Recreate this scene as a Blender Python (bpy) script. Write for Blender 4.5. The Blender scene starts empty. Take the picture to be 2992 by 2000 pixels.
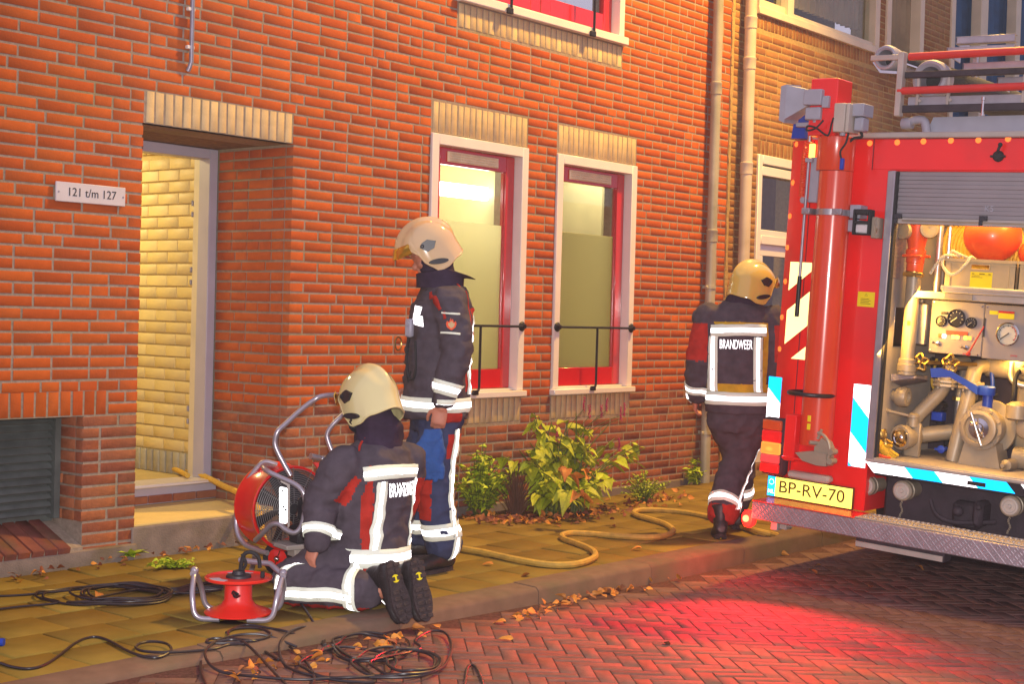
import bpy, bmesh, math, random
from math import sin, cos, pi, radians, sqrt, exp, floor
from mathutils import Vector as V, Matrix, noise
from mathutils.bvhtree import BVHTree
random.seed(11)
S = bpy.context.scene
C = S.collection
# ------------------------------------------------------------------ camera
FOC = 4230.73
YAW, PIT, ROL = .8758755, -.0196802, .0269533
CAM = V((0, -6.56468, 1.375))
fwd = V((sin(YAW)*cos(PIT), cos(YAW)*cos(PIT), sin(PIT)))
_r = fwd.cross(V((0, 0, 1))).normalized(); _u = _r.cross(fwd)
RT = _r*cos(ROL)+_u*sin(ROL); UP = -_r*sin(ROL)+_u*cos(ROL)
cd = bpy.data.cameras.new('camera'); cam = bpy.data.objects.new('camera', cd); C.objects.link(cam)
cd.sensor_width = 36; cd.lens = FOC/2992*36; cd.clip_end = 600; cd.clip_start = .05
cam.matrix_world = Matrix(((RT.x, UP.x, -fwd.x, CAM.x), (RT.y, UP.y, -fwd.y, CAM.y), (RT.z, UP.z, -fwd.z, CAM.z), (0, 0, 0, 1)))
S.camera = cam
# ------------------------------------------------------------------ night sky glow, lamps, exposure
wd = bpy.data.worlds.new('World'); S.world = wd; wd.use_nodes = True
bg = wd.node_tree.nodes['Background']
bg.inputs[0].default_value = (.48, .42, .57, 1); bg.inputs[1].default_value = 1.18
def lamp(name, kind, loc, energy, col, size=.2, target=None, **k):
    d = bpy.data.lights.new(name, kind); d.energy = energy; d.color = col
    if kind == 'AREA':
        d.size = size
        if 'size_y' in k: d.shape = 'RECTANGLE'; d.size_y = k['size_y']
    elif kind != 'SUN': d.shadow_soft_size = size
    if kind == 'SPOT': d.spot_size = k.get('cone', 2.0); d.spot_blend = .6
    o = bpy.data.objects.new(name, d); C.objects.link(o); o.location = loc
    if target is not None:
        o.rotation_euler = (V(target)-V(loc)).to_track_quat('-Z', 'Y').to_euler()
    return o
lamp('street_light', 'SPOT', (10.6, -2.55, 7.8), 3800, (1.0, .59, .11), .22, (8.3, -1.0, 0), cone=1.75)
lamp('camera_flash', 'SPOT', tuple(CAM+UP*.16-fwd*.02+RT*.02), 1330, (1.0, .93, .90), .035, tuple(CAM+fwd*5+RT*.75), cone=1.3)
S.view_settings.view_transform = 'Standard'; S.view_settings.look = 'None'
S.view_settings.exposure = 0.0; S.view_settings.gamma = 1; S.view_settings.use_curve_mapping = False
S.render.engine = 'CYCLES'
S.cycles.use_denoising = True
S.cycles.max_bounces = 8; S.cycles.sample_clamp_indirect = 6.0
S.cycles.caustics_reflective = False; S.cycles.caustics_refractive = False

# ------------------------------------------------------------------ from a photo pixel (2346 wide) to a point of the place
K = 2992/2346
def ray(u, v): return fwd+RT*((u*K-1496)/FOC)-UP*((v*K-1000)/FOC)
def onZ(u, v, z=0.0):
    d = ray(u, v); return CAM+d*((z-CAM.z)/d.z)
def onY(u, v, y=0.0):
    d = ray(u, v); return CAM+d*((y-CAM.y)/d.y)
def onX(u, v, x):
    d = ray(u, v); return CAM+d*((x-CAM.x)/d.x)
def at(u, v, dep): return CAM+ray(u, v)*dep
def roadz(x):
    t = min(1, max(0, (x-3.4)/3.4)); return -.025-.085*t
def onroad(u, v):
    p = onZ(u, v, -.07)
    for _ in range(4): p = onZ(u, v, roadz(p.x))
    return p
rnd = random.uniform

# ------------------------------------------------------------------ materials
MATS = {}
def nodes_of(m):
    nt = m.node_tree; return nt.nodes, nt.links
def M(name, col, rough=.6, metal=0., var=.12, scale=14., bump=.0, bscale=90., spec=.5, rand=0., dirt=None, dscale=3., coat=0., trans=0., alpha=1., detail=4.):
    m = bpy.data.materials.new(name); m.use_nodes = True
    N, L = nodes_of(m); b = N['Principled BSDF']
    b.inputs['Roughness'].default_value = rough; b.inputs['Metallic'].default_value = metal
    b.inputs['Specular IOR Level'].default_value = spec
    b.inputs['Coat Weight'].default_value = coat; b.inputs['Coat Roughness'].default_value = .08
    b.inputs['Transmission Weight'].default_value = trans; b.inputs['Alpha'].default_value = alpha
    tc = N.new('ShaderNodeTexCoord')
    nz = N.new('ShaderNodeTexNoise'); nz.inputs['Scale'].default_value = scale; nz.inputs['Detail'].default_value = detail
    L.new(tc.outputs['Object'], nz.inputs['Vector'])
    mr = N.new('ShaderNodeMapRange'); mr.inputs['From Min'].default_value = .3; mr.inputs['From Max'].default_value = .7
    mr.inputs['To Min'].default_value = 1-var; mr.inputs['To Max'].default_value = 1+var
    L.new(nz.outputs['Fac'], mr.inputs['Value'])
    val = mr.outputs['Result']
    if rand:
        oi = N.new('ShaderNodeObjectInfo'); ge = N.new('ShaderNodeNewGeometry')
        ad = N.new('ShaderNodeMath'); ad.operation = 'ADD'; L.new(oi.outputs['Random'], ad.inputs[0]); L.new(ge.outputs['Random Per Island'], ad.inputs[1])
        fr = N.new('ShaderNodeMath'); fr.operation = 'FRACT'; L.new(ad.outputs[0], fr.inputs[0])
        m2 = N.new('ShaderNodeMapRange'); m2.inputs['To Min'].default_value = 1-rand; m2.inputs['To Max'].default_value = 1+rand
        L.new(fr.outputs[0], m2.inputs['Value'])
        mu = N.new('ShaderNodeMath'); mu.operation = 'MULTIPLY'; L.new(val, mu.inputs[0]); L.new(m2.outputs['Result'], mu.inputs[1]); val = mu.outputs[0]
        hs = N.new('ShaderNodeHueSaturation'); hs.inputs['Color'].default_value = (*col, 1)
        m3 = N.new('ShaderNodeMapRange'); m3.inputs['To Min'].default_value = .5-rand*.035; m3.inputs['To Max'].default_value = .5+rand*.035
        L.new(fr.outputs[0], m3.inputs['Value']); L.new(m3.outputs['Result'], hs.inputs['Hue'])
        cin = hs.outputs['Color']
    else:
        rg = N.new('ShaderNodeRGB'); rg.outputs[0].default_value = (*col, 1); cin = rg.outputs[0]
    mx = N.new('ShaderNodeVectorMath'); mx.operation = 'SCALE'; L.new(cin, mx.inputs[0]); L.new(val, mx.inputs['Scale'])
    out = mx.outputs[0]
    if dirt:
        n2 = N.new('ShaderNodeTexNoise'); n2.inputs['Scale'].default_value = dscale; n2.inputs['Detail'].default_value = 6
        g2 = N.new('ShaderNodeNewGeometry'); L.new(g2.outputs['Position'], n2.inputs['Vector'])
        r2 = N.new('ShaderNodeMapRange'); r2.inputs['From Min'].default_value = .48; r2.inputs['From Max'].default_value = .68; r2.inputs['To Max'].default_value = dirt[3]
        L.new(n2.outputs['Fac'], r2.inputs['Value'])
        mc = N.new('ShaderNodeMix'); mc.data_type = 'RGBA'; L.new(r2.outputs['Result'], mc.inputs['Factor']); L.new(out, mc.inputs[6]); mc.inputs[7].default_value = (*dirt[:3], 1)
        out = mc.outputs[2]
    L.new(out, b.inputs['Base Color'])
    if bump:
        nb = N.new('ShaderNodeTexNoise'); nb.inputs['Scale'].default_value = bscale; nb.inputs['Detail'].default_value = 5
        L.new(tc.outputs['Object'], nb.inputs['Vector'])
        bp = N.new('ShaderNodeBump'); bp.inputs['Strength'].default_value = bump; bp.inputs['Distance'].default_value = .01
        L.new(nb.outputs['Fac'], bp.inputs['Height']); L.new(bp.outputs[0], b.inputs['Normal'])
    MATS[name] = m
    return m
def EM(name, col, strength):
    m = bpy.data.materials.new(name); m.use_nodes = True; N, L = nodes_of(m); b = N['Principled BSDF']
    b.inputs['Base Color'].default_value = (*col, 1); b.inputs['Emission Color'].default_value = (*col, 1); b.inputs['Emission Strength'].default_value = strength
    MATS[name] = m; return m
def RETRO(name, col, k=.75, rough=.42):
    # retroreflective sheeting: part diffuse, part a lobe that sends light back to where it came from, as glass-bead tape does
    m = bpy.data.materials.new(name); m.use_nodes = True; N, L = nodes_of(m)
    b = N['Principled BSDF']; b.inputs['Base Color'].default_value = (*col, 1); b.inputs['Roughness'].default_value = .5
    g = N.new('ShaderNodeBsdfGlossy'); g.inputs['Color'].default_value = (*col, 1); g.inputs['Roughness'].default_value = rough
    ge = N.new('ShaderNodeNewGeometry'); L.new(ge.outputs['Incoming'], g.inputs['Normal'])
    mx = N.new('ShaderNodeMixShader'); mx.inputs[0].default_value = k
    L.new(b.outputs[0], mx.inputs[1]); L.new(g.outputs[0], mx.inputs[2]); L.new(mx.outputs[0], N['Material Output'].inputs['Surface'])
    MATS[name] = m; return m

M('brick_red', (.46, .102, .022), .85, var=.08, scale=22, bump=.2, bscale=70, rand=.09, spec=.06, dirt=(.36, .105, .045, .28), dscale=.9)
M('brick_plinth', (.31, .10, .045), .85, var=.16, scale=22, bump=.4, bscale=70, rand=.17, spec=.2, dirt=(.22, .12, .07, .5), dscale=2.2)
M('brick_tan', (.29, .135, .05), .85, var=.14, scale=20, bump=.35, bscale=70, rand=.16, spec=.08, dirt=(.42, .26, .13, .6), dscale=1.1)
M('brick_cream', (.60, .45, .24), .75, var=.10, scale=16, bump=.2, bscale=80, rand=.07, spec=.1, dirt=(.42, .31, .17, .3), dscale=9)
M('block_cream', (.66, .52, .22), .55, var=.05, scale=9, bump=.15, bscale=50, rand=.04)
M('skirting_brick', (.36, .33, .24), .6, var=.15, scale=16, bump=.2, rand=.14)
M('mortar', (.34, .27, .21), .95, var=.16, scale=40, bump=.5, bscale=160, spec=.1, dirt=(.27, .23, .08, .5), dscale=2.2)
M('mortar_pale', (.42, .29, .12), .95, var=.16, scale=40, bump=.5, bscale=160, spec=.1)
M('mortar_cream', (.55, .42, .16), .9, var=.08, scale=20, bump=.2)
M('concrete', (.24, .19, .16), .9, var=.2, scale=9, bump=.4, bscale=120, spec=.2, dirt=(.15, .12, .06, .6), dscale=5)
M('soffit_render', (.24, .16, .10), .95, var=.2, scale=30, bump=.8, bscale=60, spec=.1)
M('white_paint', (.78, .72, .66), .35, var=.04, scale=6, bump=.05, bscale=25, coat=.2)
M('grey_paint', (.44, .42, .50), .4, var=.05, scale=6, bump=.05)
M('cream_paint', (.66, .58, .40), .45, var=.08, scale=5, bump=.08)
M('red_gloss', (.52, .012, .016), .22, var=.06, scale=8, bump=.06, bscale=40, coat=.6)
M('black_iron', (.018, .014, .014), .4, metal=.3, var=.2, scale=40, bump=.2)
M('vent_plastic', (.80, .68, .46), .5, var=.08)
M('zinc_green', (.42, .39, .28), .5, metal=.1, var=.16, scale=4, bump=.1, dirt=(.22, .22, .13, .6), dscale=3)
M('pipe_cream', (.62, .52, .37), .5, var=.1, scale=5, bump=.08, dirt=(.42, .33, .2, .4), dscale=4)
M('tile_paving', (.225, .152, .030), .9, var=.14, scale=6, bump=.3, bscale=220, rand=.13, spec=.1, dirt=(.16, .115, .020, .6), dscale=2.4)
M('moss_sand', (.09, .075, .024), .95, var=.4, scale=25, bump=.7, bscale=60, spec=.1)
M('kerb_stone', (.17, .105, .07), .85, var=.15, scale=10, bump=.4, bscale=200, rand=.08, spec=.25, dirt=(.13, .11, .06, .6), dscale=3)
M('clinker', (.160, .082, .070), .75, var=.2, scale=24, bump=.3, bscale=120, rand=.12, spec=.25, dirt=(.13, .075, .045, .5), dscale=1.7)
M('road_sand', (.10, .05, .042), .95, var=.35, scale=60, bump=.6, bscale=120, spec=.1)
M('dark_soil', (.06, .04, .03), .95, var=.4, scale=20, bump=.6)
M('louvre', (.12, .135, .125), .5, metal=.1, var=.2, scale=10, bump=.15, bscale=30)
M('sign_white', (.62, .58, .60), .4, var=.04)
M('ink', (.03, .028, .03), .5)
M('steel_conduit', (.34, .32, .38), .4, metal=.4, var=.15)
M('plaster_room', (.80, .74, .46), .8, var=.04, scale=3)
M('frosted', (.90, .88, .66), .34, var=.0, trans=1.0, spec=.4)
M('unlit_room', (.16, .12, .07), .8, var=.2, scale=5, bump=.2, bscale=10)  # room surfaces coloured dark for the unlit interiors
M('curtain_folds', (.26, .21, .12), .85, var=.25, scale=4, bump=.3, bscale=12)
M('blue_curtain', (.02, .09, .20), .8, var=.25, scale=5, bump=.3, bscale=12)
def clear_glass():
    m = bpy.data.materials.new('glass'); m.use_nodes = True; N, L = nodes_of(m)
    t = N.new('ShaderNodeBsdfTransparent'); t.inputs[0].default_value = (.93, .95, .92, 1); g = N.new('ShaderNodeBsdfGlossy'); g.inputs['Roughness'].default_value = .03
    lw = N.new('ShaderNodeLayerWeight'); pw = N.new('ShaderNodeMath'); pw.operation = 'POWER'; pw.inputs[1].default_value = 5; L.new(lw.outputs['Facing'], pw.inputs[0]); f = N.new('ShaderNodeMath'); f.operation = 'MULTIPLY_ADD'; f.inputs[1].default_value = .9; f.inputs[2].default_value = .045; L.new(pw.outputs[0], f.inputs[0]); mx = N.new('ShaderNodeMixShader')
    L.new(f.outputs[0], mx.inputs[0]); L.new(t.outputs[0], mx.inputs[1]); L.new(g.outputs[0], mx.inputs[2]); L.new(mx.outputs[0], N['Material Output'].inputs['Surface']); MATS['glass'] = m
clear_glass()

# ------------------------------------------------------------------ mesh builder
class MB:
    def __init__(s): s.v = []; s.f = []; s.mi = []; s.cur = 0
    def add(s, vs, fs):
        n = len(s.v); s.v += [V(p) for p in vs]
        for f in fs: s.f.append([i+n for i in f]); s.mi.append(s.cur)
        return s
    def box(s, a, b, bev=0.): 
        c = (V(a)+V(b))/2; h = (V(b)-V(a))/2
        return s.obox(c, (V((1, 0, 0)), V((0, 1, 0)), V((0, 0, 1))), (abs(h.x), abs(h.y), abs(h.z)), bev)
    def obox(s, c, ax, h, bev=0.):
        c = V(c); ax = [V(a).normalized() for a in ax]
        if bev <= 0:
            vs = [c+ax[0]*h[0]*i+ax[1]*h[1]*j+ax[2]*h[2]*k for i in (-1, 1) for j in (-1, 1) for k in (-1, 1)]
            return s.add(vs, [(0, 1, 3, 2), (4, 6, 7, 5), (0, 4, 5, 1), (2, 3, 7, 6), (0, 2, 6, 4), (1, 5, 7, 3)])
        bev = min(bev, min(h)*.9)
        vs = []; idx = {}
        for i in (-1, 1):
            for j in (-1, 1):
                for k in (-1, 1):
                    for a in range(3):
                        o = [h[0]*i, h[1]*j, h[2]*k]
                        for b in range(3):
                            if b != a: o[b] -= (i, j, k)[b]*bev
                        idx[i, j, k, a] = len(vs); vs.append(c+ax[0]*o[0]+ax[1]*o[1]+ax[2]*o[2])
        fs = []
        for a in range(3):
            b, d = [q for q in range(3) if q != a]
            for sg in (-1, 1):
                q = []
                for (x, y) in ((-1, -1), (1, -1), (1, 1), (-1, 1)):
                    t = [0, 0, 0]; t[a] = sg; t[b] = x; t[d] = y; q.append(idx[t[0], t[1], t[2], a])
                fs.append(q)
            for x in (-1, 1):
                for y in (-1, 1):
                    t0 = [0, 0, 0]; t1 = [0, 0, 0]; t0[a] = -1; t1[a] = 1
                    for t in (t0, t1): t[b] = x; t[d] = y
                    fs.append([idx[(*t0, b)], idx[(*t1, b)], idx[(*t1, d)], idx[(*t0, d)]])
        for i in (-1, 1):
            for j in (-1, 1):
                for k in (-1, 1): fs.append([idx[i, j, k, 0], idx[i, j, k, 1], idx[i, j, k, 2]])
        return s.add(vs, fs)
    def tube(s, pts, r, n=10, closed=False, caps=True):
        pts = [V(p) for p in pts]; m = len(pts)
        R = r if isinstance(r, (list, tuple)) else [r]*m
        T = []
        for i in range(m):
            a = pts[i-1] if (i > 0 or closed) else pts[i]; b = pts[(i+1) % m] if (i < m-1 or closed) else pts[i]
            T.append((b-a).normalized())
        nrm = T[0].orthogonal().normalized(); vs = []
        for i in range(m):
            nrm = (nrm-T[i]*nrm.dot(T[i])).normalized(); bi = T[i].cross(nrm)
            for k in range(n):
                t = 2*pi*k/n; vs.append(pts[i]+(nrm*cos(t)+bi*sin(t))*R[i])
        fs = []
        for i in range(m if closed else m-1):
            j = (i+1) % m
            for k in range(n): fs.append((i*n+k, i*n+(k+1) % n, j*n+(k+1) % n, j*n+k))
        if closed:   # parallel transport leaves a twist at the seam: join with the nearest rotation
            fs = fs[:-n]; a0 = vs[(m-1)*n]; off = min(range(n), key=lambda k: (vs[k]-a0).length)
            i = m-1
            for k in range(n): fs.append((i*n+k, i*n+(k+1) % n, (k+1+off) % n, (k+off) % n))
        elif caps:
            fs.append(tuple(range(n))[::-1]); fs.append(tuple((m-1)*n+k for k in range(n)))
        return s.add(vs, fs)
    def lathe(s, c, axis, prof, n=24, caps=True):
        c = V(c); a = V(axis).normalized(); p = a.orthogonal().normalized(); q = a.cross(p); vs = []; fs = []
        for (r, h) in prof:
            for k in range(n):
                t = 2*pi*k/n; vs.append(c+a*h+(p*cos(t)+q*sin(t))*max(r, 1e-4))
        for i in range(len(prof)-1):
            for k in range(n): fs.append((i*n+k, i*n+(k+1) % n, (i+1)*n+(k+1) % n, (i+1)*n+k))
        if caps:
            fs.append(tuple(range(n))[::-1]); fs.append(tuple((len(prof)-1)*n+k for k in range(n)))
        return s.add(vs, fs)
    def loft(s, rings, n=20, caps=True):   # ring = (centre, half vector, half vector)
        vs = []; fs = []
        for (c, a, b) in rings:
            for k in range(n):
                t = 2*pi*k/n; vs.append(V(c)+V(a)*cos(t)+V(b)*sin(t))
        for i in range(len(rings)-1):
            for k in range(n): fs.append((i*n+k, i*n+(k+1) % n, (i+1)*n+(k+1) % n, (i+1)*n+k))
        if caps: fs.append(tuple(range(n))[::-1]); fs.append(tuple((len(rings)-1)*n+k for k in range(n)))
        return s.add(vs, fs)
    def prism(s, A, B):   # two matching outlines
        n = len(A); vs = [V(p) for p in A]+[V(p) for p in B]
        fs = [tuple(range(n))[::-1], tuple(range(n, 2*n))]
        for i in range(n): fs.append((i, (i+1) % n, n+(i+1) % n, n+i))
        return s.add(vs, fs)
    def ball(s, c, r, n=14, m=9, sc=(1, 1, 1)):
        prof = [(sin(pi*i/m), -cos(pi*i/m)) for i in range(m+1)]
        k0 = len(s.v); s.lathe((0, 0, 0), (0, 0, 1), [(a*r, b*r) for a, b in prof], n, False)
        for p in s.v[k0:]: p.x = p.x*sc[0]+c[0]; p.y = p.y*sc[1]+c[1]; p.z = p.z*sc[2]+c[2]
        return s
    def xf(s, mat, start=0):
        for i in range(start, len(s.v)): s.v[i] = mat @ s.v[i]
        return s
    def mesh(s, name, mats, ang=38, recalc=True):
        me = bpy.data.meshes.new(name); me.from_pydata([tuple(p) for p in s.v], [], s.f)
        for m in (mats if isinstance(mats, (list, tuple)) else [mats]): me.materials.append(MATS[m])
        me.polygons.foreach_set('material_index', s.mi)
        bm = bmesh.new(); bm.from_mesh(me)
        if recalc: bmesh.ops.recalc_face_normals(bm, faces=bm.faces)
        for f in bm.faces: f.smooth = True
        th = radians(ang)
        for e in bm.edges:
            if len(e.link_faces) == 2 and e.calc_face_angle(9) > th: e.smooth = False
        bm.to_mesh(me); bm.free()
        return me
    def build(s, name, mats, parent=None, ang=38, recalc=True):
        return link(name, s.mesh(name, mats, ang, recalc), parent)
def link(name, me, parent=None):
    o = bpy.data.objects.new(name, me); C.objects.link(o)
    if parent is not None: o.parent = parent
    return o
def empty(name, loc=(0, 0, 0), parent=None):
    o = bpy.data.objects.new(name, None); C.objects.link(o); o.location = loc; o.empty_display_size = .1
    if parent is not None: o.parent = parent
    return o
def tag(o, label=None, cat=None, group=None, kind=None):
    for k, v in (('label', label), ('category', cat), ('group', group), ('kind', kind)):
        if v: o[k] = v
    return o
def spline(pts, sub=8, closed=False):
    pts = [V(p) for p in pts]; n = len(pts); out = []
    for i in range(n if closed else n-1):
        if closed: p0, p1, p2, p3 = pts[i-1], pts[i], pts[(i+1) % n], pts[(i+2) % n]
        else: p0, p1, p2, p3 = pts[max(i-1, 0)], pts[i], pts[i+1], pts[min(i+2, n-1)]
        for k in range(sub):
            t = k/sub
            out.append(.5*((2*p1)+(p2-p0)*t+(2*p0-5*p1+4*p2-p3)*t*t+(3*p1-p0-3*p2+p3)*t*t*t))
    if not closed: out.append(pts[-1])
    return out
def fillet(pts, r=.05, n=5):      # straight tubes with rounded bends
    pts = [V(p) for p in pts]; out = [pts[0]]
    for i in range(1, len(pts)-1):
        a, b, c = pts[i-1], pts[i], pts[i+1]
        d = min(r, (a-b).length*.48, (c-b).length*.48); p = b+(a-b).normalized()*d; q = b+(c-b).normalized()*d
        for k in range(n+1):
            t = k/n; out.append(p*(1-t)**2+b*2*t*(1-t)+q*t*t)
    return out+[pts[-1]]
def text_mesh(s, size, extrude=.0015):   # flat lettering as a mesh in the XY plane, centred
    cu = bpy.data.curves.new('lettering', 'FONT'); cu.body = s; cu.size = size; cu.align_x = 'CENTER'; cu.align_y = 'CENTER'; cu.extrude = extrude
    o = bpy.data.objects.new('lettering', cu); C.objects.link(o)
    me = bpy.data.meshes.new_from_object(o.evaluated_get(bpy.context.evaluated_depsgraph_get()))
    bpy.data.objects.remove(o); return me
def text_obj(name, s, size, mat, origin, xdir, ydir, parent, extrude=.0015, sx=1., width=None, local=None):
    me = text_mesh(s, size, extrude)
    if width:
        w = max(v.co.x for v in me.vertices)-min(v.co.x for v in me.vertices); sx = width/max(w, 1e-4)
    xd, yd = V(xdir).normalized(), V(ydir).normalized(); zd = xd.cross(yd)
    m = Matrix(((xd.x*sx, yd.x, zd.x, origin[0]), (xd.y*sx, yd.y, zd.y, origin[1]), (xd.z*sx, yd.z, zd.z, origin[2]), (0, 0, 0, 1)))
    if local is not None: m = local @ m
    me.transform(m); me.materials.clear(); me.materials.append(MATS[mat])
    return link(name, me, parent)
X3, Y3, Z3 = V((1, 0, 0)), V((0, 1, 0)), V((0, 0, 1))
# ================================================================== SETTING
def seen(p):      # apparent size of 1 m at p, 0 when outside the frame
    d = p-CAM; z = d.dot(fwd)
    if z < .3: return 0
    u = FOC*d.dot(RT)/z; v = FOC*d.dot(UP)/z
    return FOC/z if abs(u) < 1530 and abs(v) < 1030 else 0
BC = {}
def brick_mesh(w, h, d, ch=.0018, mat='brick_red', dx=0):
    key = (round(w, 3), round(h, 3), d, mat, dx)
    if key in BC: return BC[key]
    w2, h2 = w/2, h/2; vs = []
    for (a, b, y) in ((w2, h2, d), (w2, h2, ch), (w2-ch, h2-ch, 0)):
        vs += [(-a, y, -b), (a, y, -b), (a, y, b), (-a, y, b)]
    rg = random.Random(hash(key) & 0xffff)
    vs = [V((x+rg.uniform(-.0013, .0013), y, z+rg.uniform(-.0013, .0013))) for x, y, z in vs]
    fs = [(8, 9, 10, 11)]
    for o in (0, 4):
        for i in range(4): fs.append((o+i, o+(i+1) % 4, o+4+(i+1) % 4, o+4+i))
    m = MB(); m.add(vs, fs); BC[key] = (m, m.mesh('brick', mat, 60)); return BC[key]
def lay(pieces, name, parent, keep=300, rest=None, kindrest='stuff'):
    """pieces: (builder, shared mesh, matrix). The `keep` that show largest become objects, the others one joined mesh."""
    sc = sorted(range(len(pieces)), key=lambda i: -seen(pieces[i][2].translation)*pieces[i][3])
    pick = [i for i in sc[:keep] if seen(pieces[i][2].translation) > 0]; ps = set(pick)
    for i in pick:
        o = link(name, pieces[i][1], parent); o.matrix_basis = pieces[i][2]
    byname = {}
    for i in range(len(pieces)):
        if i in ps: continue
        b, me, mt, _ = pieces[i]; byname.setdefault(me.materials[0].name, MB())
        k = byname[me.materials[0].name]; n = len(k.v); k.add(b.v, b.f); k.xf(mt, n)
    if byname:
        tot = MB(); ms = list(byname)
        for j, mn in enumerate(ms): tot.cur = j; tot.add(byname[mn].v, byname[mn].f)
        o = tot.build(rest or name, ms, parent, 60); o['kind'] = kindrest
def course_fill(a, b, full=.21, half=.099, j=.0135, start=None):
    out = []; x = a; first = True
    while x < b-.02:
        w = full if rnd(0, 1) < .74 else half
        if first and rnd(0, 1) < .5: w = half if rnd(0, 1) < .6 else .15
        first = False
        if x+w > b-.07: w = b-x
        if w > .235: w = round(w/2-.006, 3)
        out.append((x, min(x+w, b))); x += w+j
    return out
def bricks_on(x0, x1, z0, z1, holes, place, matf, course=.0625, h=.0487, depth=.06, full=.21, half=.10):
    out = []; k = 0; z = z0
    while z+h < z1+.02:
        hs = sorted([(p[0], p[1]) for p in holes if p[2] < z+h-.012 and p[3] > z+.012])
        segs = []; c = x0
        for (p, q) in hs:
            if p > c: segs.append((c, p))
            c = max(c, q)
        if c < x1: segs.append((c, x1))
        for (p, q) in segs:
            if q-p < .03: continue
            for (a, b) in course_fill(p+.004, q-.004, full, half):
                w = round((b-a)*100)/100
                if w < .02: continue
                bm_, me = brick_mesh(w, h, depth, mat=matf(z+h/2, (a+b)/2), dx=random.randint(0, 2))
                out.append((bm_, me, place((a+b)/2, z+h/2), w**.5))
        z += course
    return out
def on_front(x, z):
    return Matrix.Translation((x, rnd(-.0008, .0009), z)) @ Matrix.Rotation(rnd(-.005, .005), 4, 'Y') @ Matrix.Rotation(rnd(-.003, .003), 4, 'Z')
def slab(holes, x0, x1, z0, z1, y0, y1, m):
    xs = sorted({x0, x1, *[h[0] for h in holes], *[h[1] for h in holes]}); zs = sorted({z0, z1, *[h[2] for h in holes], *[h[3] for h in holes]})
    xs = [x for x in xs if x0 <= x <= x1]; zs = [z for z in zs if z0 <= z <= z1]
    for b, t in zip(zs, zs[1:]):
        run = None
        for l, r in list(zip(xs, xs[1:]))+[(None, None)]:
            free = l is not None and not any(h[0] < (l+r)/2 < h[1] and h[2] < (b+t)/2 < h[3] for h in holes)
            if free: run = (run[0] if run else l, r)
            elif run: m.box((run[0], y0, b), (run[1], y1, t)); run = None

# ---- brick house
house = empty('brick_house', (7, 0, 0))
def hp(o): o.parent = house; o.matrix_parent_inverse = Matrix.Translation((-7, 0, 0)); return o
HI = Matrix.Translation((-7, 0, 0))
def part(mb, name, mats, parent, ang=38, label=None):   # geometry in world coordinates under a thing or one of its parts
    o = mb.build(name, mats, None, ang); o.parent = parent
    r = parent
    o.matrix_parent_inverse = HI if r is house else Matrix.Identity(4)
    if label: o['label'] = label
    return o
tag(house, 'orange brick house with an open doorway, two narrow red windows and cream lintels', 'house')
DOOR = (4.725, 5.787, -.3, 2.352)
WINS = [(6.985, 7.99), (8.33, 9.335)]
WZ = (.785, 2.555)
UPW = (7.217, 9.106, 3.48, 5.4)
GR = (2.6, 4.392, .05, .775)
holes_m = [(DOOR[0]-.008, DOOR[1]+.008, DOOR[2], DOOR[3]), UPW, GR]+[(a, b, *WZ) for a, b in WINS]
wall_mb = MB(); slab(holes_m, 2.4, 10.69, -.3, 5.2, .0028, .30, wall_mb)
wall_mb.box((5.795, .30, -.3), (6.2, .80, 5.2)); wall_mb.box((4.3, .30, -.3), (4.717, .80, 5.2))
wall = part(wall_mb, 'wall', 'mortar', house, 60)
holes_b = [(DOOR[0], DOOR[1], -.3, 2.53), (UPW[0]-.004, UPW[1]+.004, 3.285, 5.4), (2.4, 4.535, .775, .915), (2.4, 4.38, .0, .8), (2.4, 4.39, .0, .224)]+[(a, b, .60, 2.77) for a, b in WINS]
mf = lambda z, x: 'brick_plinth' if z < .775 else 'brick_red'
pcs = bricks_on(2.4, 10.69, .035, 5.15, holes_b, on_front, mf)
def on_reveal(y, z): return Matrix.Translation((5.787+rnd(-.002, .002), y, z)) @ Matrix.Rotation(-pi/2, 4, 'Z') @ Matrix.Rotation(rnd(-.006, .006), 4, 'Y')
def on_reveal_l(y, z): return Matrix.Translation((4.725+rnd(-.002, .002), y, z)) @ Matrix.Rotation(pi/2, 4, 'Z')
pcs += bricks_on(.067, .69, .16, 2.34, [], on_reveal, mf)
pcs += bricks_on(.067, .69, .16, 2.34, [], on_reveal_l, mf)
pcs += bricks_on(.067, .26, .222, .775, [], lambda y, z: Matrix.Translation((4.381, y, z)) @ Matrix.Rotation(-pi/2, 4, 'Z'), mf)
lay(pcs, 'brick', wall)
def soldiers(x0, x1, z0, z1, parent_name, mat, back='mortar', y=0., pitch=.0625, label=None, lean=0.):
    b = MB(); b.box((x0, y+.008, z0), (x1, y+.06, z1)); p = part(b, parent_name, back, house)
    n = max(1, round((x1-x0)/pitch)); pw = (x1-x0)/n
    for i in range(n):
        bm_, me = brick_mesh(pw-.0125, z1-z0-.008, .05, mat=mat, dx=10+i % 4)
        o = link('soldier_brick', me, p); o.matrix_basis = Matrix.Translation((x0+(i+.5)*pw, y+rnd(-.002, .001), (z0+z1)/2)) @ Matrix.Rotation(rnd(-.008, .008), 4, 'Y')
    if label: p['label'] = label
    return p
soldiers(4.735, 5.785, 2.352, 2.53, 'lintel', 'brick_cream', label='cream brick lintel over the doorway')
for a, b in WINS:
    soldiers(a+.01, b-.005, 2.56, 2.768, 'lintel', 'brick_cream')
    soldiers(a+.01, b-.005, .607, .782, 'sill_course', 'brick_cream')
soldiers(7.22, 9.103, 3.29, 3.455, 'sill_course', 'brick_cream')
soldiers(2.6, 4.53, .778, .912, 'grille_lintel', 'brick_red', pitch=.072)
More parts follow.
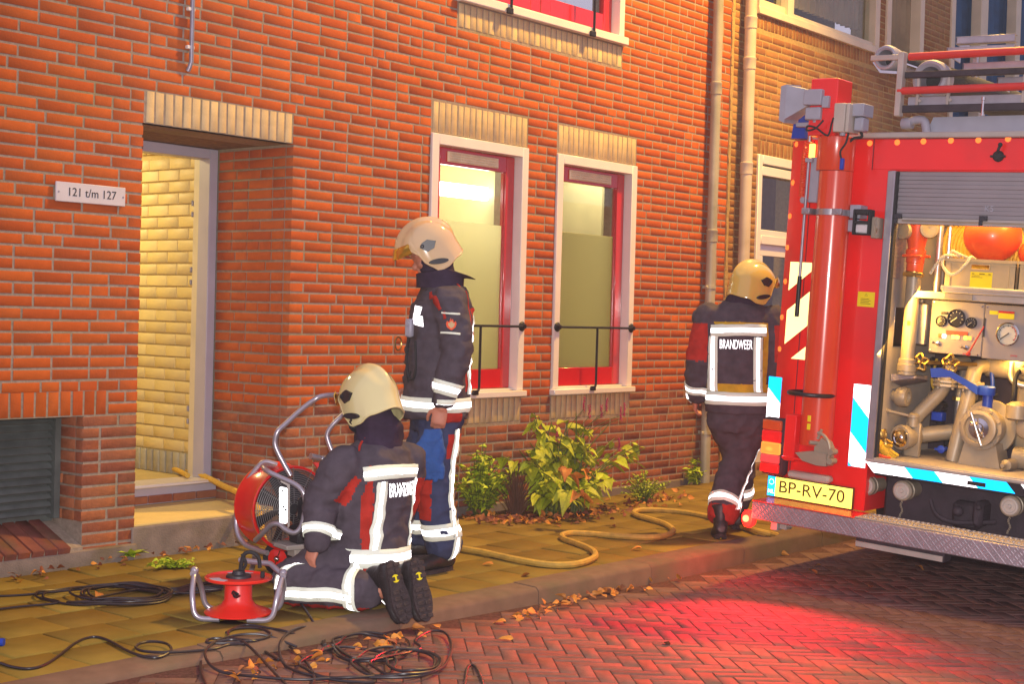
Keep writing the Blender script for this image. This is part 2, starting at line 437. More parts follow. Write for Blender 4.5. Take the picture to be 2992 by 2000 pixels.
b = MB(); b.box((4.717, .06, 2.353), (5.795, .80, 2.53)); part(b, 'soffit', 'soffit_render', house)
M('sill_clinker', (.20, .07, .05), .8, var=.2, bump=.3, rand=.15, spec=.1, dirt=(.12, .09, .05, .6), dscale=6)
# sloping brick sill under the grille
b = MB(); b.prism([(2.6, -.02, -.05), (2.6, -.02, .09), (2.6, .30, .215), (2.6, .30, -.05)], [(4.386, -.02, -.05), (4.386, -.02, .09), (4.386, .30, .215), (4.386, .30, -.05)])
sill = part(b, 'grille_sill', 'mortar', house)
for i in range(22):
    bm_, me = brick_mesh(.066, .34, .05, mat='sill_clinker', dx=20+i % 5)
    o = link('sill_brick', me, sill); o.matrix_basis = Matrix.Translation((2.655+i*.077, .125, .153)) @ Matrix.Rotation(radians(-69), 4, 'X') @ Matrix.Translation((0, -.008, 0))
# louvred grille in its recess
b = MB(); b.box((2.6, .26, .20), (4.38, .30, .80)); b.box((4.345, .19, .222), (4.379, .26, .777)); b.box((2.6, .19, .757), (4.345, .26, .777))
gr = part(b, 'louvre_grille', 'louvre', house)
for i in range(13):
    z = .245+i*.0405
    s_ = MB(); s_.obox((3.475, .222, z+.012), (X3, V((0, .72, .69)), V((0, -.69, .72))), (.868, .019, .004), .002)
    part(s_, 'slat', 'louvre', gr)
# base strip of concrete at the wall foot
b = MB()
for (p, q) in ((2.4, 4.725), (5.787, 10.69)): b.box((p, -.025, -.2), (q, .02, .045 if p > 5 else .075), .008)
part(b, 'plinth_strip', 'concrete', house)
# ---- doorway: step, riser with tiles, threshold, frame, hall
b = MB(); b.box((4.70, -.012, -.2), (5.80, .69, .160), .008); step = part(b, 'door_step', 'concrete', house)
b = MB(); b.box((4.725, .012, .1605), (5.785, .69, .168)); part(b, 'tread', 'block_cream', step)  # cream sheet carries the yellow hall light on the stone step
b = MB(); b.box((4.725, .64, .168), (5.786, .80, .272), .004); rz = part(b, 'threshold', 'grey_paint', house)
for i in range(6):
    t = MB(); x = 4.74+i*.178; t.box((x, .628, .176), (min(x+.170, 5.783), .645, .222), .003); part(t, 'riser_tile', 'brick_plinth', rz)
b = MB(); b.box((4.725, .60, .272), (5.786, .84, .292), .006); part(b, 'sill_board', 'white_paint', rz)
b = MB()
for (p, q) in ((4.727, 4.79), (5.722, 5.785)): b.box((p, .692, .292), (q, .80, 2.350), .004)
b.box((4.79, .692, 2.286), (5.722, .80, 2.350), .004)
dfr = part(b, 'door_frame', 'grey_paint', house)
b = MB(); b.box((5.729, .80, .292), (5.779, .86, 2.30), .004); part(b, 'rebate', 'cream_paint', dfr)
for z in (.62, .70, 1.50, 1.58, 1.93, 2.0):
    t = MB(); t.box((5.722, .86, z), (5.735, .875, z+.035), .003); part(t, 'hinge', 'steel_conduit', dfr)
b = MB(); b.box((5.77, .80, .1), (6.0, 3.6, 2.75)); b.box((4.2, .80, .1), (4.45, 3.6, 2.75)); b.box((4.2, 3.6, .1), (6.0, 3.7, 2.75)); b.box((4.2, .80, 2.66), (6.0, 3.6, 2.76)); b.box((4.2, .80, .1), (6.0, 3.6, .282))
hall = part(b, 'hall', 'mortar_cream', house)
hpc = []
for r in range(25):
    z = .47+r*.0755; y = .84+(r % 2)*.11-.11
    while y < 2.9:
        a, c = max(y, .845), y+.205
        if c-a > .03:
            bm_, me = brick_mesh(round(c-a, 2), .066, .02, .003, mat='block_cream', dx=30+r % 3)
            hpc.append((bm_, me, Matrix.Translation((5.756, (a+c)/2, z)) @ Matrix.Rotation(-pi/2, 4, 'Z'), .4))
        y += .2135
lay(hpc, 'wall_block', hall)
for (z0, z1, mt) in ((.285, .425, 'skirting_brick'), (2.35, 2.56, 'block_cream')):
    for i in range(28):
        bm_, me = brick_mesh(.058, z1-z0, .02, .003, mat=mt, dx=40+i % 3)
        o = link('soldier_brick', me, hall); o.matrix_basis = Matrix.Translation((5.753, .88+i*.0685, (z0+z1)/2)) @ Matrix.Rotation(-pi/2, 4, 'Z')
lamp('hall_light', 'AREA', (5.0, 2.0, 2.64), 40, (1.0, .80, .38), .5, (5.05, 1.95, 0))
# ---- ground floor windows
def frosted_film():
    m = MATS['frosted']; N, L = nodes_of(m); b = N['Principled BSDF']
    t = N.new('ShaderNodeBsdfTranslucent'); t.inputs[0].default_value = (.95, .92, .72, 1); mx = N.new('ShaderNodeMixShader'); mx.inputs[0].default_value = .62
    L.new(b.outputs[0], mx.inputs[1]); L.new(t.outputs[0], mx.inputs[2]); L.new(mx.outputs[0], N['Material Output'].inputs['Surface'])
frosted_film()
def window(i, a, b_):
    z0, z1 = WZ
    w = empty('window'); w.parent = house; w.matrix_parent_inverse = HI
    f = MB(); fy = (-.018, .10)
    f.box((a, fy[0], z0+.045), (a+.068, fy[1], z1), .004); f.box((b_-.068, fy[0], z0+.045), (b_, fy[1], z1), .004)
    f.box((a+.068, fy[0]+.001, z1-.07), (b_-.068, fy[1], z1), .004); part(f, 'outer_frame', 'white_paint', w)
    f = MB(); f.box((a-.012, -.05, z0), (b_+.012, .10, z0+.044), .006); f.box((a+.068, .02, z0+.044), (b_-.068, .10, z0+.058), .003); part(f, 'sill', 'white_paint', w)
    s0, s1, t0, t1 = a+.070, b_-.070, z0+.060, z1-.072
    f = MB(); f.box((s0, .055, t0), (s0+.09, .10, t1), .004); f.box((s1-.09, .055, t0), (s1, .10, t1), .004)
    f.box((s0+.09, .056, t0), (s1-.09, .10, t0+.135), .004); f.box((s0+.09, .056, t1-.115), (s1-.09, .10, t1), .004)
    f.box((s0+.088, .075, t0+.133), (s0+.098, .098, t1-.113)); f.box((s1-.098, .075, t0+.133), (s1-.088, .098, t1-.113))
    sash = part(f, 'sash', 'red_gloss', w)
    g = MB(); g.box((s0+.085, .082, 1.995), (s1-.085, .088, t1-.11)); part(g, 'pane', 'glass', w)
    g = MB(); g.box((s0+.085, .082, t0+.13), (s1-.085, .088, 1.994)); part(g, 'frosted_pane', 'frosted', w)
    v = MB(); vx0, vx1, vz0, vz1 = s0+.15, s1-.19, t1-.095, t1-.025
    v.box((vx0, .044, vz0), (vx1, .0555, vz1), .003); vent = part(v, 'trickle_vent', 'vent_plastic', sash)
    for r in range(4):
        for c in range(4):
            q = MB(); wd_ = (vx1-vx0-.02)/4
            q.obox((vx0+.01+(c+.5)*wd_, .041, vz0+.011+r*.016), (X3, V((0, .8, .6)), V((0, -.6, .8))), (wd_/2-.004, .006, .002))
            o = q.build('louvre', 'vent_plastic', None); o.parent = sash
    # guard rail
    r_ = MB(); yb = -.040; r_.tube([(a+.035, yb, 1.285), (b_-.035, yb, 1.285)], .0085, 8)
    for x in (a+.034, b_-.034): r_.lathe((x, -.017, 1.285), (0, -1, 0), [(.001, 0), (.034, 0), (.036, .006), (.030, .012), (.016, .018), (.016, .034), (.001, .036)], 14)
    rx = (a+b_)/2+.0
    r_.tube(fillet([(rx, yb, 1.285), (rx, yb, .845), (rx-.045, yb-.018, .835)], .03), .009, 8); r_.box((rx-.085, -.066, .81), (rx-.03, -.048, .845), .003)
    part(r_, 'guard_rail', 'black_iron', w)
    # the lit room behind
    r_ = MB(); X0, X1 = a-.16, b_+.16; r_.cur = 0
    if i == 0: X1 = b_+2.2
    else: X0, X1 = a-.02+.06, b_+2.2
    if i == 0: X1 = 8.36
    r_.box((X0-.05, .301, .1), (X0, 2.2, 3.0)); r_.box((X1, .301, .1), (X1+.05, 2.2, 3.0)); r_.box((X0-.05, 2.2, .1), (X1+.05, 2.25, 3.0)); r_.box((X0, .301, 2.86), (X1, 2.2, 2.95)); r_.box((X0, .301, .1), (X1, 2.2, .4))
    part(r_, 'room', 'plaster_room', w)
    q = MB()
    if i == 0:
        q.box((X0+.25, 1.25, .9), (X0+.75, 1.55, 2.45)); q.box((X0+.9, 1.1, 1.55), (X1-.02, 1.5, 1.60)); q.box((X0+.9, 1.1, .75), (X1-.02, 1.5, 1.15))
    else:
        q.box((X0+1.75, .9, .6), (X0+1.82, 1.6, 2.7)); q.box((X0+.3, 1.1, 1.1), (X1-.4, 1.5, 1.14)); q.box((X0+1.1, 1.2, 1.62), (X0+1.3, 1.4, 1.85))
    part(q, 'cupboard', 'cream_paint', w)
    lamp('room_light', 'AREA', ((X0+X1)/2, .9, 2.82), 22 if i else 16, (1.0, .90, .56), .6, ((X0+X1)/2, .95, 0))
    if i == 0:
        q = MB(); zt = onY(1080, 441, .63).z; q.box((X0+.2, .60, zt-.05), (X1-.08, .66, zt+.05), .01); part(q, 'tube_light', 'tube_glow', w)
EM('tube_glow', (1, .98, .92), 6.0)
for i, (a, b_) in enumerate(WINS): window(i, a, b_)
# ---- upper window (only its foot is in the frame)
w = empty('window'); w.parent = house; w.matrix_parent_inverse = HI; w['label'] = 'upper red casement pair with white frame'
a, b_, z0, z1 = UPW; z1 = 5.1
f = MB(); f.box((a, -.018, z0+.04), (a+.07, .10, z1), .004); f.box((b_-.07, -.018, z0+.04), (b_, .10, z1), .004); f.box((a, -.018, z1), (b_, .10, z1+.07)); part(f, 'outer_frame', 'white_paint', w)
f = MB(); f.box((a-.012, -.05, z0-.02), (b_+.02, .10, z0+.042), .006); part(f, 'sill', 'white_paint', w)
mid = (a+b_)/2
for (p, q) in ((a+.072, mid-.003), (mid+.003, b_-.072)):
    f = MB(); f.box((p, .055, z0+.05), (p+.11, .10, z1), .004); f.box((q-.11, .055, z0+.05), (q, .10, z1), .004); f.box((p+.11, .056, z0+.05), (q-.11, .10, z0+.20), .004)
    part(f, 'sash', 'red_gloss', w)
    g = MB(); g.box((p+.1, .08, z0+.19), (q-.1, .086, z1)); part(g, 'pane', 'glass', w)
f = MB(); f.box((a-.1, 1.2, z0-.2), (b_+.1, 1.25, z1)); f.box((a-.1, .301, z0-.25), (b_+.1, 1.2, z0-.2)); part(f, 'room', 'unlit_room', w)
for x in (7.70, 8.66):
    f = MB(); f.tube([(x, -.06, 5.1), (x, -.06, z0+.01)], .010, 8); f.box((x-.045, -.075, z0-.03), (x+.01, -.05, z0+.012), .004); part(f, 'guard_bar', 'black_iron', w)
# drip stain: mortar flashing between sill and soldier course
f = MB(); f.box((7.222, -.012, 3.458), (9.10, .05, 3.478), .004); part(f, 'flashing', 'mortar', house)

# ---- house number sign
sg = MB(); sg.box((4.187, -.016, 1.889), (4.607, -.004, 1.990), .003); sign = sg.build('house_number_sign', 'sign_white')
tag(sign, 'white number plate reading 121 t/m 127 beside the doorway', 'sign')
text_obj('lettering', '121 t/m 127', .062, 'ink', (4.40, -.0165, 1.940), X3, Z3, sign, .001, width=.285)
for x in (4.203, 4.592):
    s_ = MB(); s_.lathe((x, -.016, 1.938), (0, -1, 0), [(.0055, 0), (.005, .002), (.001, .0025)], 10); s_.build('screw', 'steel_conduit', sign)
# ---- thin conduit high on the wall
s_ = MB(); s_.tube([(5.013, -.022, 5.1), (5.013, -.022, 2.72), (5.008, -.014, 2.69), (5.004, -.004, 2.67)], .013, 10)
cn = part(s_, 'conduit', 'steel_conduit', house)
for z in (2.79, 3.00): 
    s_ = MB(); s_.box((4.982, -.028, z), (5.03, -.004, z+.02), .003); part(s_, 'clip', 'white_paint', cn)
# ---- the neighbouring house
nb = empty('neighbouring_house', (12.5, 0, 0)); NI = Matrix.Translation((-12.5, 0, 0))
tag(nb, 'tan brick house beyond the drainpipes with white upper window', 'house')
def npart(mb, name, mats, parent=None, ang=38):
    o = mb.build(name, mats, None, ang); o.parent = parent or nb; o.matrix_parent_inverse = NI if parent is None else Matrix.Identity(4); return o
nh = [(11.10, 13.46, 4.075, 5.4), (13.62, 14.5, 4.075, 5.6), (15.2, 18.8, 3.2, 6.4), (11.18, 12.05, .1, 2.84)]
m_ = MB(); slab(nh, 10.70, 20, -.3, 6.6, .003, .30, m_); nwall = npart(m_, 'wall', 'mortar_pale', None, 60)
nhb = [(11.10, 13.46, 3.94, 5.4), (13.62, 14.5, 4.075, 5.6), (15.2, 18.8, 3.2, 6.4), (11.18, 12.05, .1, 2.97)]
lay(bricks_on(10.72, 19.9, .035, 6.5, nhb, on_front, lambda z, x: 'brick_tan'), 'brick', nwall)
for (x0, x1, z0, z1) in ((11.1, 13.46, 3.945, 4.06), (11.18, 12.05, 2.85, 2.965)):
    n = int((x1-x0)/.0625)
    for i in range(n):
        bm_, me = brick_mesh(.05, z1-z0, .05, mat='brick_tan', dx=50+i % 4); o = link('soldier_brick', me, nwall); o.matrix_basis = Matrix.Translation((x0+.03+i*(x1-x0)/n, rnd(-.002, .001), (z0+z1)/2))
w = empty('window', parent=nb); w.matrix_parent_inverse = NI
f = MB()
f.box((11.10, -.03, 4.062), (13.46, .12, 4.13), .005)
for (p, q) in ((11.10, 11.17), (11.60, 11.72), (13.36, 13.46)): f.box((p, -.02, 4.13), (q, .10, 5.3), .004)
f.box((11.17, .0, 4.13), (11.60, .09, 4.20), .004); f.box((11.72, .0, 4.13), (13.36, .09, 4.17), .004)
npart(f, 'frame', 'cream_paint', w)
g = MB(); g.box((11.17, .05, 4.2), (11.60, .056, 5.3)); g.box((11.72, .05, 4.17), (13.36, .056, 5.3)); npart(g, 'pane', 'glass', w)
def drape(x0, x1, z0, z1, y, mat, parent, folds):
    m = MB(); n = folds*6; vs = []
    for i in range(n+1):
        x = x0+(x1-x0)*i/n; yy = y+.022*sin(i/6*2*pi)+.01*sin(i*.9)
        for k, dy in ((0, 0), (1, .006)): vs += [(x, yy+dy, z0), (x, yy+dy, z1)]
    fs = []
    for i in range(n):
        a = i*4
        fs += [(a, a+4, a+5, a+1), (a+2, a+3, a+7, a+6), (a+1, a+5, a+7, a+3), (a, a+2, a+6, a+4)]
    fs += [(0, 1, 3, 2), (n*4, n*4+2, n*4+3, n*4+1)]
    m.add(vs, fs); return npart(m, 'curtain', mat, parent)
drape(11.74, 13.3, 4.30, 5.4, .16, 'curtain_folds', w, 16)
f = MB(); f.box((11.0, .5, 3.9), (13.5, .55, 5.4)); npart(f, 'room', 'unlit_room', w)
w = empty('window', parent=nb); w.matrix_parent_inverse = NI
f = MB()
for (p, q) in ((13.62, 13.72), (14.40, 14.5)): f.box((p, -.02, 4.075), (q, .10, 5.5), .004)
f.box((13.72, -.02, 4.075), (14.40, .1, 4.14), .004)
npart(f, 'frame', 'cream_paint', w)
drape(13.7, 14.42, 4.14, 5.5, .12, 'curtain_folds', w, 7)
w = empty('balcony_window', parent=nb); w.matrix_parent_inverse = NI
f = MB()
for (p, q) in ((15.2, 15.3), (16.0, 16.2), (17.05, 17.2), (18.2, 18.5)): f.box((p, -.02, 3.2), (q, .1, 6.3), .004)
npart(f, 'frame', 'cream_paint', w)
drape(15.3, 18.8, 3.2, 6.3, .2, 'blue_curtain', w, 26)
# glazed door of the neighbouring house
w = empty('glazed_door', parent=nb); w.matrix_parent_inverse = NI
f = MB()
for (p, q) in ((11.18, 11.25), (11.98, 12.05)): f.box((p, -.02, .1), (q, .10, 2.84), .005)
f.box((11.25, -.02, 2.76), (11.98, .10, 2.84), .005); f.box((11.25, -.025, 2.05), (11.98, .09, 2.13), .005); f.box((11.25, -.018, 2.66), (11.98, .08, 2.74), .004); f.box((11.25, -.016, 2.13), (11.98, .07, 2.18), .004)
npart(f, 'frame', 'white_paint', w)
f = MB(); f.box((11.25, .0, .1), (11.98, .06, 1.0), .004); f.box((11.25, .0, 1.95), (11.98, .05, 2.05), .004); f.box((11.25, .0, 1.0), (11.33, .05, 1.95), .004); f.box((11.9, .0, 1.0), (11.98, .05, 1.95), .004)
npart(f, 'leaf', 'white_paint', w)
g = MB(); g.box((11.25, .03, 2.18), (11.98, .036, 2.66)); g.box((11.33, .02, 1.0), (11.9, .026, 1.95)); npart(g, 'pane', 'glass', w)
f = MB(); f.box((11.1, .6, 0), (12.6, .65, 2.9)); npart(f, 'back_wall', 'brick_tan', w)
# canopy slab above the neighbours' door, lit from below
f = MB(); f.box((12.6, -1.05, 3.02), (15.6, -.006, 3.14), .01); npart(f, 'canopy', 'cream_paint')
# expansion joint between the houses
f = MB(); n = 70; A = []; Bv = []
for i in range(n+1):
    z = -.1+i*.076; A.append((10.688+rnd(-.012, .004), z)); Bv.append((10.722+rnd(-.006, .014), z))
for i in range(n): f.prism([(A[i][0], -.012+rnd(-.004, .004), A[i][1]), (Bv[i][0], -.010, Bv[i][1]), (Bv[i+1][0], -.010, Bv[i+1][1]), (A[i+1][0], -.012+rnd(-.004, .004), A[i+1][1])], [(A[i][0], .03, A[i][1]), (Bv[i][0], .03, Bv[i][1]), (Bv[i+1][0], .03, Bv[i+1][1]), (A[i+1][0], .03, A[i+1][1])])
npart(f, 'joint', 'mortar_pale')
# drainpipes
def drainpipe(x, y, r, mat, collars, clips, label):
    p = MB(); p.tube([(x, y, 5.6), (x, y, .0)], r, 20)
    o = p.build('drainpipe', mat); tag(o, label, 'drainpipe', 'drainpipes between the two houses')
    for z in collars:
        q = MB(); q.lathe((x, y, z), (0, 0, 1), [(r+.001, -.055), (r+.005, -.05), (r+.005, .03), (r+.007, .034), (r+.007, .048), (r+.001, .052)], 20, False); q.build('collar', mat, o)
    for z in clips:
        q = MB(); q.lathe((x, y, z), (0, 0, 1), [(r+.001, -.014), (r+.006, -.013), (r+.006, .013), (r+.001, .014)], 20, False); q.box((x-r-.03, y-.012, z-.012), (x-r, y+.005, z+.012), .003); q.box((x-.012, y+r-.005, z-.012), (x+.012, 0, z+.012)); q.build('bracket', mat, o)
drainpipe(10.36, -.07, .042, 'zinc_green', [3.30, 2.07], [1.64, .42], 'grey-green drainpipe on the orange brick side of the joint')
drainpipe(10.86, -.085, .050, 'pipe_cream', [3.93, 3.58, 2.68, .6], [1.2], 'cream drainpipe with yellow tape on the tan brick side of the joint')

# ---- ground, pavement, kerb, road
KY = -2.05
g = MB(); g.box((-150, -150, -.45), (150, 150, -.30)); tag(g.build('ground', 'dark_soil'), kind='structure')
pv = MB(); pv.box((1.0, KY+.17, -.2), (22, .0, -.022)); pave = pv.build('pavement', 'moss_sand'); tag(pave, kind='structure')
pcs = []
def flat(x, y, z, rz=0): return Matrix.Translation((x, y, z)) @ Matrix.Rotation(rz, 4, 'Z') @ Matrix.Rotation(rnd(-.006, .006), 4, 'X') @ Matrix.Rotation(rnd(-.006, .006), 4, 'Y') @ Matrix.Rotation(-pi/2, 4, 'X')
row = 0; y = KY+.172
TS = .30
while y < -.05:
    x = 2.0+(row % 2)*TS/2
    hgt = min(TS, -.03-y)
    if hgt < .08: break
    while x < 13:
        bm_, me = brick_mesh(TS-.010, round(hgt-.010, 2), .04, .005, mat='tile_paving', dx=60+random.randint(0, 3))
        pcs.append((bm_, me, flat(x+TS/2, y+hgt/2, rnd(-.004, .002)), 1.0)); x += TS
    y += TS; row += 1
lay(pcs, 'paving_tile', pave, 300)
kb = MB(); kb.box((0, KY+.005, -.3), (22, KY+.165, -.03)); kerb = kb.build('kerb', 'concrete'); tag(kerb, kind='structure')
for i in range(-4, 16):
    x0 = 4.68+i*1.0; x1 = x0+.994
    k = MB(); k.prism([(x0, KY, -.28), (x0, KY, -.022), (x0, KY+.018, -.001), (x0, KY+.168, .004), (x0, KY+.168, -.28)], [(x1, KY, -.28), (x1, KY, -.022), (x1, KY+.018, -.001), (x1, KY+.168, .004), (x1, KY+.168, -.28)])
    o = k.build('kerb_stone', 'kerb_stone', kerb, 60); o.location = (0, rnd(-.003, .003), rnd(-.003, .002))
rd = MB()
xs = [-14, 0, 3.4, 5.1, 6.8, 12, 40]
for x0, x1 in zip(xs, xs[1:]):
    rd.add([(x0, -12, roadz(x0)-.003), (x1, -12, roadz(x1)-.003), (x1, KY+.004, roadz(x1)-.003), (x0, KY+.004, roadz(x0)-.003)], [(0, 1, 2, 3)])
road = rd.build('road', 'road_sand', None, 60, False); tag(road, kind='structure')
pcs = []; L_, W_ = .21, .07
def clink(cx, cy, ang):
    x = 5.5+(cx-cy)*.70711; y = -4.2+(cx+cy)*.70711
    if not (-.5 < x < 11.5 and -6.6 < y < KY-.075): return
    bm_, me = brick_mesh(L_-.005, W_-.005, .05, .002, mat='clinker', dx=70+random.randint(0, 5))
    sl = (roadz(x+.05)-roadz(x-.05))/.1
    pcs.append((bm_, me, Matrix.Translation((x, y, roadz(x)+rnd(-.0007, .0007))) @ Matrix.Rotation(-math.atan(sl), 4, 'Y') @ Matrix.Rotation(pi/4+ang+rnd(-.02, .02), 4, 'Z') @ Matrix.Rotation(rnd(-.008, .008), 4, 'X') @ Matrix.Rotation(-pi/2, 4, 'X'), .7))
for i in range(-110, 110):
    for j in range(-40, 40):
        # herringbone: pairs of bricks on a diagonal lattice
        ox = (i*W_)+j*2*L_*.5*2; oy = -(i*W_)*-1
        clink(ox+L_/2+0, oy+W_/2, 0)
        clink(ox+W_/2-W_, oy+L_/2, pi/2)
lay(pcs, 'clinker', road, 300)
# ================================================================== FIRE ENGINE
M('truck_red', (.90, .014, .010), .30, var=.05, scale=3, bump=.015, bscale=8, coat=.35, dirt=(.55, .022, .014, .5), dscale=2.6)
M('truck_red_mast', (.70, .055, .014), .25, var=.05, scale=5, coat=.5)
M('alu', (.46, .44, .46), .38, metal=.75, var=.12, scale=12, bump=.06, bscale=60)
M('alu_matt', (.42, .37, .33), .55, metal=.1, var=.12, scale=8, bump=.05)
M('shutter_grey', (.27, .245, .26), .55, metal=.1, var=.06, scale=6)
M('panel_grey', (.33, .28, .25), .45, var=.04)
M('pump_grey', (.34, .28, .20), .42, metal=.15, var=.12, scale=9, bump=.1, bscale=60)
M('brass', (.42, .27, .07), .32, metal=.8, var=.2, scale=20)
M('chrome', (.75, .72, .70), .15, metal=1, var=.05)
M('dark_chassis', (.035, .022, .030), .7, var=.4, scale=8, bump=.4, bscale=30)
M('rubber', (.016, .015, .016), .75, var=.2, scale=20, bump=.3)
M('plastic_grey', (.34, .34, .40), .5, var=.06)
M('plastic_beige', (.48, .42, .36), .5, var=.06)
M('blue_plastic', (.012, .05, .42), .4, var=.05)
M('yellow_label', (.85, .70, .0), .5, var=.03)
M('gauge_black', (.02, .018, .018), .25, coat=.5)
M('gauge_white', (.62, .58, .46), .4)
M('crate_beige', (.50, .38, .20), .55, var=.06, bump=.05)
M('ball_orange', (.80, .09, .015), .35, var=.08, scale=6, coat=.2)
M('hose_yellow', (.62, .38, .02), .55, var=.15, scale=30, bump=.2, bscale=200)
M('rope_white', (.72, .64, .44), .8, var=.15, scale=60, bump=.5, bscale=200)
M('red_paint', (.62, .03, .02), .4, var=.06)
M('glove_yellow', (.75, .45, .02), .8, var=.15, bump=.3)
M('suction_grey', (.33, .31, .36), .55, var=.1, bump=.1)
M('lens_red', (.55, .01, .01), .15, coat=.6, bump=.25, bscale=300)
M('lens_amber', (.60, .09, .01), .15, coat=.6, bump=.25, bscale=300)
M('lens_clear', (.65, .62, .62), .1, coat=.6, bump=.4, bscale=200)
M('plate_yellow', (.85, .62, .02), .45, var=.02)
M('ink_brown', (.10, .045, .0), .5)
EM('glow_warm', (1, .46, .08), 3.6); EM('glow_white', (1, .9, .75), 5.0); EM('glow_green', (.3, .9, .1), 1.6); EM('glow_orange', (1, .3, .05), 2.2); EM('glow_red', (1, .10, .04), 9.0); EM('tail_red', (1, .02, .014), 2.0); EM('display_red', (.35, .05, .02), .5); EM('dim_orange', (.5, .12, .03), .3)
RETRO('retro_white', (.95, .97, 1.0), .8); RETRO('retro_blue', (.0, .36, .92), .7); RETRO('retro_yellow', (1.0, .88, .34), .45); RETRO('retro_orange', (1.0, .20, .03), .35)
RETRO('plate_retro', (.98, .84, .14), .35)
def diamond():
    m = M('diamond_plate', (.36, .31, .34), .42, metal=.45, var=.12, scale=10); N, L = nodes_of(m); b = N['Principled BSDF']
    tc = N.new('ShaderNodeTexCoord'); sep = N.new('ShaderNodeMapping'); sep.inputs['Scale'].default_value = (46, 46, 46); L.new(tc.outputs['Object'], sep.inputs['Vector'])
    ck = N.new('ShaderNodeTexChecker'); ck.inputs['Scale'].default_value = 1.0; L.new(sep.outputs[0], ck.inputs['Vector'])
    ws = []
    for ang in (45, -45):
        mp = N.new('ShaderNodeMapping'); mp.inputs['Rotation'].default_value = (radians(ang), 0, 0); mp.inputs['Scale'].default_value = (0, 1, 1); L.new(sep.outputs[0], mp.inputs['Vector'])
        w_ = N.new('ShaderNodeTexWave'); w_.bands_direction = 'Y'; w_.inputs['Scale'].default_value = .42; L.new(mp.outputs[0], w_.inputs['Vector']); ws.append(w_)
    mx = N.new('ShaderNodeMix'); mx.data_type = 'FLOAT'; L.new(ck.outputs['Fac'], mx.inputs[0]); L.new(ws[0].outputs['Fac'], mx.inputs[2]); L.new(ws[1].outputs['Fac'], mx.inputs[3])
    pw = N.new('ShaderNodeMath'); pw.operation = 'POWER'; pw.inputs[1].default_value = 3; L.new(mx.outputs[0], pw.inputs[0])
    bp = N.new('ShaderNodeBump'); bp.inputs['Strength'].default_value = .45; bp.inputs['Distance'].default_value = .003; L.new(pw.outputs[0], bp.inputs['Height']); L.new(bp.outputs[0], b.inputs['Normal'])
diamond()
TA = radians(2.8)
truck = empty('fire_engine', (7.2, -2.33, 0)); truck.rotation_euler = (TA, 0, 0)
tag(truck, 'red fire engine seen from the rear with its pump compartment open', 'fire engine')
TM = Matrix.Translation((7.2, -2.33, 0)) @ Matrix.Rotation(TA, 4, 'X')
def P(x, t, z): return V((x-7.2, -t, z))
def TK(u, v, x):
    p = TM.inverted() @ onX(u, v, x); return -p.y, p.z
def tbox(m, x0, x1, t0, t1, z0, z1, bev=.0): return m.box(P(x0, t0, z0), P(x1, t1, z1), bev)
def tp(m, name, mats, parent=None, ang=38, label=None):
    o = m.build(name, mats, None, ang); o.parent = parent or truck
    if label: o['label'] = label
    return o
def one(name, mat, parent, *boxes, bev=.004):
    m = MB()
    for b in boxes: tbox(m, *b, bev)
    return tp(m, name, mat, parent)
def item(name, label, cat, base, group=None):    # a thing carried by the engine: stands in the engine's tilted frame
    e = empty(name, TM @ base); e.rotation_euler = (TA, 0, 0); tag(e, label, cat, group)
    e['_b'] = tuple(base); return e
def ip(m, name, mats, e, ang=38):
    b = V(e['_b']); m.xf(Matrix.Translation(-b)); return m.build(name, mats, e, ang)
def prism_x(m, outline, x0, x1): return m.prism([P(x0, t, z) for t, z in outline], [P(x1, t, z) for t, z in outline])
def clip(poly, a, b, c):   # keep a*t+b*z <= c
    out = []
    for i in range(len(poly)):
        p, q = poly[i-1], poly[i]; dp, dq = a*p[0]+b*p[1]-c, a*q[0]+b*q[1]-c
        if dp <= 0: out.append(p)
        if (dp < 0 < dq) or (dq < 0 < dp):
            k = dp/(dp-dq); out.append((p[0]+(q[0]-p[0])*k, p[1]+(q[1]-p[1])*k))
    return out
def stripes(name, t0, t1, z0, z1, x, slope, bounds, mats, parent=None, th=.002):
    """bands of a panel; bounds are heights where each band starts at the panel's left edge, from the top down"""
    o_ = empty(name, (0, 0, 0), parent or truck)
    for (hi, lo, mi) in bounds:
        poly = [(t0, z0), (t1, z0), (t1, z1), (t0, z1)]
        poly = clip(poly, -slope, 1, hi-slope*t0); 
        if len(poly) >= 3: poly = clip(poly, slope, -1, -(lo-slope*t0))
        if len(poly) >= 3:
            q = MB(); prism_x(q, poly, x, x-th); tp(q, 'stripe', mats[mi], o_, 60)
    return o_
# ---- body
m = MB()
col = [(7.50, -.05), (7.425, .10), (7.42, .13), (7.42, .606), (8.3, .606), (8.3, -.05)]
m.prism([P(x, t, .36) for x, t in col], [P(x, t, 2.42) for x, t in col])
body = tp(m, 'body', 'truck_red', None, 30)
one('rear_pillar', 'truck_red', None, (7.42, 8.3, 1.90, 2.45, .36, 2.42), bev=.01)
one('top_panel', 'truck_red', None, (7.418, 8.3, .50, 1.90, 2.25, 2.42), (7.424, 8.3, .606, 1.9, 2.243, 2.26))
one('body_box', 'truck_red', None, (8.3, 10.9, -.05, 2.45, .55, 2.42), bev=.02)
one('roof_deck', 'alu_matt', None, (7.40, 10.9, .30, 2.46, 2.422, 2.455), (7.46, 10.9, .0, .30, 2.422, 2.44), bev=.006)
cabm = MB(); prism = [(11.0, .45), (13.0, .45), (13.0, 1.4), (12.7, 2.55), (11.0, 2.55)]
cabm.prism([P(x, 0, z) for x, z in prism], [P(x, 2.4, z) for x, z in prism]); cab = tp(cabm, 'cab', 'truck_red')
one('windscreen', 'glass', cab, (12.99, 13.01, .15, 2.25, 1.35, 1.6))
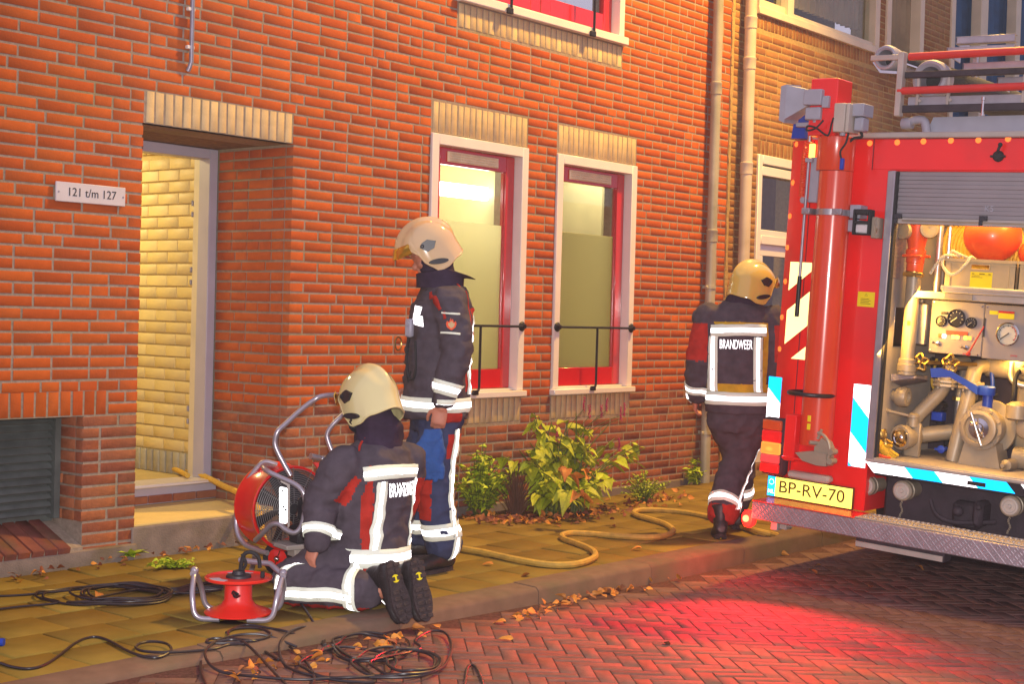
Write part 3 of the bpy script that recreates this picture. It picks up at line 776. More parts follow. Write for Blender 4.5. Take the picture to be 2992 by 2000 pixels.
for (x, t) in ((8.9, .16), (8.9, 2.0), (12.2, .16), (12.2, 2.05)):
    m = MB(); m.lathe(P(x, t, .36), (0, -1, 0), [(.25, 0), (.45, .02), (.47, .06), (.47, .22), (.45, .26), (.25, .28)], 32, False); wh = tp(m, 'tyre', 'rubber')
    m = MB(); m.lathe(P(x, t+.02, .36), (0, -1, 0), [(.02, .05), (.14, .05), (.20, .0), (.26, .0), (.26, .22), (.1, .2), (.02, .2)], 24); tp(m, 'rim', 'alu_matt', wh)
# panel seam, marker studs
m = MB(); tbox(m, 7.4165, 7.4195, .128, .131, .40, 2.41); tbox(m, 7.4145, 7.4175, .497, .500, 2.25, 2.42); tp(m, 'panel_seam', 'dark_chassis', None)
for (u, v) in [(1992, 328), (2055, 326), (2115, 324), (2178, 322), (2241, 321), (2309, 318)]:
    t, z = TK(u, v, 7.415); m = MB(); m.lathe(P(7.4185, t, z), (-1, 0, 0), [(.0165, 0), (.0155, .003), (.001, .004)], 18); tp(m, 'reflector_dot', 'retro_orange')
for i in range(4): 
    t = 1.45+i*.15; m = MB(); m.lathe(P(7.4185, t, 2.397), (-1, 0, 0), [(.0165, 0), (.0155, .003), (.001, .004)], 18); tp(m, 'reflector_dot', 'retro_orange')
for (u, v) in [(1822, 330), (1813, 418), (1806, 495), (1800, 567), (1796, 645), (1787, 727), (1780, 800)]:
    t, z = TK(u, v, 7.47); t = max(t, -.035); m = MB(); xx = 7.50-(t+.05)*.5
    m.lathe(P(xx-.001, t, z), (-.9, .45, 0), [(.0165, 0), (.0155, .003), (.001, .004)], 18); tp(m, 'reflector_dot', 'retro_orange')
m = MB(); m.lathe(P(7.418, 1.205, 2.325), (-1, 0, 0), [(.03, 0), (.028, .012), (.02, .02), (.001, .022)], 18); m.tube([P(7.40, 1.205, 2.34), P(7.385, 1.215, 2.36), P(7.39, 1.22, 2.378)], .008, 8); m.ball(P(7.388, 1.221, 2.382), .012); tbox(m, 7.40, 7.418, 1.165, 1.245, 2.318, 2.330, .003); tp(m, 'latch_knob', 'rubber')
# ---- reflective panels
stripes('reflective_panel', -.049, .036, .56, 1.05, 7.418, -1.0, [(1.2, .985, 1), (.985, .79, 0), (.79, .63, 1), (.63, .4, 0)], ['retro_white', 'retro_blue'])
stripes('reflective_panel', .490, .592, .60, 1.06, 7.418, -1.05, [(1.3, .985, 0), (.985, .79, 1), (.79, .625, 0), (.625, .4, 1)], ['retro_white', 'retro_blue'])
stripes('reflective_band', .60, 1.42, .585, .640, 7.405, -1.05, [(.88, .64, 0)]+[] , ['retro_white', 'retro_blue'])
stripes('reflective_band', .60, 1.90, .585, .6395, 7.4052, -1.05, [(1.06, .88, 1), (1.26, 1.06, 0), (1.47, 1.26, 1), (1.9, 1.55, 0), (2.1, 1.9, 1)], ['retro_white', 'retro_blue'])
one('maker_plate', 'gauge_black', None, (7.401, 7.405, 1.185, 1.285, .595, .617), bev=.001)
stripes('chevron_panel', .036, .172, 1.165, 1.72, 7.418, .85, [(2.0, 1.555, 0), (1.44, 1.245, 0), (1.125, .8, 0)], ['retro_yellow'])
# ---- warning label
wl = one('warning_label', 'yellow_label', None, (7.417, 7.42, .470, .572, 1.492, 1.575), bev=.001)
m = MB(); m.tube([P(7.4165, .513, 1.552), P(7.4165, .529, 1.552), P(7.4165, .521, 1.566)], .0012, 4, True)
for k in range(4): tbox(m, 7.416, 7.417, .49, .55-.01*(k % 2), 1.508+k*.009, 1.5105+k*.009)
tp(m, 'print', 'ink_brown', wl)
# ---- number plate and its lamp
m = MB(); tbox(m, 7.398, 7.415, .0, .546, .357, .482, .004); pl = tp(m, 'number_plate', 'ink_brown', None)
one('plate_face', 'plate_retro', pl, (7.395, 7.3985, .055, .540, .363, .476), bev=.001)
eu = one('eu_strip', 'retro_blue', pl, (7.3948, 7.3984, .006, .055, .363, .476), bev=.001)
def ttext(name, s, size, mat, t, z, x, parent, width=None):
    return text_obj(name, s, size, mat, P(x, t, z), (0, -1, 0), (0, 0, 1), parent, .0008, width=width)
ttext('lettering', 'BP-RV-70', .098, 'ink_brown', .287, .421, 7.3945, pl, width=.41)
ttext('lettering', 'NL', .032, 'retro_white', .031, .388, 7.3942, eu)
for k in range(12):
    m = MB(); a = k*pi/6; m.ball(P(7.3945, .031+.015*sin(a), .445+.015*cos(a)), .0026, 6, 4); tp(m, 'star', 'retro_yellow', eu)
ttext('lettering', 'brandweertechniek', .016, 'alu_matt', .255, .3445, 7.4185, truck, width=.16)
m = MB(); tbox(m, 7.35, 7.42, .148, .41, .488, .530, .012); tp(m, 'plate_lamp', 'plastic_beige')
# ---- tail lamp
m = MB(); tbox(m, 7.365, 7.425, -.042, .122, .488, .818, .018); tl = tp(m, 'tail_lamp', 'dark_chassis')
def lit_lens(name, col, hot, s0, s1):
    m = bpy.data.materials.new(name); m.use_nodes = True; N, L = nodes_of(m); b = N['Principled BSDF']; b.inputs['Base Color'].default_value = (*col, 1); b.inputs['Roughness'].default_value = .2
    tc = N.new('ShaderNodeTexCoord'); d = N.new('ShaderNodeVectorMath'); d.operation = 'DISTANCE'; d.inputs[1].default_value = (.5, .55, .45); L.new(tc.outputs['Generated'], d.inputs[0])
    w_ = N.new('ShaderNodeTexWave'); w_.inputs['Scale'].default_value = 60; L.new(tc.outputs['Object'], w_.inputs['Vector'])
    r = N.new('ShaderNodeMapRange'); r.inputs['From Min'].default_value = .05; r.inputs['From Max'].default_value = .55; r.inputs['To Min'].default_value = s1; r.inputs['To Max'].default_value = s0; L.new(d.outputs['Value'], r.inputs['Value'])
    mu = N.new('ShaderNodeMath'); mu.operation = 'MULTIPLY_ADD'; mu.inputs[1].default_value = .5; mu.inputs[2].default_value = .7; L.new(w_.outputs['Fac'], mu.inputs[0]); m2 = N.new('ShaderNodeMath'); m2.operation = 'MULTIPLY'; L.new(mu.outputs[0], m2.inputs[0]); L.new(r.outputs['Result'], m2.inputs[1])
    b.inputs['Emission Color'].default_value = (*hot, 1); L.new(m2.outputs[0], b.inputs['Emission Strength']); MATS[name] = m
lit_lens('lens_hot', (.8, .2, .02), (1, .42, .06), 1.0, 9.0); lit_lens('lens_lit_red', (.6, .01, .01), (1, .02, .015), .35, 2.2); lit_lens('lens_pink', (.6, .1, .1), (1, .08, .07), .25, 1.0)
for (z0, z1, mt) in ((.745, .806, 'lens_amber'), (.676, .745, 'lens_lit_red'), (.606, .676, 'lens_hot'), (.555, .606, 'lens_pink'), (.500, .555, 'lens_lit_red')):
    one('lens', mt, tl, (7.352, 7.37, -.034, .092, z0+.001, z1-.001), bev=.006)
# ---- mast
m = MB(); m.lathe(P(7.33, .328, .70), (0, 0, 1), [(.093, 0), (.093, 1.53)], 32); mast = tp(m, 'light_mast', 'truck_red_mast')
m = MB(); m.lathe(P(7.33, .318, 2.232), (0, 0, 1), [(.101, 0), (.104, .004), (.104, .185), (.098, .19)], 32); tp(m, 'collar', 'truck_red_mast', mast)
m = MB(); tbox(m, 7.225, 7.40, .187, .352, 2.42, 2.735, .006); tp(m, 'mast_head', 'truck_red', mast)
m = MB(); m.lathe(P(7.33, .328, 1.985), (0, 0, 1), [(.094, 0), (.099, .001), (.099, .034), (.094, .035)], 32); tbox(m, 7.225, 7.30, .185, .235, 1.985, 2.02, .003); tbox(m, 7.225, 7.245, .37, .43, 1.985, 2.02, .003)
for t in (.205, .405): m.lathe(P(7.226, t, 2.003), (-1, 0, 0), [(.009, 0), (.008, .005), (.001, .006)], 8)
tp(m, 'clamp_band', 'alu', mast)
m = MB(); tbox(m, 7.33, 7.42, .425, .49, 1.975, 2.05, .004); tbox(m, 7.33, 7.42, .42, .485, 1.90, 1.968, .004); tp(m, 'hinge_plate', 'plastic_grey', mast)
m = MB(); m.tube([P(7.31+.124*sin(a*pi/16), .288+.124*cos(a*pi/16), .985) for a in range(32)], .0125, 8, True); tp(m, 'hand_ring', 'black_iron', mast)
m = MB(); tbox(m, 7.30, 7.40, .23, .44, .62, .70, .004); tbox(m, 7.24, 7.33, .175, .245, .60, .86, .004); tbox(m, 7.226, 7.242, .175, .34, .612, .625, .002); tp(m, 'mast_foot', 'truck_red', mast)
for z in (.79, .835): one('arrow_label', 'yellow_label', mast, (7.234, 7.2385, .315, .335, z, z+.034), bev=.001)
m = MB()
prism_x(m, [(.26, .655), (.31, .615), (.40, .600), (.455, .603), (.455, .672), (.36, .676)], 7.22, 7.31)
prism_x(m, [(.372, .672), (.455, .672), (.468, .70), (.45, .735), (.41, .755), (.395, .72), (.372, .70)], 7.23, 7.29)
for (t, z) in ((.472, .684), (.472, .632)): m.lathe(P(7.225, t, z), (1, 0, 0), [(.018, 0), (.018, .06)], 12)
m.tube([P(7.24, .385, .745), P(7.24, .40, .79), P(7.24, .405, .80)], .009, 8); m.tube([P(7.22, .345, .722), P(7.26, .385, .72)], .012, 10)
arc = [P(7.235, .385+.08*sin(a), .70+.09*cos(a)-.01) for a in [i*.16 for i in range(14)]]; m.tube(arc, .009, 8)
tp(m, 'mast_winch', 'pump_grey', mast)
m = MB(); m.tube([P(7.365, .132, 2.30), P(7.365, .130, 1.52)], .0085, 10); m.tube([P(7.365, .130, 1.60), P(7.365, .130, 1.42)], .011, 10); stick = tp(m, 'pull_rod', 'steel_conduit')
m = MB(); m.tube([P(7.365, .130, 1.64), P(7.365, .1295, 1.41)], .0125, 10); tp(m, 'grip', 'black_iron', stick)
m = MB(); tbox(m, 7.375, 7.418, .140, .195, 2.06, 2.315, .003); tbox(m, 7.35, 7.40, .115, .16, 2.285, 2.31, .003); m.lathe(P(7.372, .112, 2.072), (-1, 0, 0), [(.019, -.02), (.019, .006), (.012, .01), (.001, .011)], 14); tp(m, 'rod_clamp', 'plastic_grey', stick)
m = MB(); n = 230; m.tube([P(7.36+.013*sin(i*.62), .104+.013*cos(i*.62)+.012*max(0, i-170)/60, 2.09+i*.00135) for i in range(n)], .0036, 5); tp(m, 'coiled_cable', 'ball_orange', stick)
one('marker_lamp', 'glow_warm', None, (7.40, 7.422, .108, .140, 2.315, 2.395), bev=.004)
m = MB(); m.lathe(P(7.36, .133, 2.40), (0, 0, 1), [(.014, 0), (.014, .05), (.02, .055), (.02, .085), (.01, .09)], 12); tp(m, 'cable_plug', 'chrome', stick)
m = MB(); m.prism([P(7.40, -.01, 2.425), P(7.40, .075, 2.425), P(7.48, .075, 2.425), P(7.48, -.01, 2.425)], [P(7.40, .004, 2.565), P(7.40, .07, 2.565), P(7.48, .07, 2.565), P(7.48, .004, 2.565)]); tp(m, 'blue_beacon', 'blue_plastic')
# floodlights on the mast head
m = MB(); x0 = 7.20
m.prism([P(x0, .015, 2.505), P(x0, .015, 2.695), P(x0+.16, .015, 2.71), P(x0+.16, .015, 2.52)], [P(x0, .05, 2.49), P(x0, .05, 2.705), P(x0+.16, .05, 2.72), P(x0+.16, .05, 2.50)])
m.prism([P(x0, .05, 2.51), P(x0, .05, 2.70), P(x0+.15, .05, 2.71), P(x0+.15, .05, 2.52)], [P(x0+.03, .17, 2.585), P(x0+.03, .17, 2.675), P(x0+.12, .17, 2.68), P(x0+.12, .17, 2.59)])
tbox(m, x0-.01, x0+.12, .165, .275, 2.585, 2.672, .005); tbox(m, x0, x0+.06, .275, .315, 2.57, 2.635, .003)
tbox(m, x0, x0+.08, .175, .27, 2.505, 2.575, .006); m.lathe(P(x0+.04, .225, 2.492), (0, 0, 1), [(.018, 0), (.018, .02)], 10); tbox(m, x0+.07, x0+.1, .085, .26, 2.475, 2.50, .003)
fl = tp(m, 'floodlight', 'plastic_grey', mast)
m = MB(); tbox(m, 7.19, 7.30, .358, .425, 2.435, 2.592, .004); tbox(m, 7.20, 7.33, .425, .445, 2.435, 2.592, .004); tp(m, 'floodlight', 'plastic_beige', mast)
m = MB(); tbox(m, 7.24, 7.36, .43, .51, 2.525, 2.595, .004); tbox(m, 7.25, 7.33, .45, .505, 2.445, 2.522, .008); m.lathe(P(7.23, .40, 2.418), (0, 0, 1), [(.016, 0), (.016, .02)], 10); tp(m, 'junction_box', 'plastic_grey', mast)
m = MB(); m.tube(spline([P(7.19, .30, 2.50), P(7.18, .26, 2.455), P(7.19, .205, 2.445), P(7.2, .20, 2.47), P(7.2, .25, 2.46), P(7.2, .315, 2.42), P(7.21, .33, 2.43), P(7.2, .345, 2.48), P(7.19, .36, 2.512)]), .0055, 8)
m.tube(spline([P(7.24, .43, 2.44), P(7.22, .43, 2.38), P(7.22, .40, 2.33), P(7.225, .412, 2.28)]), .0055, 8); m.tube(spline([P(7.3, .47, 2.45), P(7.3, .48, 2.42), P(7.3, .43, 2.41), P(7.3, .40, 2.38)]), .008, 8); tp(m, 'mast_cable', 'rubber', mast)
one('cable_socket', 'blue_plastic', mast, (7.215, 7.24, .402, .422, 2.232, 2.295), bev=.004)
# hand lamp on its bracket
m = MB(); x0 = 7.30
for (t0, t1, z0, z1) in ((.462, .475, 1.885, 2.025), (.552, .565, 1.885, 2.025), (.475, .552, 1.995, 2.025), (.475, .552, 1.945, 1.962), (.475, .552, 1.885, 1.893)): tbox(m, x0, x0+.06, t0, t1, z0, z1, .004)
tbox(m, x0+.03, x0+.07, .475, .552, 1.893, 1.945, .003); hl = tp(m, 'hand_lamp', 'rubber')
one('lens', 'lens_clear', hl, (x0+.01, x0+.031, .477, .55, 1.894, 1.944), bev=.006)
m = MB(); tbox(m, x0+.02, 7.42, .566, .592, 1.87, 1.985, .004); m.tube(spline([P(x0+.03, .59, 1.985), P(x0, .60, 1.95), P(x0-.01, .615, 1.925), P(x0+.02, .60, 1.905)]), .004, 6); tp(m, 'lamp_dock', 'pump_grey', hl)
# ---- compartment shell
cs = MB(); x1 = 8.29
tbox(cs, 7.44, x1, .6065, .612, .645, 2.24); tbox(cs, 8.20, x1, .612, 1.9, .645, 2.24); tbox(cs, 7.44, 8.2, .612, 1.9, 2.235, 2.243); tbox(cs, 7.44, 8.2, 1.894, 1.899, .645, 2.235)
comp = tp(cs, 'compartment_lining', 'alu_matt')
m = MB(); tbox(m, 7.40, 8.2, .612, 1.894, .638, .668, .004); tbox(m, 7.392, 7.41, .60, 1.9, .644, .660, .003); tp(m, 'compartment_floor', 'brass_floor', comp) if 'brass_floor' in MATS else tp(m, 'compartment_floor', 'alu_matt', comp)
one('door_jamb', 'alu', None, (7.395, 7.44, .603, .648, .645, 2.245), bev=.004); one('door_jamb', 'alu', None, (7.395, 7.44, 1.862, 1.905, .645, 2.245), bev=.004)
one('jamb_gasket', 'rubber', None, (7.405, 7.44, .649, .660, .668, 2.24), bev=.002)
one('tread_panel', 'diamond_plate', comp, (7.50, 7.62, .6125, .618, 1.66, 2.23), bev=.002)
# shutter, half rolled up: its slats
sh = empty('roller_shutter', (0, 0, 0), truck)
for i in range(11):
    z0 = 1.995+i*.0225
    if z0 > 2.225: break
    m = MB(); tbox(m, 7.428-.003*(i % 2), 7.438, .652, 1.862, z0, min(z0+.0223, 2.241), .0015); tp(m, 'slat', 'shutter_grey', sh)
one('shutter_light_stop', 'shutter_grey', sh, (7.4385, 7.443, .652, 1.862, 1.993, 2.24), bev=.0)  # unseen sheet added to stop lamp light leaking between the slats
bar = one('bottom_bar', 'alu_matt', sh, (7.414, 7.442, .652, 1.862, 1.957, 1.993), bev=.004)
one('pull_rail', 'pump_grey', sh, (7.405, 7.414, .70, 1.80, 1.972, 1.980), bev=.002)
for t in (.678, 1.155, 1.62): one('shutter_catch', 'gauge_black', sh, (7.40, 7.414, t-.022, t+.022, 1.985, 2.012), (7.40, 7.414, t-.022, t-.002, 1.960, 1.985), bev=.002)
ttext('lettering', 'K5', .045, 'plastic_grey', 1.175, 2.05, 7.4238, sh)
lp = TM @ P(7.62, 1.15, 2.20); lamp('compartment_light', 'AREA', lp, 19, (1.0, .56, .10), .2, lp-V((0, 0, 1)), size_y=.9)
lp = TM @ P(7.58, 1.2, 1.245); lamp('compartment_light', 'AREA', lp, 9, (1.0, .52, .08), .06, lp-V((-.06, 0, 1)), size_y=.9)
lp = TM @ P(7.50, .70, 1.45); lamp('compartment_light', 'AREA', lp, 8, (1.0, .52, .08), .12, lp+V((.25, -.3, -.25)), size_y=.5)
# shelf
m = MB(); tbox(m, 7.585, 7.61, .70, 1.89, 1.562, 1.600, .004); tbox(m, 7.61, 8.2, .70, 1.89, 1.575, 1.592, .003); m.lathe(P(7.58, .882, 1.625), (0, -1, 0), [(.008, 0), (.014, 0), (.014, 1.0), (.008, 1.0)], 12, False); tbox(m, 7.572, 7.59, .89, 1.89, 1.600, 1.622, .003)
sf = tp(m, 'shelf', 'alu_matt', comp)
m = MB(); m.tube([P(7.72, .79, 1.60), P(7.72, .79, 2.23)], .018, 12); m.tube([P(7.745, .835, 1.60), P(7.745, .835, 2.23)], .010, 8); tp(m, 'upright', 'alu', comp)
one('shelf_cover', 'pump_grey', sf, (7.580, 7.586, .90, 1.06, 1.565, 1.598), bev=.002)
one('foil_sheet', 'chrome', comp, (7.60, 7.80, .6125, .616, 1.28, 1.50), bev=.001)
m = MB(); tbox(m, 7.66, 7.70, .715, .775, 1.30, 1.53, .006); tbox(m, 7.66, 7.70, .72, .745, 1.535, 1.555, .004); tp(m, 'foil_box', 'alu', comp)
# ---- control panel
m = MB(); tbox(m, 7.69, 7.75, .785, 1.089, 1.262, 1.555, .004); tbox(m, 7.69, 7.75, 1.091, 1.75, 1.255, 1.552, .004); cp = tp(m, 'control_panel', 'panel_grey')
def dial(t, z, r, face, x=7.69, ring='gauge_black'):
    m = MB(); m.lathe(P(x, t, z), (-1, 0, 0), [(r, 0), (r, .014), (r*.9, .018), (r*.86, .012)], 28, False); d = tp(m, 'gauge', ring, cp)
    m = MB(); m.lathe(P(x, t, z), (-1, 0, 0), [(r*.87, .009), (.001, .010)], 28); tp(m, 'dial', face, d)
    q = MB(); mt = 'gauge_white' if face == 'gauge_black' else 'ink'
    for k in range(9):
        a = radians(-130+k*32.5); c1, c2 = r*.62, r*.8; q.tube([P(x-.0115, t+c1*sin(a), z+c1*cos(a)), P(x-.0115, t+c2*sin(a), z+c2*cos(a))], r*.03, 4)
    tp(q, 'tick_marks', mt, d)
    q = MB(); q.tube([P(x-.013, t+r*.12, z+r*.1), P(x-.013, t-r*.55, z-r*.42)], r*.045, 5); tp(q, 'needle', mt, d); return d
dial(.937, 1.462, .050, 'gauge_black'); dial(.852, 1.440, .031, 'gauge_black'); dial(1.023, 1.443, .031, 'gauge_black')
d = dial(1.230, 1.397, .064, 'gauge_white', ring='chrome')
for (a0, a1, mt) in ((-130, 20, 'glow_green'), (20, 130, 'glow_red')):
    q = MB(); q.tube([P(7.678, 1.230+.047*sin(radians(a)), 1.397+.047*cos(radians(a))) for a in range(a0, a1+1, 10)], .0022, 4); tp(q, 'scale_arc', 'red_paint' if mt == 'glow_red' else 'green_print', d) if False else tp(q, 'scale_arc', 'red_paint' if mt == 'glow_red' else 'louvre', d)
one('name_badge', 'gauge_black', cp, (7.686, 7.69, .845, .885, 1.478, 1.493), bev=.003)
one('display', 'display_red', cp, (7.685, 7.69, .882, 1.008, 1.368, 1.392), bev=.002)
for (t, mt) in ((.850, 'dim_orange'), (.873, 'glow_white'), (.927, 'glow_warm'), (.950, 'glow_warm'), (.997, 'glow_green'), (1.021, 'glow_orange')): one('indicator', mt, cp, (7.681, 7.69, t-.0105, t+.0105, 1.347, 1.370), bev=.003)
for (t, z) in ((.845, 1.315), (1.005, 1.305)):
    m = MB(); m.lathe(P(7.69, t, z), (-1, 0, 0), [(.014, 0), (.013, .012), (.006, .014)], 12); m.tube([P(7.68, t, z), P(7.655, t-.022, z+.004)], [.004, .0065], 8); tp(m, 'toggle_switch', 'chrome', cp)
m = MB(); tbox(m, 7.686, 7.69, 1.088, 1.100, 1.37, 1.475, .002); tp(m, 'lever_slot', 'ink', cp)
m = MB(); m.tube([P(7.69, 1.094, 1.43), P(7.63, 1.045, 1.285)], [.004, .006], 8); m.ball(P(7.628, 1.043, 1.275), .0125); tp(m, 'lever', 'red_paint', cp)
lb = one('info_label', 'yellow_label', cp, (7.686, 7.69, 1.118, 1.165, 1.497, 1.518), (7.6855, 7.69, 1.168, 1.255, 1.478, 1.508), bev=.001); one('label_head', 'red_paint', lb, (7.6856, 7.69, 1.168, 1.255, 1.5085, 1.520), bev=.001)
for (t, z) in ((.80, 1.545), (1.075, 1.535), (1.105, 1.535), (.797, 1.275), (1.07, 1.27)):
    m = MB(); m.lathe(P(7.69, t, z), (-1, 0, 0), [(.006, 0), (.005, .003), (.001, .0035)], 8); tp(m, 'screw', 'chrome', cp)
for (t, z, s) in ((1.005, 1.272, 'pomp'), (1.27, 1.285, 'pomp')): ttext('lettering', s, .016, 'red_paint', t, z, 7.689, cp)
one('dark_backing', 'dark_chassis', comp, (8.185, 8.199, .613, 1.893, .67, 1.27), bev=.0)  # dark sheet added so the gaps between the pipes read dark
# ---- pump and pipework
pump = empty('pump', (0, 0, 0), truck)
def pt(pts, r, name, mat='pump_grey', n=16, rad=.06): m = MB(); m.tube(fillet(pts, rad), r, n); return tp(m, name, mat, pump)
pt([P(7.95, .90, 1.21), P(7.80, .87, 1.20), P(7.78, .865, 1.10), P(7.78, .84, 1.04), P(7.74, .715, .88), P(7.74, .70, .80), P(7.74, .70, .67)], .040, 'delivery_pipe')
pt([P(7.95, 1.03, 1.20), P(7.82, 1.01, 1.20), P(7.80, 1.005, 1.1), P(7.74, .955, .668)], .041, 'delivery_pipe')
pt([P(7.95, 1.03, 1.20), P(7.96, 1.5, 1.19)], .055, 'manifold'); pt([P(8.1, 1.25, .90), P(7.78, .735, .785)], .045, 'drain_pipe')
for (t, z, x) in ((.865, 1.075, 7.78), (1.005, 1.075, 7.795)):
    m = MB(); 
    for dz in (0, .022): m.lathe(P(x, t, z+dz), (0, 0, 1), [(.03, 0), (.072, 0), (.075, .003), (.075, .015), (.072, .018), (.03, .018)], 8)
    for k in range(4): m.lathe(P(x+.055*cos(k*pi/2+.4), t+.055*sin(k*pi/2+.4), z-.012), (0, 0, 1), [(.009, 0), (.009, .06)], 6)
    tp(m, 'flange', 'pump_grey', pump)
for (t, z) in ((.775, 1.205), (.95, 1.215)):
    m = MB(); m.tube([P(7.62+.006*cos(5*a), t+(.040+.007*cos(5*a))*sin(a), z+(.040+.007*cos(5*a))*cos(a)) for a in [i*2*pi/50 for i in range(50)]], .0075, 6, True)
    for k in range(5): a = k*2*pi/5+pi/5; m.tube([P(7.62, t, z), P(7.62, t+.034*sin(a), z+.034*cos(a))], .005, 6)
    m.ball(P(7.612, t, z), .012); m.tube([P(7.62, t, z), P(7.80, t+.07, z-.002)], .012, 8); tp(m, 'hand_wheel', 'brass', pump)
m = MB(); bl = [(.845, 1.178), (.90, 1.185), (.96, 1.175), (1.05, 1.135), (1.12, 1.105)]; lo = [(1.12, 1.06), (1.05, 1.10), (.96, 1.14), (.92, 1.135), (.855, 1.128)]
prism_x(m, bl+lo, 7.60, 7.615); m.lathe(P(7.65, 1.15, 1.06), (0, 0, 1), [(.045, 0), (.048, .005), (.048, .045), (.04, .05)], 16); m.lathe(P(7.68, 1.15, .99), (0, 0, 1), [(.028, 0), (.028, .08)], 14); tp(m, 'valve_lever', 'blue_plastic', pump)
m = MB(); c = P(7.66, 1.136, .878)
m.lathe(c, (1, 0, 0), [(.09, -.02), (.118, -.02), (.120, -.016), (.120, .014), (.118, .018), (.10, .02), (.10, .10), (.15, .105), (.152, .125), (.10, .13), (.08, .3)], 36); inl = tp(m, 'suction_inlet', 'pump_grey', pump)
m = MB(); m.lathe(c+V((-.02, 0, 0)), (-1, 0, 0), [(.098, 0), (.098, .03), (.088, .034), (.078, .034), (.074, .016), (.001, .016)], 32); cap = tp(m, 'inlet_cap', 'pump_grey', inl)
m = MB(); m.lathe(c+V((-.037, 0, 0)), (-1, 0, 0), [(.058, 0), (.056, .004), (.03, .006), (.026, .012), (.001, .014)], 24); tp(m, 'cap_disc', 'chrome', inl)
m = MB(); m.tube([c+V((-.075, .035, .085)), c+V((-.075, -.035, -.085))], .007, 8); m.ball(c+V((-.07, .026, .025)), .013); m.ball(c+V((-.07, -.013, -.035)), .011); tp(m, 'cap_handle', 'chrome', inl)
m = MB()
for k in range(10): a = k*2*pi/10+.2; m.lathe(c+V((-.014, .108*cos(a), .108*sin(a))), (-1, 0, 0), [(.011, -.01), (.011, .010), (.008, .013)], 6)
tp(m, 'flange_bolts', 'pump_grey', inl)['kind'] = 'stuff'
m = MB(); prism_x(m, [(1.05, .80), (1.22, .80), (1.255, .669), (1.02, .669)], 7.66, 7.80); tp(m, 'pump_foot', 'pump_grey', pump)
m = MB(); c = P(7.60, .706, .776)
m.lathe(c, (1, -.25, 0), [(.04, -.01), (.066, -.01), (.070, -.004), (.070, .03), (.062, .034), (.058, .12), (.05, .13)], 28); vlv = tp(m, 'outlet_valve', 'pump_grey', pump)
m = MB(); m.lathe(c+V((-.009, 0, 0)), (-1, .25, 0), [(.056, 0), (.054, .006), (.04, .008), (.036, .004), (.02, .004), (.014, .010), (.001, .012)], 24); tp(m, 'outlet_cap', 'chrome', vlv)
m = MB(); tbox(m, 7.66, 7.69, .70, .79, .669, .86, .006); m.lathe(P(7.66, .745, .84), (0, 0, 1), [(.028, 0), (.028, .05), (.033, .052), (.033, .066), (.02, .075)], 14); m.tube([P(7.655, .745, .895), P(7.60, .605, .917)], .009, 8); m.ball(P(7.60, .603, .918), .017); tp(m, 'valve_handle', 'pump_grey', vlv)
m = MB(); m.lathe(P(7.66, .617, 1.0), (0, -1, 0), [(.03, -.008), (.035, .0), (.035, .025), (.055, .028), (.058, .035), (.058, .07), (.05, .085), (.03, .088), (.028, .07), (.001, .07)], 26); tp(m, 'side_outlet', 'pump_grey', pump)
m = MB(); tbox(m, 7.80, 7.86, .785, .85, .875, .925, .004); bx = tp(m, 'sensor_box', 'blue_plastic', pump); m = MB(); m.lathe(P(7.80, .82, .955), (1, 0, 0), [(.03, 0), (.03, .08)], 16); tp(m, 'sensor_cap', 'gauge_black', bx)
m = MB(); m.prism([P(7.60, .62, 1.085), P(7.60, .62, 1.125), P(7.75, .62, 1.125), P(7.75, .62, 1.05)], [P(7.60, .77, 1.118), P(7.60, .77, 1.125), P(7.75, .77, 1.125), P(7.75, .77, 1.10)]); tp(m, 'pipe_rest', 'diamond_plate', comp)
for (pts, r) in (([P(7.8, 1.30, 1.22), P(7.72, 1.28, 1.18), P(7.70, 1.285, 1.08), P(7.72, 1.27, 1.03)], .013), ([P(7.8, 1.38, 1.22), P(7.72, 1.35, 1.12), P(7.72, 1.40, 1.05), P(7.8, 1.45, 1.0)], .012), ([P(8.0, .9, 1.1), P(7.9, .92, .9), P(7.9, .87, .75), P(8.0, .8, .70)], .010), ([P(7.95, 1.1, 1.05), P(7.88, .98, .98), P(7.9, .93, .84), P(8.0, .95, .76)], .007)):
    m = MB(); m.tube(spline(pts, 6), r, 8); tp(m, 'hydraulic_hose', 'rubber', pump)
for (pts, r, mt) in (([P(8.1, .64, 1.2), P(8.0, .70, 1.15), P(8.0, .72, .95), P(8.1, .78, .7)], .022, 'rubber'), ([P(8.0, .86, .67), P(7.98, .87, .85), P(8.0, .86, 1.02), P(8.1, .84, 1.2)], .026, 'alu'), ([P(7.92, 1.06, 1.2), P(7.9, 1.085, 1.08), P(7.9, 1.06, .98), P(8.0, 1.0, .9)], .012, 'blue_plastic'), ([P(7.85, 1.20, 1.24), P(7.82, 1.22, 1.15), P(7.84, 1.30, 1.12), P(7.9, 1.42, 1.14)], .018, 'alu'), ([P(7.9, .75, 1.22), P(7.88, .74, 1.08), P(7.92, .78, 1.0), P(8.0, .76, .92)], .008, 'hose_yellow'), ([P(7.8, 1.27, 1.20), P(7.76, 1.33, 1.21), P(7.8, 1.42, 1.2), P(7.9, 1.5, 1.1)], .030, 'pump_grey')):
    m = MB(); m.tube(spline(pts, 7), r, 12); tp(m, 'service_pipe', mt, pump)
for (t, z, x) in ((.86, .80, 7.98), (.86, 1.0, 7.99), (1.31, 1.125, 7.85), (1.345, 1.21, 7.77)):
    m = MB(); m.lathe(P(x, t, z), (0, 0, 1) if t < 1 else (0, -1, 0), [(.02, -.012), (.038, -.01), (.038, .01), (.02, .012)], 8); tp(m, 'pipe_union', 'brass', pump)
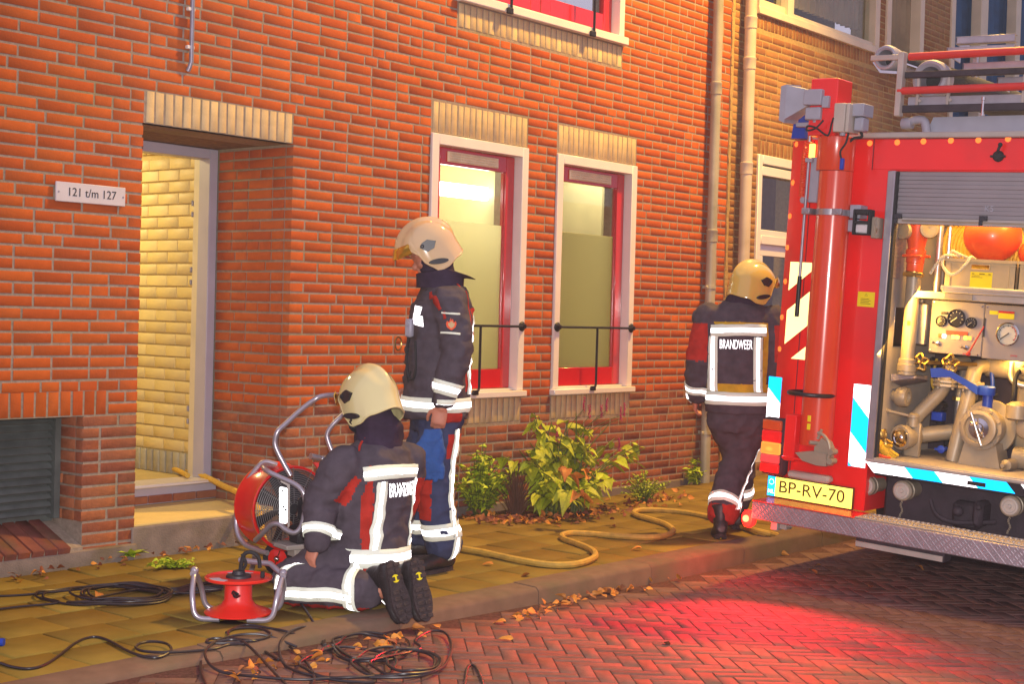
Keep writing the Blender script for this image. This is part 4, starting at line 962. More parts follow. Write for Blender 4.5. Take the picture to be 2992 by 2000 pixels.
for (t, z) in ((.905, .73), (1.335, .96)):
    m = MB(); m.lathe(P(7.70, t, z), (-1, 0, 0), [(.012, -.06), (.012, 0), (.022, .002), (.022, .012), (.01, .016)], 12); tbox(m, 7.668, 7.676, t-.03, t+.03, z-.006, z+.006, .002); tp(m, 'drain_valve', 'blue_plastic', pump)
m = MB(); tbox(m, 7.9, 8.15, .88, 1.1, .69, .84, .01); tbox(m, 7.95, 8.18, 1.2, 1.6, .7, 1.15, .02); tbox(m, 7.85, 8.0, .93, .97, .85, 1.1, .004); tp(m, 'pump_casing', 'pump_grey', pump)
m = MB(); m.lathe(P(7.70, 1.31, .99), (0, 0, 1), [(.045, -.05), (.06, -.04), (.06, .03), (.03, .05)], 18); m.lathe(P(7.74, 1.36, .90), (-1, 0, 0), [(.05, 0), (.05, .05), (.03, .06)], 18); m.lathe(P(7.62, 1.30, .70), (-1, 0, 0), [(.03, -.1), (.03, 0), (.024, .004), (.012, .02), (.01, .05), (.001, .05)], 14); m.lathe(P(7.8, 1.28, .73), (0, -1, 0), [(.06, 0), (.06, .3)], 18); tp(m, 'drain_cock', 'pump_grey', pump)
# ---- items carried in the compartment
e = item('standpipe', 'grey standpipe with an orange branching head in the open compartment', 'standpipe', P(7.62, .70, 1.125))
m = MB(); m.lathe(P(7.62, .70, 1.125), (0, 0, 1), [(.04, 0), (.050, .004), (.050, .022), (.054, .025), (.054, .062), (.049, .065), (.049, .09), (.040, .095), (.040, .60)], 28); ip(m, 'pipe', 'pump_grey', e)
m = MB(); m.lathe(P(7.62, .70, 1.70), (0, 0, 1), [(.042, 0), (.046, .01), (.046, .05), (.05, .055), (.05, .09), (.055, .1), (.055, .125), (.044, .13), (.052, .17), (.066, .24), (.072, .32)], 26); m.tube([P(7.62, .64, 1.79), P(7.62, .785, 1.792)], .007, 8); tbox(m, 7.56, 7.60, .645, .76, 1.782, 1.797, .004); ip(m, 'branch_head', 'ball_orange', e)
m = MB(); m.lathe(P(7.56, .645, 1.93), (-1, .3, 0), [(.03, -.06), (.048, -.05), (.052, 0), (.048, .012), (.034, .014), (.030, .004), (.001, .004)], 24); ip(m, 'coupling', 'pump_grey', e)
m = MB(); m.lathe(P(7.60, .775, 1.945), (-.8, -.6, 0), [(.03, -.06), (.05, -.05), (.054, 0), (.050, .012), (.034, .014), (.001, .006)], 24); ip(m, 'coupling', 'pump_grey', e)
m = MB(); m.lathe(P(7.62, .70, 1.675), (0, 0, 1), [(.043, 0), (.047, .002), (.047, .03), (.043, .032)], 24); tbox(m, 7.565, 7.60, .655, .77, 1.678, 1.70, .004); ip(m, 'clamp', 'brass', e)
one('pipe_sticker', 'yellow_label', comp, (7.5755, 7.579, .70, .718, 1.405, 1.43), bev=.001)
e = item('hose_roll', 'rolled yellow fire hose behind the orange float', 'hose', P(7.98, .93, 1.605))
m = MB(); n = 420; m.tube([P(7.98, .93+(.03+.215*i/n)*sin(i*.16), 1.86+(.03+.215*i/n)*cos(i*.16)) for i in range(n)], .0125, 6); ip(m, 'coil', 'hose_yellow', e)
m = MB(); m.ball(P(7.80, 1.056, 1.925), .155, 28, 18, (1, 1, .92)); b0 = TM @ P(7.80, 1.056, 1.79); fl = item('float', 'big orange float ball lying in the beige crate', 'float', P(7.80, 1.056, 1.79)); ip(m, 'shell', 'ball_orange', fl)
m = MB(); m.ball(P(7.85, 1.26, 1.84), .07, 18, 12); ip(m, 'small_float', 'ball_orange', fl)
e = item('crate', 'beige plastic crate with a yellow contents label on the shelf', 'crate', P(7.80, 1.075, 1.625))
def crate(t0, t1, e):
    m = MB(); x0, x1, z0, z1 = 7.62, 7.98, 1.625, 1.79; w_ = .006
    hx = ((t0+t1)/2-.05, (t0+t1)/2+.055)
    for bx in ((x0, x0+w_, t0, hx[0], z0, z1), (x0, x0+w_, hx[1], t1, z0, z1), (x0, x0+w_, hx[0], hx[1], z0, 1.735), (x0, x0+w_, hx[0], hx[1], 1.762, z1), (x1-w_, x1, t0, t1, z0, z1), (x0, x1, t0, t0+w_, z0, z1), (x0, x1, t1-w_, t1, z0, z1), (x0, x1, t0, t1, z0, z0+w_),
               (x0-.008, x0, t0-.004, t1+.004, z1-.016, z1), (x0-.006, x0, t0-.002, t1+.002, z1-.030, z1-.027), (x0-.006, x0, t0+.035, t0+.039, z0, z1-.028), (x0-.006, x0, t1-.04, t1-.036, z0, z1-.028)): tbox(m, *bx)
    m.tube(fillet([P(x0-.003, hx[0], 1.735), P(x0-.003, hx[1], 1.735), P(x0-.003, hx[1], 1.762), P(x0-.003, hx[0], 1.762), P(x0-.003, hx[0], 1.735)], .006, 3), .004, 6)
    return ip(m, 'tub', 'crate_beige', e, 60)
crate(.872, 1.272, e)
m = MB(); tbox(m, 7.6185, 7.6195, 1.022, 1.145, 1.629, 1.722); lbl = ip(m, 'contents_label', 'yellow_label', e)
m = MB(); b = V(e['_b'])
tbox(m, 7.6180, 7.6184, 1.026, 1.141, 1.7045, 1.7055)
for k, ln in enumerate((.045, .06)): tbox(m, 7.6180, 7.6184, 1.03, 1.03+ln, 1.697-k*.006, 1.699-k*.006)
for t in (1.03, 1.072, 1.122): tbox(m, 7.6180, 7.6184, t, t+.014 if t != 1.072 else t+.03, 1.709, 1.713)
m.xf(Matrix.Translation(-b)); m.build('print', 'ink_brown', lbl)
e2 = item('crate', 'plain beige plastic crate at the right end of the shelf', 'crate', P(7.80, 1.46, 1.625)); crate(1.284, 1.64, e2)
e = item('rope', 'white twisted rope hanging over the edge of the beige crate', 'rope', P(7.60, .93, 1.70))
def twist(m, pts, r):
    s_ = spline(pts, 14)
    for k in range(3):
        q = []
        for i, p in enumerate(s_):
            T = (s_[min(i+1, len(s_)-1)]-s_[max(i-1, 0)]).normalized(); nrm = T.cross(V((1, .2, .1))).normalized(); bi = T.cross(nrm); a = i*.55+k*2.094
            q.append(p+(nrm*cos(a)+bi*sin(a))*r*.55)
        m.tube(q, r*.62, 5)
m = MB(); twist(m, [P(7.70, 1.02, 1.78), P(7.62, 1.018, 1.80), P(7.60, 1.0, 1.76), P(7.598, .96, 1.715), P(7.598, .925, 1.70), P(7.60, .89, 1.72), P(7.602, .865, 1.76), P(7.62, .875, 1.80), P(7.68, .90, 1.805)], .0075)
twist(m, [P(7.68, .93, 1.80), P(7.62, .90, 1.805), P(7.60, .86, 1.79), P(7.605, .81, 1.715), P(7.61, .80, 1.70)], .0075); twist(m, [P(7.7, .99, 1.79), P(7.66, .93, 1.815), P(7.64, .90, 1.83), P(7.66, .885, 1.80), P(7.7, .88, 1.78)], .0075)
ip(m, 'strands', 'rope_white', e, 60)
# work gloves on the floor of the compartment
e = item('work_gloves', 'yellow work gloves lying by the outlet valve', 'gloves', P(7.52, .66, .668))
for k, (t, z, rz) in enumerate(((.655, .70, .5), (.635, .735, 1.1))):
    m = MB(); c = P(7.52+.03*k, t, z)
    R_ = Matrix.Translation(c) @ Matrix.Rotation(rz, 4, 'X')
    m.ball((0, 0, 0), .04, 12, 8, (.5, 1.1, .7))
    for f in range(4): m.tube([V((0, -.02+.0*f, .012*(f-1.5))), V((-.005, -.07-.006*(f % 2), .016*(f-1.5)))], [.011, .009], 8); m.ball((-.005, -.07-.006*(f % 2), .016*(f-1.5)), .009, 8, 6)
    m.tube([V((0, .01, .02)), V((-.01, -.02, .05))], [.012, .009], 8); m.lathe((0, .03, 0), (0, 1, 0), [(.028, 0), (.036, .02), (.036, .045)], 12)
    m.xf(R_); ip(m, 'glove', 'glove_yellow' if k == 0 else 'brass', e)
e = item('strap', 'orange strap on the compartment floor under the gloves', 'strap', P(7.46, .65, .668))
m = MB(); m.tube(spline([P(7.45, .625, .685), P(7.44, .66, .682), P(7.44, .70, .675), P(7.46, .715, .672), P(7.45, .69, .668), P(7.44, .64, .678)]), .006, 8); ip(m, 'webbing', 'ball_orange', e)
# ---- underside
m = MB(); tbox(m, 7.62, 10.8, .62, 2.40, .30, .60, .02); tbox(m, 7.5, 7.62, .612, 1.9, .56, .632, .004); tbox(m, 7.55, 7.75, 1.05, 1.2, .33, .48, .02); tbox(m, 7.5, 7.7, 1.18, 1.24, .36, .5, .02); tp(m, 'chassis', 'dark_chassis')
for (t, z) in ((.585, .496), (.800, .500), (1.40, .508)):
    m = MB(); c = P(7.47, t, z); m.lathe(c, (1, 0, 0), [(.03, -.012), (.05, -.012), (.056, -.006), (.056, .016), (.05, .02), (.05, .032), (.055, .034), (.055, .05), (.045, .056), (.045, .16)], 26); cc = tp(m, 'hose_coupling', 'pump_grey')
    m = MB(); m.lathe(c+V((-.011, 0, 0)), (-1, 0, 0), [(.046, 0), (.044, .006), (.034, .008), (.030, .002), (.012, .003), (.008, .012), (.001, .013)], 24); tp(m, 'cap', 'plastic_beige', cc)
    m = MB(); 
    for k in range(9): m.tube([c+V((-.0+.004*cos(a), .004*sin(a)+.006*sin(k), -.062-k*.010+.005*cos(a*2))) for a in [j*pi/4 for j in range(8)]], .0018, 5, True)
    tp(m, 'chain', 'pump_grey', cc)
m = MB(); m.tube(spline([P(7.5, .95, .47), P(7.48, 1.0, .40), P(7.5, 1.1, .37), P(7.55, 1.3, .40)]), .012, 8); m.ball(P(7.52, 1.10, .43), .03); m.ball(P(7.5, 1.22, .47), .016); tp(m, 'tow_hook', 'dark_chassis')
# ---- bumper step
m = MB(); tbox(m, 7.18, 7.415, .035, 2.46, .250, .352, .006); bp = tp(m, 'bumper', 'diamond_plate')
m = MB(); tbox(m, 7.178, 7.41, .035, .66, .3525, .357, .002); tp(m, 'bumper_lip', 'truck_red', bp)
m = MB(); tbox(m, 7.20, 7.40, .66, 2.45, .3525, .360, .002); tp(m, 'step_plate', 'alu_matt', bp)
m = MB()
for i in range(62):
    t = .70+i*.028
    for x in (7.25, 7.36): m.lathe(P(x, t, .360), (0, 0, 1), [(.010, 0), (.008, .006), (.004, .006)], 6, False)
tp(m, 'tread_teeth', 'alu_matt', bp)['kind'] = 'stuff'
one('tail_beam', 'dark_chassis', None, (7.24, 7.34, .655, 1.16, .190, .249), bev=.006)
one('beam_trim', 'alu_matt', None, (7.23, 7.239, .66, 1.155, .195, .225), bev=.002)
m = MB(); tbox(m, 7.24, 7.30, .13, .175, .195, .249, .004); tbox(m, 7.26, 7.33, .175, .22, .205, .249, .004); m.tube(spline([P(7.28, .22, .225), P(7.28, .30, .240), P(7.3, .5, .247)]), .006, 6); tp(m, 'lamp_bracket', 'alu_matt', bp)
m = MB(); m.lathe(P(7.26, -.022, .232), (-1, .4, 0), [(.02, -.03), (.045, -.02), (.054, .0), (.048, .016), (.001, .022)], 20); rl = tp(m, 'red_lamp', 'tail_red', bp); m = MB(); m.ball(P(7.232, -.026, .235), .020, 12, 8); tp(m, 'bulb', 'glow_red', rl)
src = TM @ P(7.28, .02, .72)
lamp('rear_red_lamp', 'SPOT', src, 520, (1, .015, .03), .04, onroad(1640, 1590), cone=1.3)
lamp('rear_red_bulb', 'POINT', TM @ P(7.17, -.03, .235), 9, (1, .03, .015), .02)
# ---- roof gear
e = item('suction_hose', 'grey suction hose end sticking out furthest left on the roof', 'suction hose', P(7.55, .446, 2.82), 'suction hoses on the roof')
def suction(e, t, z, r, x0):
    m = MB(); m.lathe(P(x0, t, z), (1, 0, 0), [(r*.62, .0), (r*.78, -.012), (r*.92, -.006), (r, .01), (r, .05), (r*.94, .055), (r*.94, .10)], 30, False); m.lathe(P(x0, t, z), (1, 0, 0), [(r*.62, 0), (r*.62, .12), (.001, .12)], 30, False); ip(m, 'coupling', 'suction_grey', e)
    m = MB(); m.lathe(P(x0, t, z), (1, 0, 0), [(r*.94, .10)]+[(r*(.9 if k % 2 else .86), .12+k*.03) for k in range(60)], 22); ip(m, 'hose', 'rubber', e)
suction(e, .446, 2.894, .072, 7.58)
e = item('suction_hose', 'wide grey suction hose end between the two red rails', 'suction hose', P(7.6, .70, 2.68), 'suction hoses on the roof'); suction(e, .70, 2.775, .105, 7.62)
rk = empty('roof_rack', (0, 0, 0), truck)
def rail(name, mat, x, t0, t1, z, h, d=.03): m = MB(); tbox(m, x, x+d, t0, t1, z-h/2, z+h/2, .003); return tp(m, name, mat, rk)
m = MB(); tbox(m, 7.53, 7.58, .545, .580, 2.56, 2.915, .004); tbox(m, 7.55, 7.58, .37, .55, 2.875, 2.905, .003); tp(m, 'end_plate', 'alu_matt', rk)
m = MB(); pts_ = [(.37, 2.87), (.42, 2.81), (.53, 2.80), (.575, 2.85)]; prism_x(m, pts_+[(.565, 2.862), (.525, 2.815), (.425, 2.825), (.385, 2.875)], 7.58, 7.78); tp(m, 'hose_cradle', 'chrome', rk)
for z, t0 in ((2.887, .605), (2.700, .555)): m = MB(); m.tube([P(7.55, t0, z), P(7.55, 2.3, z+.012)], .0215, 16); tp(m, 'red_rail', 'red_paint', rk)
rail('cross_rail', 'dark_chassis', 7.56, .57, 2.3, 2.79, .035); rail('cross_rail', 'dark_chassis', 7.56, .56, 2.3, 2.602, .04); rail('cross_beam', 'suction_grey', 7.58, .60, 2.3, 2.645, .05)
for t in (.66, .835, 1.25): m = MB(); tbox(m, 7.565, 7.585, t-.008, t+.008, 2.60, 2.77, .002); m.lathe(P(7.563, t+.02, 2.645), (-1, 0, 0), [(.010, 0), (.009, .006)], 8); tp(m, 'upright', 'alu_matt', rk)
m = MB(); m.lathe(P(7.55, 1.045, 2.585), (0, 0, 1), [(.008, -.03), (.008, .05), (.011, .052), (.011, .07)], 10); tp(m, 'catch', 'chrome', rk)
m = MB(); m.tube(fillet([P(7.60, .585, 2.52), P(7.60, .64, 2.545), P(7.60, .70, 2.545), P(7.60, .72, 2.46)], .03), .024, 12); m.lathe(P(7.60, .60, 2.525), (0, -1, 0), [(.03, -.03), (.034, 0), (.03, .03)], 14); tp(m, 'rack_hinge', 'suction_grey', rk)
m = MB(); m.prism([P(7.62, .70, 2.46), P(7.62, 2.3, 2.46), P(7.62, 2.3, 2.57), P(7.62, .74, 2.56)], [P(7.9, .70, 2.46), P(7.9, 2.3, 2.46), P(7.9, 2.3, 2.57), P(7.9, .74, 2.56)]); tp(m, 'roof_box', 'plastic_grey')
e = item('ladder', 'aluminium ladder sections stacked crosswise on the roof rack', 'ladder', P(7.7, 1.2, 2.82))
for (x, t0, t1, z) in ((7.72, .74, 1.12, 2.995), (7.70, .70, 1.13, 2.935), (7.70, .80, 2.2, 2.845), (7.70, 1.0, 2.2, 2.76)):
    m = MB(); tbox(m, x, x+.004, t0+.05, t1, z-.016, z+.016, .001); tbox(m, x, x+.05, t0+.05, t1, z+.016, z+.020, .001); tbox(m, x, x+.05, t0+.05, t1, z-.020, z-.016, .001); m.prism([P(x, t0+.05, z-.02), P(x, t0+.05, z+.02), P(x+.3, t0, z+.055), P(x+.3, t0, z-.02)], [P(x, t0+.056, z-.02), P(x, t0+.056, z+.02), P(x+.3, t0+.006, z+.055), P(x+.3, t0+.006, z-.02)]); ip(m, 'rung', 'alu', e)
m = MB(); tbox(m, 7.80, 7.83, 1.175, 1.205, 2.80, 3.2, .003); tbox(m, 7.80, 7.83, .86, .885, 2.80, 2.94, .003); tbox(m, 7.80, 7.83, 1.6, 1.63, 2.8, 3.2, .003); ip(m, 'rail', 'alu', e)
# ================================================================== FIREFIGHTERS
def FABRIC(name, col, rough=.85):
    m = M(name, col, rough, var=.18, scale=18, bump=.35, bscale=45, spec=.15); return m
FABRIC('turnout_black', (.080, .064, .078)); FABRIC('turnout_red', (.42, .030, .018)); FABRIC('trouser_navy', (.050, .060, .125)); FABRIC('hood_black', (.040, .024, .045)); FABRIC('turnout_yellow', (.55, .36, .02))
M('boot_leather', (.022, .017, .017), .45, var=.3, scale=20, bump=.3, bscale=80)
M('boot_sole', (.040, .026, .026), .85, var=.3, scale=40, bump=.8, bscale=70)
M('skin', (.52, .20, .12), .55, var=.08, scale=20, bump=.05)
M('helmet_cream', (.66, .58, .28), .12, var=.03, scale=4, coat=.8)
M('helmet_cream_sodium', (.66, .46, .24), .12, var=.05, scale=4, coat=.8)  # cream shell, the sodium light's tan put into its colour
M('helmet_cream_lit', (.62, .47, .10), .18, var=.05, scale=4, coat=.8)  # cream shell again, warm light put into the colour as gold
M('visor_gold', (.75, .42, .03), .12, metal=.7, var=.05, coat=.6)
M('helmet_dark', (.02, .018, .022), .4)
M('glove_blue', (.02, .085, .30), .8, var=.2, bump=.4, bscale=60)
RETRO('tape_white', (.95, .96, 1.0), .75)
RETRO('tape_grey', (.52, .54, .46), .12)
def remesh(mb, voxel, it=6, fold=0., fscale=(9, 9, 4), seed=0, fac=.5):
    me = bpy.data.meshes.new('t'); me.from_pydata([tuple(p) for p in mb.v], [], mb.f)
    bm = bmesh.new(); bm.from_mesh(me); bmesh.ops.recalc_face_normals(bm, faces=bm.faces); bm.to_mesh(me); bm.free()
    o = bpy.data.objects.new('t', me); C.objects.link(o)
    r = o.modifiers.new('r', 'REMESH'); r.mode = 'VOXEL'; r.voxel_size = voxel
    s = o.modifiers.new('s', 'SMOOTH'); s.iterations = it; s.factor = fac
    out = bpy.data.meshes.new_from_object(o.evaluated_get(bpy.context.evaluated_depsgraph_get()))
    bpy.data.objects.remove(o)
    if fold:
        nv = [v.normal.copy() for v in out.vertices]; sd = V((seed*3.1, seed*1.7, seed))
        for v, n in zip(out.vertices, nv):
            q = V((v.co.x*fscale[0], v.co.y*fscale[1], v.co.z*fscale[2]))+sd
            f = noise.noise(q); g = noise.noise(q*2.3+V((5, 1, 2)))
            h = noise.noise(q*4.7+V((2, 8, 1))); v.co += n*fold*((1-min(1, abs(f)*3.2))**1.5*.9-.3+g*.55+h*.18)
    out.polygons.foreach_set('use_smooth', [True]*len(out.polygons))
    return out
def bvh_of(me): return BVHTree.FromPolygons([v.co for v in me.vertices], [p.vertices for p in me.polygons])
def skin_obj(name, me, mats, parent, fn=None):
    me.materials.clear()
    for m in mats: me.materials.append(MATS[m])
    if fn:
        for p in me.polygons: p.material_index = fn(p.center, p.normal)
    return link(name, me, parent)
def limb(m, pts, rad, n=16):
    s_ = spline(pts, 6); k = len(pts)-1; rr = []
    for i in range(len(s_)):
        t = i/(len(s_)-1)*k; a = min(int(t), k-1); rr.append(rad[a]+(rad[a+1]-rad[a])*(t-a))
    m.tube(s_, rr, n); m.ball(s_[0], rr[0], n, 8); m.ball(s_[-1], rr[-1], n, 8)
TAPE = [0, .30, .70, 1.0]
def strip(bv, rows_fn, n, mats, name, parent, off=.004, reach=.22, closed=False, rows=TAPE, mi=(1, 0, 1)):
    """rows_fn(i, w) -> (point near the cloth, outward direction); the strip follows the cloth it is sewn on"""
    m = MB(); grid = []
    for i in range(n):
        col_ = []
        for w in rows:
            p, d = rows_fn(i/(n-1) if not closed else i/n, w); d = d.normalized()
            h = bv.ray_cast(p+d*reach, -d, reach*1.9)
            col_.append((h[0]+h[1]*off if h[1].dot(d) > 0 else h[0]+d*off) if h[0] is not None else None)
        grid.append(col_)
    idx = {}
    for i in range(n):
        for j in range(len(rows)):
            if grid[i][j] is not None: idx[i, j] = len(m.v); m.v.append(grid[i][j])
    for i in range(n if closed else n-1):
        k = (i+1) % n
        for j in range(len(rows)-1):
            q = [(i, j), (k, j), (k, j+1), (i, j+1)]
            if all(a in idx for a in q):
                vs = [m.v[idx[a]] for a in q]
                if max((vs[0]-vs[1]).length, (vs[2]-vs[3]).length, (vs[0]-vs[3]).length) < .09: m.f.append([idx[a] for a in q]); m.mi.append(mi[j])
    if not m.f: return None
    me = m.mesh(name, mats, 60)
    o = link(name, me, parent); 
    sd = o.modifiers.new('thick', 'SOLIDIFY'); sd.thickness = .003; sd.offset = 0
    return o
TAPES = ['tape_white', 'tape_grey']
def band(bv, c, axis, up_w, parent, reach=.3, n=40, a0=0., a1=2*pi, tilt=None, name='reflective_band'):
    axis = V(axis).normalized(); p = axis.orthogonal().normalized(); q = axis.cross(p); closed = abs(a1-a0-2*pi) < .01
    def f(t, w):
        a = a0+(a1-a0)*t; d = p*cos(a)+q*sin(a); return V(c)+axis*(w-.5)*up_w, d
    def g(t, w):
        P_, d = f(t, w); return P_+d*.0, d
    return strip(bv, g, n, TAPES, name, parent, reach=reach, closed=closed)
def line_tape(bv, pts, outs, wdir, width, parent, reach=.2, n=26, rows=TAPE, mi=(1, 0, 1), mats=TAPES, name='reflective_stripe'):
    sp = spline(pts, 8); so = spline(outs, 8) if isinstance(outs, list) else [V(outs)]*len(sp); wd_ = V(wdir).normalized()
    def f(t, w):
        k = t*(len(sp)-1); a = min(int(k), len(sp)-2); fr = k-a
        return sp[a].lerp(sp[a+1], fr)+wd_*(w-.5)*width, so[a].lerp(so[a+1], fr)
    return strip(bv, f, n, mats, name, parent, reach=reach, rows=rows, mi=mi)
def sewn_text(bv, s, size, o, xd, yd, parent, mat, sx=1., shear=0.):
    me = text_mesh(s, size, 0.0); xd, yd = V(xd).normalized(), V(yd).normalized(); n = xd.cross(yd)
    bm = bmesh.new(); bm.from_mesh(me); bmesh.ops.triangulate(bm, faces=bm.faces); bmesh.ops.subdivide_edges(bm, edges=[e for e in bm.edges if e.calc_length() > size*.3], cuts=1, use_grid_fill=False); bmesh.ops.triangulate(bm, faces=bm.faces)
    for v in bm.verts:
        p = V(o)+xd*v.co.x*sx+yd*(v.co.y+shear*v.co.x); h = bv.ray_cast(p+n*.2, -n, .5)
        v.co = (h[0] if h[0] is not None else p)+n*.006
    bm.to_mesh(me); bm.free(); me.materials.clear(); me.materials.append(MATS[mat]); return link('lettering', me, parent)
def helmet(c, F, U, mat, parent, visor=True):
    c = V(c); F = V(F).normalized(); L = V(U).cross(F).normalized(); Uu = F.cross(L)
    def W(p): return c+F*p[0]+L*p[1]+Uu*p[2]
    def bottom(a):
        a = abs((a+pi) % (2*pi)-pi); d = math.degrees(a)
        pts = [(0, .045), (42, .040), (58, .0), (72, -.085), (88, -.132), (104, -.130), (130, -.105), (180, -.085)]
        for (x0, y0), (x1, y1) in zip(pts, pts[1:]):
            if d <= x1: t = (d-x0)/(x1-x0); t = t*t*(3-2*t); return y0+(y1-y0)*t
        return pts[-1][1]
    NA, NP = 64, 18
    def pos(a, t, sc=1.):
        zb = bottom(a); th = t*(pi/2+.0)
        if zb >= 0: te = math.acos(min(1, zb/.152)); el = t*te; r = sin(el); z = .152*cos(el)
        else:
            k = .72
            if t < k: el = t/k*pi/2; r = sin(el); z = .152*cos(el)
            else: q = (t-k)/(1-k); r = 1+.03*sin(q*pi/2)-.03*q; z = zb*q
        x = r*cos(a); y = r*sin(a)
        rx = .165 if x > 0 else .160; ry = .128
        ridge = .012*exp(-(y*ry/.022)**2)*max(0, min(1, (z-.0)/.06)) if z > 0 else 0
        ridge2 = -.005*exp(-((abs(y*ry)-.045)/.02)**2)*(1 if z > .04 else 0)
        flare = 1.0+(.06*max(0, t-.8)/.2 if abs((a+pi) % (2*pi)-pi) > 2.0 else 0)
        s_ = sc*(1+ (ridge+ridge2)/.15)
        return V((x*rx*s_*flare, y*ry*s_*flare, z*s_ if z > 0 else z))
    m = MB(); vs = []; fs = []
    for sc in (1., .955):
        for i in range(NP+1):
            for k in range(NA): vs.append(W(pos(2*pi*k/NA, max(i/NP, .02), sc)))
    o2 = (NP+1)*NA
    for i in range(NP):
        for k in range(NA):
            k2 = (k+1) % NA; fs.append((i*NA+k, i*NA+k2, (i+1)*NA+k2, (i+1)*NA+k)); fs.append((o2+i*NA+k, o2+(i+1)*NA+k, o2+(i+1)*NA+k2, o2+i*NA+k2))
    for k in range(NA): k2 = (k+1) % NA; fs.append((NP*NA+k, NP*NA+k2, o2+NP*NA+k2, o2+NP*NA+k))
    fs.append(tuple(range(NA))[::-1]); fs.append(tuple(o2+k for k in range(NA)))
    m.add(vs, fs); h = m.build('helmet', mat, parent, 50)
    m = MB(); m.tube([W(pos(2*pi*k/NA, 1., .985)) for k in range(NA)], .0055, 8, True); m.build('rim', mat, h)
    for sg in (1, -1):
        m = MB(); ctr = pos(sg*radians(80), .72); n_ = V((.12, sg, .08)).normalized(); ax1 = V((0, 0, 1)).cross(n_).normalized(); ax2 = n_.cross(ax1)
        ol = [(-.050, .006), (-.030, .026), (.006, .033), (.048, .006), (.024, -.026), (-.018, -.032), (-.032, -.016)]
        if sg < 0: ol = [(-a, b) for a, b in ol]
        c0 = V((.012, sg*.122, .012)); A = [W(c0+ax1*a+ax2*b+n_*-.01) for a, b in ol]; B = [W(c0+ax1*a*.92+ax2*b*.92+n_*.010) for a, b in ol]
        m.prism(A, B); m.lathe(W(c0+ax1*-.032*(1 if sg > 0 else -1)+ax2*.008+n_*.008), F*n_.x+L*n_.y+Uu*n_.z, [(.011, 0), (.010, .006), (.006, .008), (.001, .008)], 14); m.build('visor_pivot', 'helmet_dark', h)
        m = MB(); c1 = V((-.004, sg*.1315, -.086)); A = []; B = []
        for k in range(20):
            a = 2*pi*k/20; x = .048*cos(a)*(1+.1*abs(cos(a))); y = .016*sin(a); A.append(W(c1+V((x, -.006*sg, y+.25*x)))); B.append(W(c1+V((x*.94, .006*sg, y*.9+.25*x))))
        m.prism(A, B); m.build('ear_clip', 'helmet_dark', h)
    if visor:
        m = MB(); vs = []; n = 22
        for i in range(n+1):
            a = radians(-52+104*i/n)
            for (r, z) in ((1.03, .062), (1.10, .045), (1.20-.14*abs(a), .012), (1.18-.14*abs(a), .006), (1.08, .038), (1.01, .055)): vs.append(W(V((.165*r*cos(a), .134*r*sin(a), z))))
        fs = []
        for i in range(n):
            for j in range(6): fs.append((i*6+j, i*6+(j+1) % 6, (i+1)*6+(j+1) % 6, (i+1)*6+j))
        fs += [tuple(range(6)), tuple(n*6+j for j in range(6))]
        m.add(vs, fs); m.build('visor', 'visor_gold', h)
    return h
def head_into(m, c, F, U):     # skull, jaw, nose, brow, lips, ears for the body mesh
    c = V(c); F = V(F).normalized(); L = V(U).cross(F).normalized(); Uu = F.cross(L)
    k = len(m.v)
    m.ball((0, 0, .02), .1, 24, 16, (1.0, .80, 1.12)); m.ball((.035, 0, -.055), .062, 18, 12, (.9, .92, 1.0)); m.tube([V((.06, 0, .0)), V((.108, 0, -.042)), V((.10, 0, -.05))], [.010, .017, .013], 10); m.ball((.106, 0, -.044), .016, 10, 8)
    m.ball((.088, 0, -.078), .020, 12, 8, (.6, 1.1, .45)); m.ball((.087, 0, -.09), .018, 12, 8, (.6, 1.1, .5)); m.ball((.078, 0, -.112), .026, 12, 8, (.8, 1, .8))
    for s_ in (1, -1): m.ball((.082, s_*.033, .012), .022, 10, 8, (.6, 1.3, .5)); m.ball((-.005, s_*.082, -.02), .03, 10, 8, (.6, .3, 1)); m.ball((.07, s_*.035, -.035), .026, 10, 8)
    for v in m.v[k:]: p = v.copy(); q = c+F*p.x+L*p.y+Uu*p.z; v.x, v.y, v.z = q
def eyes(c, F, U, parent):
    c = V(c); F = V(F).normalized(); L = V(U).cross(F).normalized(); Uu = F.cross(L); m = MB()
    for s_ in (1, -1): m.ball(c+F*.084+L*s_*.033+Uu*-.008, .0115, 10, 8)
    m.build('eyes', 'gauge_white', parent)
def hand_into(m, w, d, n, side, curl=.7, s=1.0):
    """wrist w, direction of the fingers d, direction the back of the hand faces n; side +1 puts the thumb on n x d"""
    d = V(d).normalized(); n = (V(n)-d*V(n).dot(d)).normalized(); t = n.cross(d)*side
    m.tube([w-d*.03, w+d*.02], [.027*s, .029*s], 12)
    m.loft([(w+d*.005*s, t*.030*s, n*.020*s), (w+d*.04*s, t*.041*s, n*.018*s), (w+d*.085*s, t*.042*s, n*.015*s), (w+d*.098*s, t*.036*s, n*.012*s)], 14)
    for i, ln in enumerate((.068, .076, .071, .056)):
        b = w+d*(.088-.004*abs(i-1.3))*s+t*(.031-.0205*i)*s; a = 0; p = b-d*.02*s; pts = [p, b]; rr = [.0098*s, .0098*s]
        for k, f in enumerate((.45, .32, .23)):
            a += curl*(.55+.25*k); dd = d*cos(a)-n*sin(a); b = b+dd*ln*f*s; pts.append(b); rr.append((.0092-.0009*k)*s)
        m.tube(pts, rr, 10); m.ball(pts[-1], rr[-1], 10, 6)
    b = w+d*.022*s+t*.026*s; pts = [b, b+(d*.5+t*.7-n*.35).normalized()*.036*s]; pts.append(pts[-1]+(d*.85+t*.25-n*.5).normalized()*.030*s); pts.append(pts[-1]+(d*.9-t*.1-n*.5).normalized()*.024*s)
    m.tube(pts, [.014*s, .0115*s, .0105*s, .009*s], 10); m.ball(pts[-1], .009*s, 10, 6)
